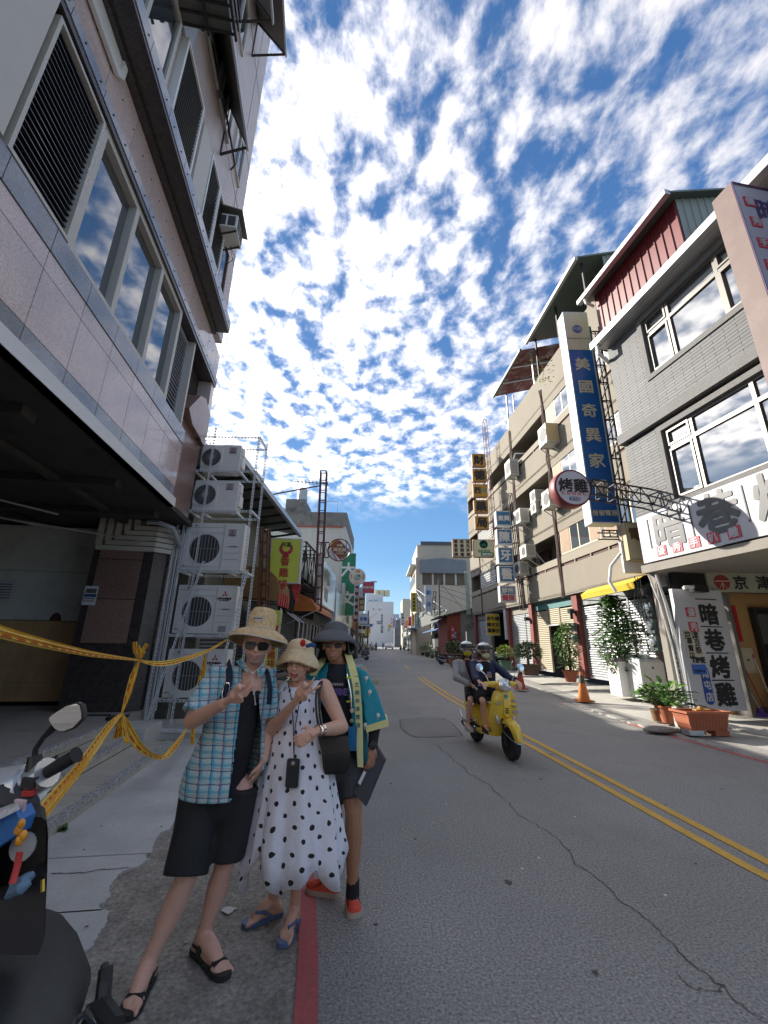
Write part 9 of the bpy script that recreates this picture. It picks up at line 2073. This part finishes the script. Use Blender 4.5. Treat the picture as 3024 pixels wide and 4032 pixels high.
t=thing('pipe','thin dark pipe running along the tower above the louvred windows','pipe',tuple(T.w(.12,-8,12.55)),T.rot);m=MB();m.tube([(0,0,0),(0,6.9,0)],.022,6);m.tube([(0,6.9,0),(-.1,6.95,-.12)],.02,6);obj('tube',m,darkm,t)
# ---------------------------------------------------------------- parked vehicles
dk=mat('scooter_black_paint',(.03,.03,.035),.3,coat=.4);tq=mat('scooter_teal_paint',(.05,.22,.22),.3,coat=.4);gy=mat('scooter_grey_paint',(.3,.31,.32),.3,coat=.4)
def at0(px,Y): return (at(px,2580,Y).x,Y,.03)
scooter('black motor scooter parked left of the big terracotta pot on the right',at0(1768,34),R(70),dk,False,group='parked scooters on the right')
scooter('teal motor scooter parked right of the big terracotta pot',at0(1812,32.5),R(60),tq,False,group='parked scooters on the right')
scooter('grey motor scooter parked closest to the yellow green shrub',at0(1842,31),R(50),gy,False,group='parked scooters on the right')
for i,(px,Y,mt_,lb_) in enumerate(((1418,40,dk,'black motor scooter parked at the left kerb just past the utility pole'),(1414,48,gy,'grey motor scooter parked second past the utility pole on the left'),(1432,62,dk,'dark motor scooter farther down the left kerb'),(1462,90,gy,'pale motor scooter far down the left kerb'),(1585,92,dk,'dark motor scooter far down the right kerb'),(1130,13.5,dk,'dark motor scooter parked behind the woman in the dotted dress'),(1168,15.5,tq,'teal motor scooter parked behind the guide'))):
    x=at(px,2570,Y).x
    if i>4: x=-3.6
    scooter(lb_,(x,Y,.03),R(-75+i*7),mt_,False,group='scooters parked along the street')
def car(name,label,loc,rz,paint):
    t=thing(name,label,'car',loc,rz)
    # nose toward -y
    pr=[(-2.1,.35),(-2.15,.55),(-2.05,.72),(-1.2,.88),(-.55,1.38),(.2,1.46),(1.2,1.42),(1.85,1.0),(2.1,.9),(2.15,.5),(2.1,.32)]
    def ring(y,z,w): return (w,y,z)
    m=MB();sec=[]
    for s_,w in ((-1,.6),(-.96,.8),(-.5,.86),(.5,.86),(.96,.8),(1,.6)): sec.append([(s_*.86 if abs(s_)<1 else s_*.84,y*(1 if abs(s_)<.97 else .97),.3+(z-.3)*(1 if abs(s_)<.9 else (.93 if z>.9 else 1))) for y,z in pr])
    lo=[[(x*(.82 if z>1.0 else 1),y,z) for x,y,z in r_] for r_ in sec];m.loft(lo);sobj('body',m,paint,t)
    m=MB();m.add([(-.62,-1.14,.93),(.62,-1.14,.93),(.58,-.6,1.36),(-.58,-.6,1.36)],[(0,1,2,3)]);m.v=[(x,y-.02,z+.01) for x,y,z in m.v];obj('windscreen',m,glass,t)
    m=MB();m.add([(-.6,1.8,1.03),(.6,1.8,1.03),(.56,1.28,1.4),(-.56,1.28,1.4)],[(3,2,1,0)]);m.v=[(x,y+.03,z+.01) for x,y,z in m.v];obj('rear_window',m,glass,t)
    for s_ in (-1,1):
        m=MB();q=[(s_*.80,-.95,.93),(s_*.80,1.5,.93),(s_*.73,1.2,1.33),(s_*.73,-.5,1.33)];m.add(q,[(0,1,2,3)] if s_>0 else [(3,2,1,0)]);obj('side_window',m,glass,t)
        m=MB();m.ball((s_*.62,-2.08,.66),(.16,.06,.08),12,8);sobj('headlight',m,clearg,t);m=MB();m.ball((s_*.66,2.1,.78),(.12,.05,.1),12,8);sobj('tail_light',m,lr,t)
        for yy in (-1.35,1.35): m=MB();m.lathe([(.18,-.1),(.31,-.1),(.32,0),(.31,.1),(.18,.1)],22,(s_*.78,yy,.32),(1,0,0));w_=sobj('wheel',m,rub,t);m=MB();m.lathe([(.19,0),(.17,.04)],14,(s_*.86,yy,.32),(s_,0,0));obj('rim',m,lgrey,w_)
        m=MB();m.ball((s_*.93,-.75,1.0),(.1,.05,.07),10,6);sobj('wing_mirror',m,paint,t)
    m=MB();m.box((-.26,-2.17,.45),(.26,-2.13,.57));obj('number_plate',m,swhite,t);return t
q=at(1945,2560,28.5);car('parked_car','dark car parked inside the garage bay behind the scooter riders',(9.4,27.6,.42),R(-75),mat('car_black_paint',(.012,.015,.018),.15,coat=.6))
x=at(1533,2520,104).x;car('parked_car','small white car seen from behind far down the street',(x,104,0),R(176),mat('car_white_paint',(.62,.63,.64),.2,coat=.5))
scooter('dark scooter with its headlight on riding towards the camera far down the street',(at(1481,2540,86).x,86,0),R(3),dk,False)
person_far(at(1481,2540,86).x,86.3,black,black,1.62,0,'distant rider in dark clothes sitting on the far scooter')
for i,(px,Y,a_,b_,lb_) in enumerate(((1463,78,lw,black,'distant person in a white shirt at the left roadside'),(1440,66,mat('tan_shirt',(.4,.32,.22),.8),gsh,'distant person in a tan shirt behind the thinner pole'),(1508,108,sblue2,black,'tiny distant person in blue near the far crossing'),(1735,52,sred,black,'distant person in red by the low right shops'))):
    person_far(at(px,2560,Y).x,Y,a_,b_,1.62,0,lb_)
# loose things under the arcade, litter
t=thing('debris','small dark scraps and a broken block on the arcade floor beside the pillar','debris',tuple(T.w(-.6,-.3,.36)),T.rot);m=MB();m.box((0,0,0),(.25,.12,.03));m.box((-.5,.2,0),(-.1,.26,.02));m.ball((.1,-.25,.03),(.08,.06,.04),8,5);obj('scrap',m,darkm,t)
m=MB();r=random.Random(77)
for i in range(46):
    x=r.uniform(-2.6,-1.0);y=r.uniform(2.6,6.5);s_=r.uniform(.006,.016);a=r.uniform(0,6);m.add([(x+s_*math.cos(a),y+s_*math.sin(a),.02),(x-s_*.5*math.sin(a),y+s_*.5*math.cos(a),.024),(x-s_*math.cos(a),y-s_*math.sin(a),.02),(x+s_*.5*math.sin(a),y-s_*.5*math.cos(a),.021)],[(0,1,2,3)])
stuff(tag(obj('litter',m,mat('dry_leaf',(.12,.09,.06),.9)),'dry leaf scraps scattered on the pale concrete slab','litter'))

# ---------------------------------------------------------------- unseen houses added to bounce sunlight forward, also reflected in mirrors and glass
for i,(x0,x1,h,c_,lb) in enumerate(((-16,-7.5,11,(.62,.6,.55),'pale shop house added behind the viewpoint to bounce sunlight, left one'),(-7.3,-.2,9.5,(.66,.62,.56),'cream three storey shop house added behind the viewpoint to bounce sunlight, middle one'),(0,7.8,10.5,(.64,.58,.5),'light beige shop house added behind the viewpoint to bounce sunlight, right of the middle'),(8,17,8.5,(.6,.58,.54),'low pale shop house added behind the viewpoint to bounce sunlight, rightmost'))):
    t=thing('shop_house',lb,'building',(x0,-13,0),0);w=x1-x0;m=MB();m.box((0,-8,0),(w,0,h));obj('wall',m,mat('behind_wall_%d'%i,c_,.85,var=.05,vs=.6),t)
    for k in range(int(h//3.2)-1):
        for j in range(int(w//2.4)):
            m=MB();a=.5+j*2.4;m.box((a,0,3.9+3*k),(a+1.5,.07,5.3+3*k));o=obj('window',m,cremef,t);m=MB();m.box((a+.08,.07,3.98+3*k),(a+1.42,.08,5.22+3*k));obj('pane',m,glass,o)
    m=MB();m.box((.3,0,0),(w-.3,.05,2.9));obj('shop_front',m,shs,t);m=MB();m.box((.2,.0,3.0),(w-.2,.5,3.5));obj('sign_board',m,[swhite,sredbox,scream,swhite][i],t)

# ---------------------------------------------------------------- pieces of one part that stand apart become parts of their own
def islands(me):
    n=len(me.vertices);p=list(range(n))
    def f(a):
        while p[a]!=a: p[a]=p[p[a]];a=p[a]
        return a
    for e in me.edges:
        a,b=f(e.vertices[0]),f(e.vertices[1])
        if a!=b:p[a]=b
    g={}
    for i in range(n): g.setdefault(f(i),[]).append(i)
    return list(g.values())
SPLIT={'guide_rail','dark_recess','column','pier','end_wall','wall','rail','parapet','baluster','backing_wall','frame','bracket','side_cover','crash_bar','seal_line','door_frame','lamp_batten','cane','support','balcony','mullion','brace','lintel','panel_line','fender_trim','buttons','lanyard','leg','drain_pipe','blind','gutter','brown_wall','edge_trim','fascia','sandal_strap','side_wall','hazard','stripes','handle','tube','window_box','balcony_post','balcony_edge','roof_panels','visor','bay_wall','railing','stand','blue_bead','parapet_cap','case','glass_dome','thong'}
for o in list(bpy.data.objects):
    if o.type!='MESH' or o.get('kind') or o.parent is None: continue
    nm=o.name.split('.')[0]
    if nm not in SPLIT or o.data.users>1 or len(o.children): continue
    me=o.data;gs=islands(me)
    if not 2<=len(gs)<=24: continue
    vg=[None]*len(me.vertices)
    for gi,g_ in enumerate(gs):
        for i in g_: vg[i]=gi
    fs=[[] for _ in gs];sm=me.polygons[0].use_smooth if len(me.polygons) else False
    for pl in me.polygons: fs[vg[pl.vertices[0]]].append(tuple(pl.vertices))
    co=[v.co.copy() for v in me.vertices];mats=[m_ for m_ in me.materials]
    for gi,g_ in enumerate(gs):
        mp={a:b for b,a in enumerate(g_)};nm_=MB();nm_.v=[tuple(co[i]) for i in g_];nm_.f=[tuple(mp[i] for i in f_) for f_ in fs[gi]]
        q=obj(nm,nm_.mesh(nm,smooth=sm),mats,o.parent);q.location=o.location;q.rotation_euler=o.rotation_euler
    bpy.data.objects.remove(o)
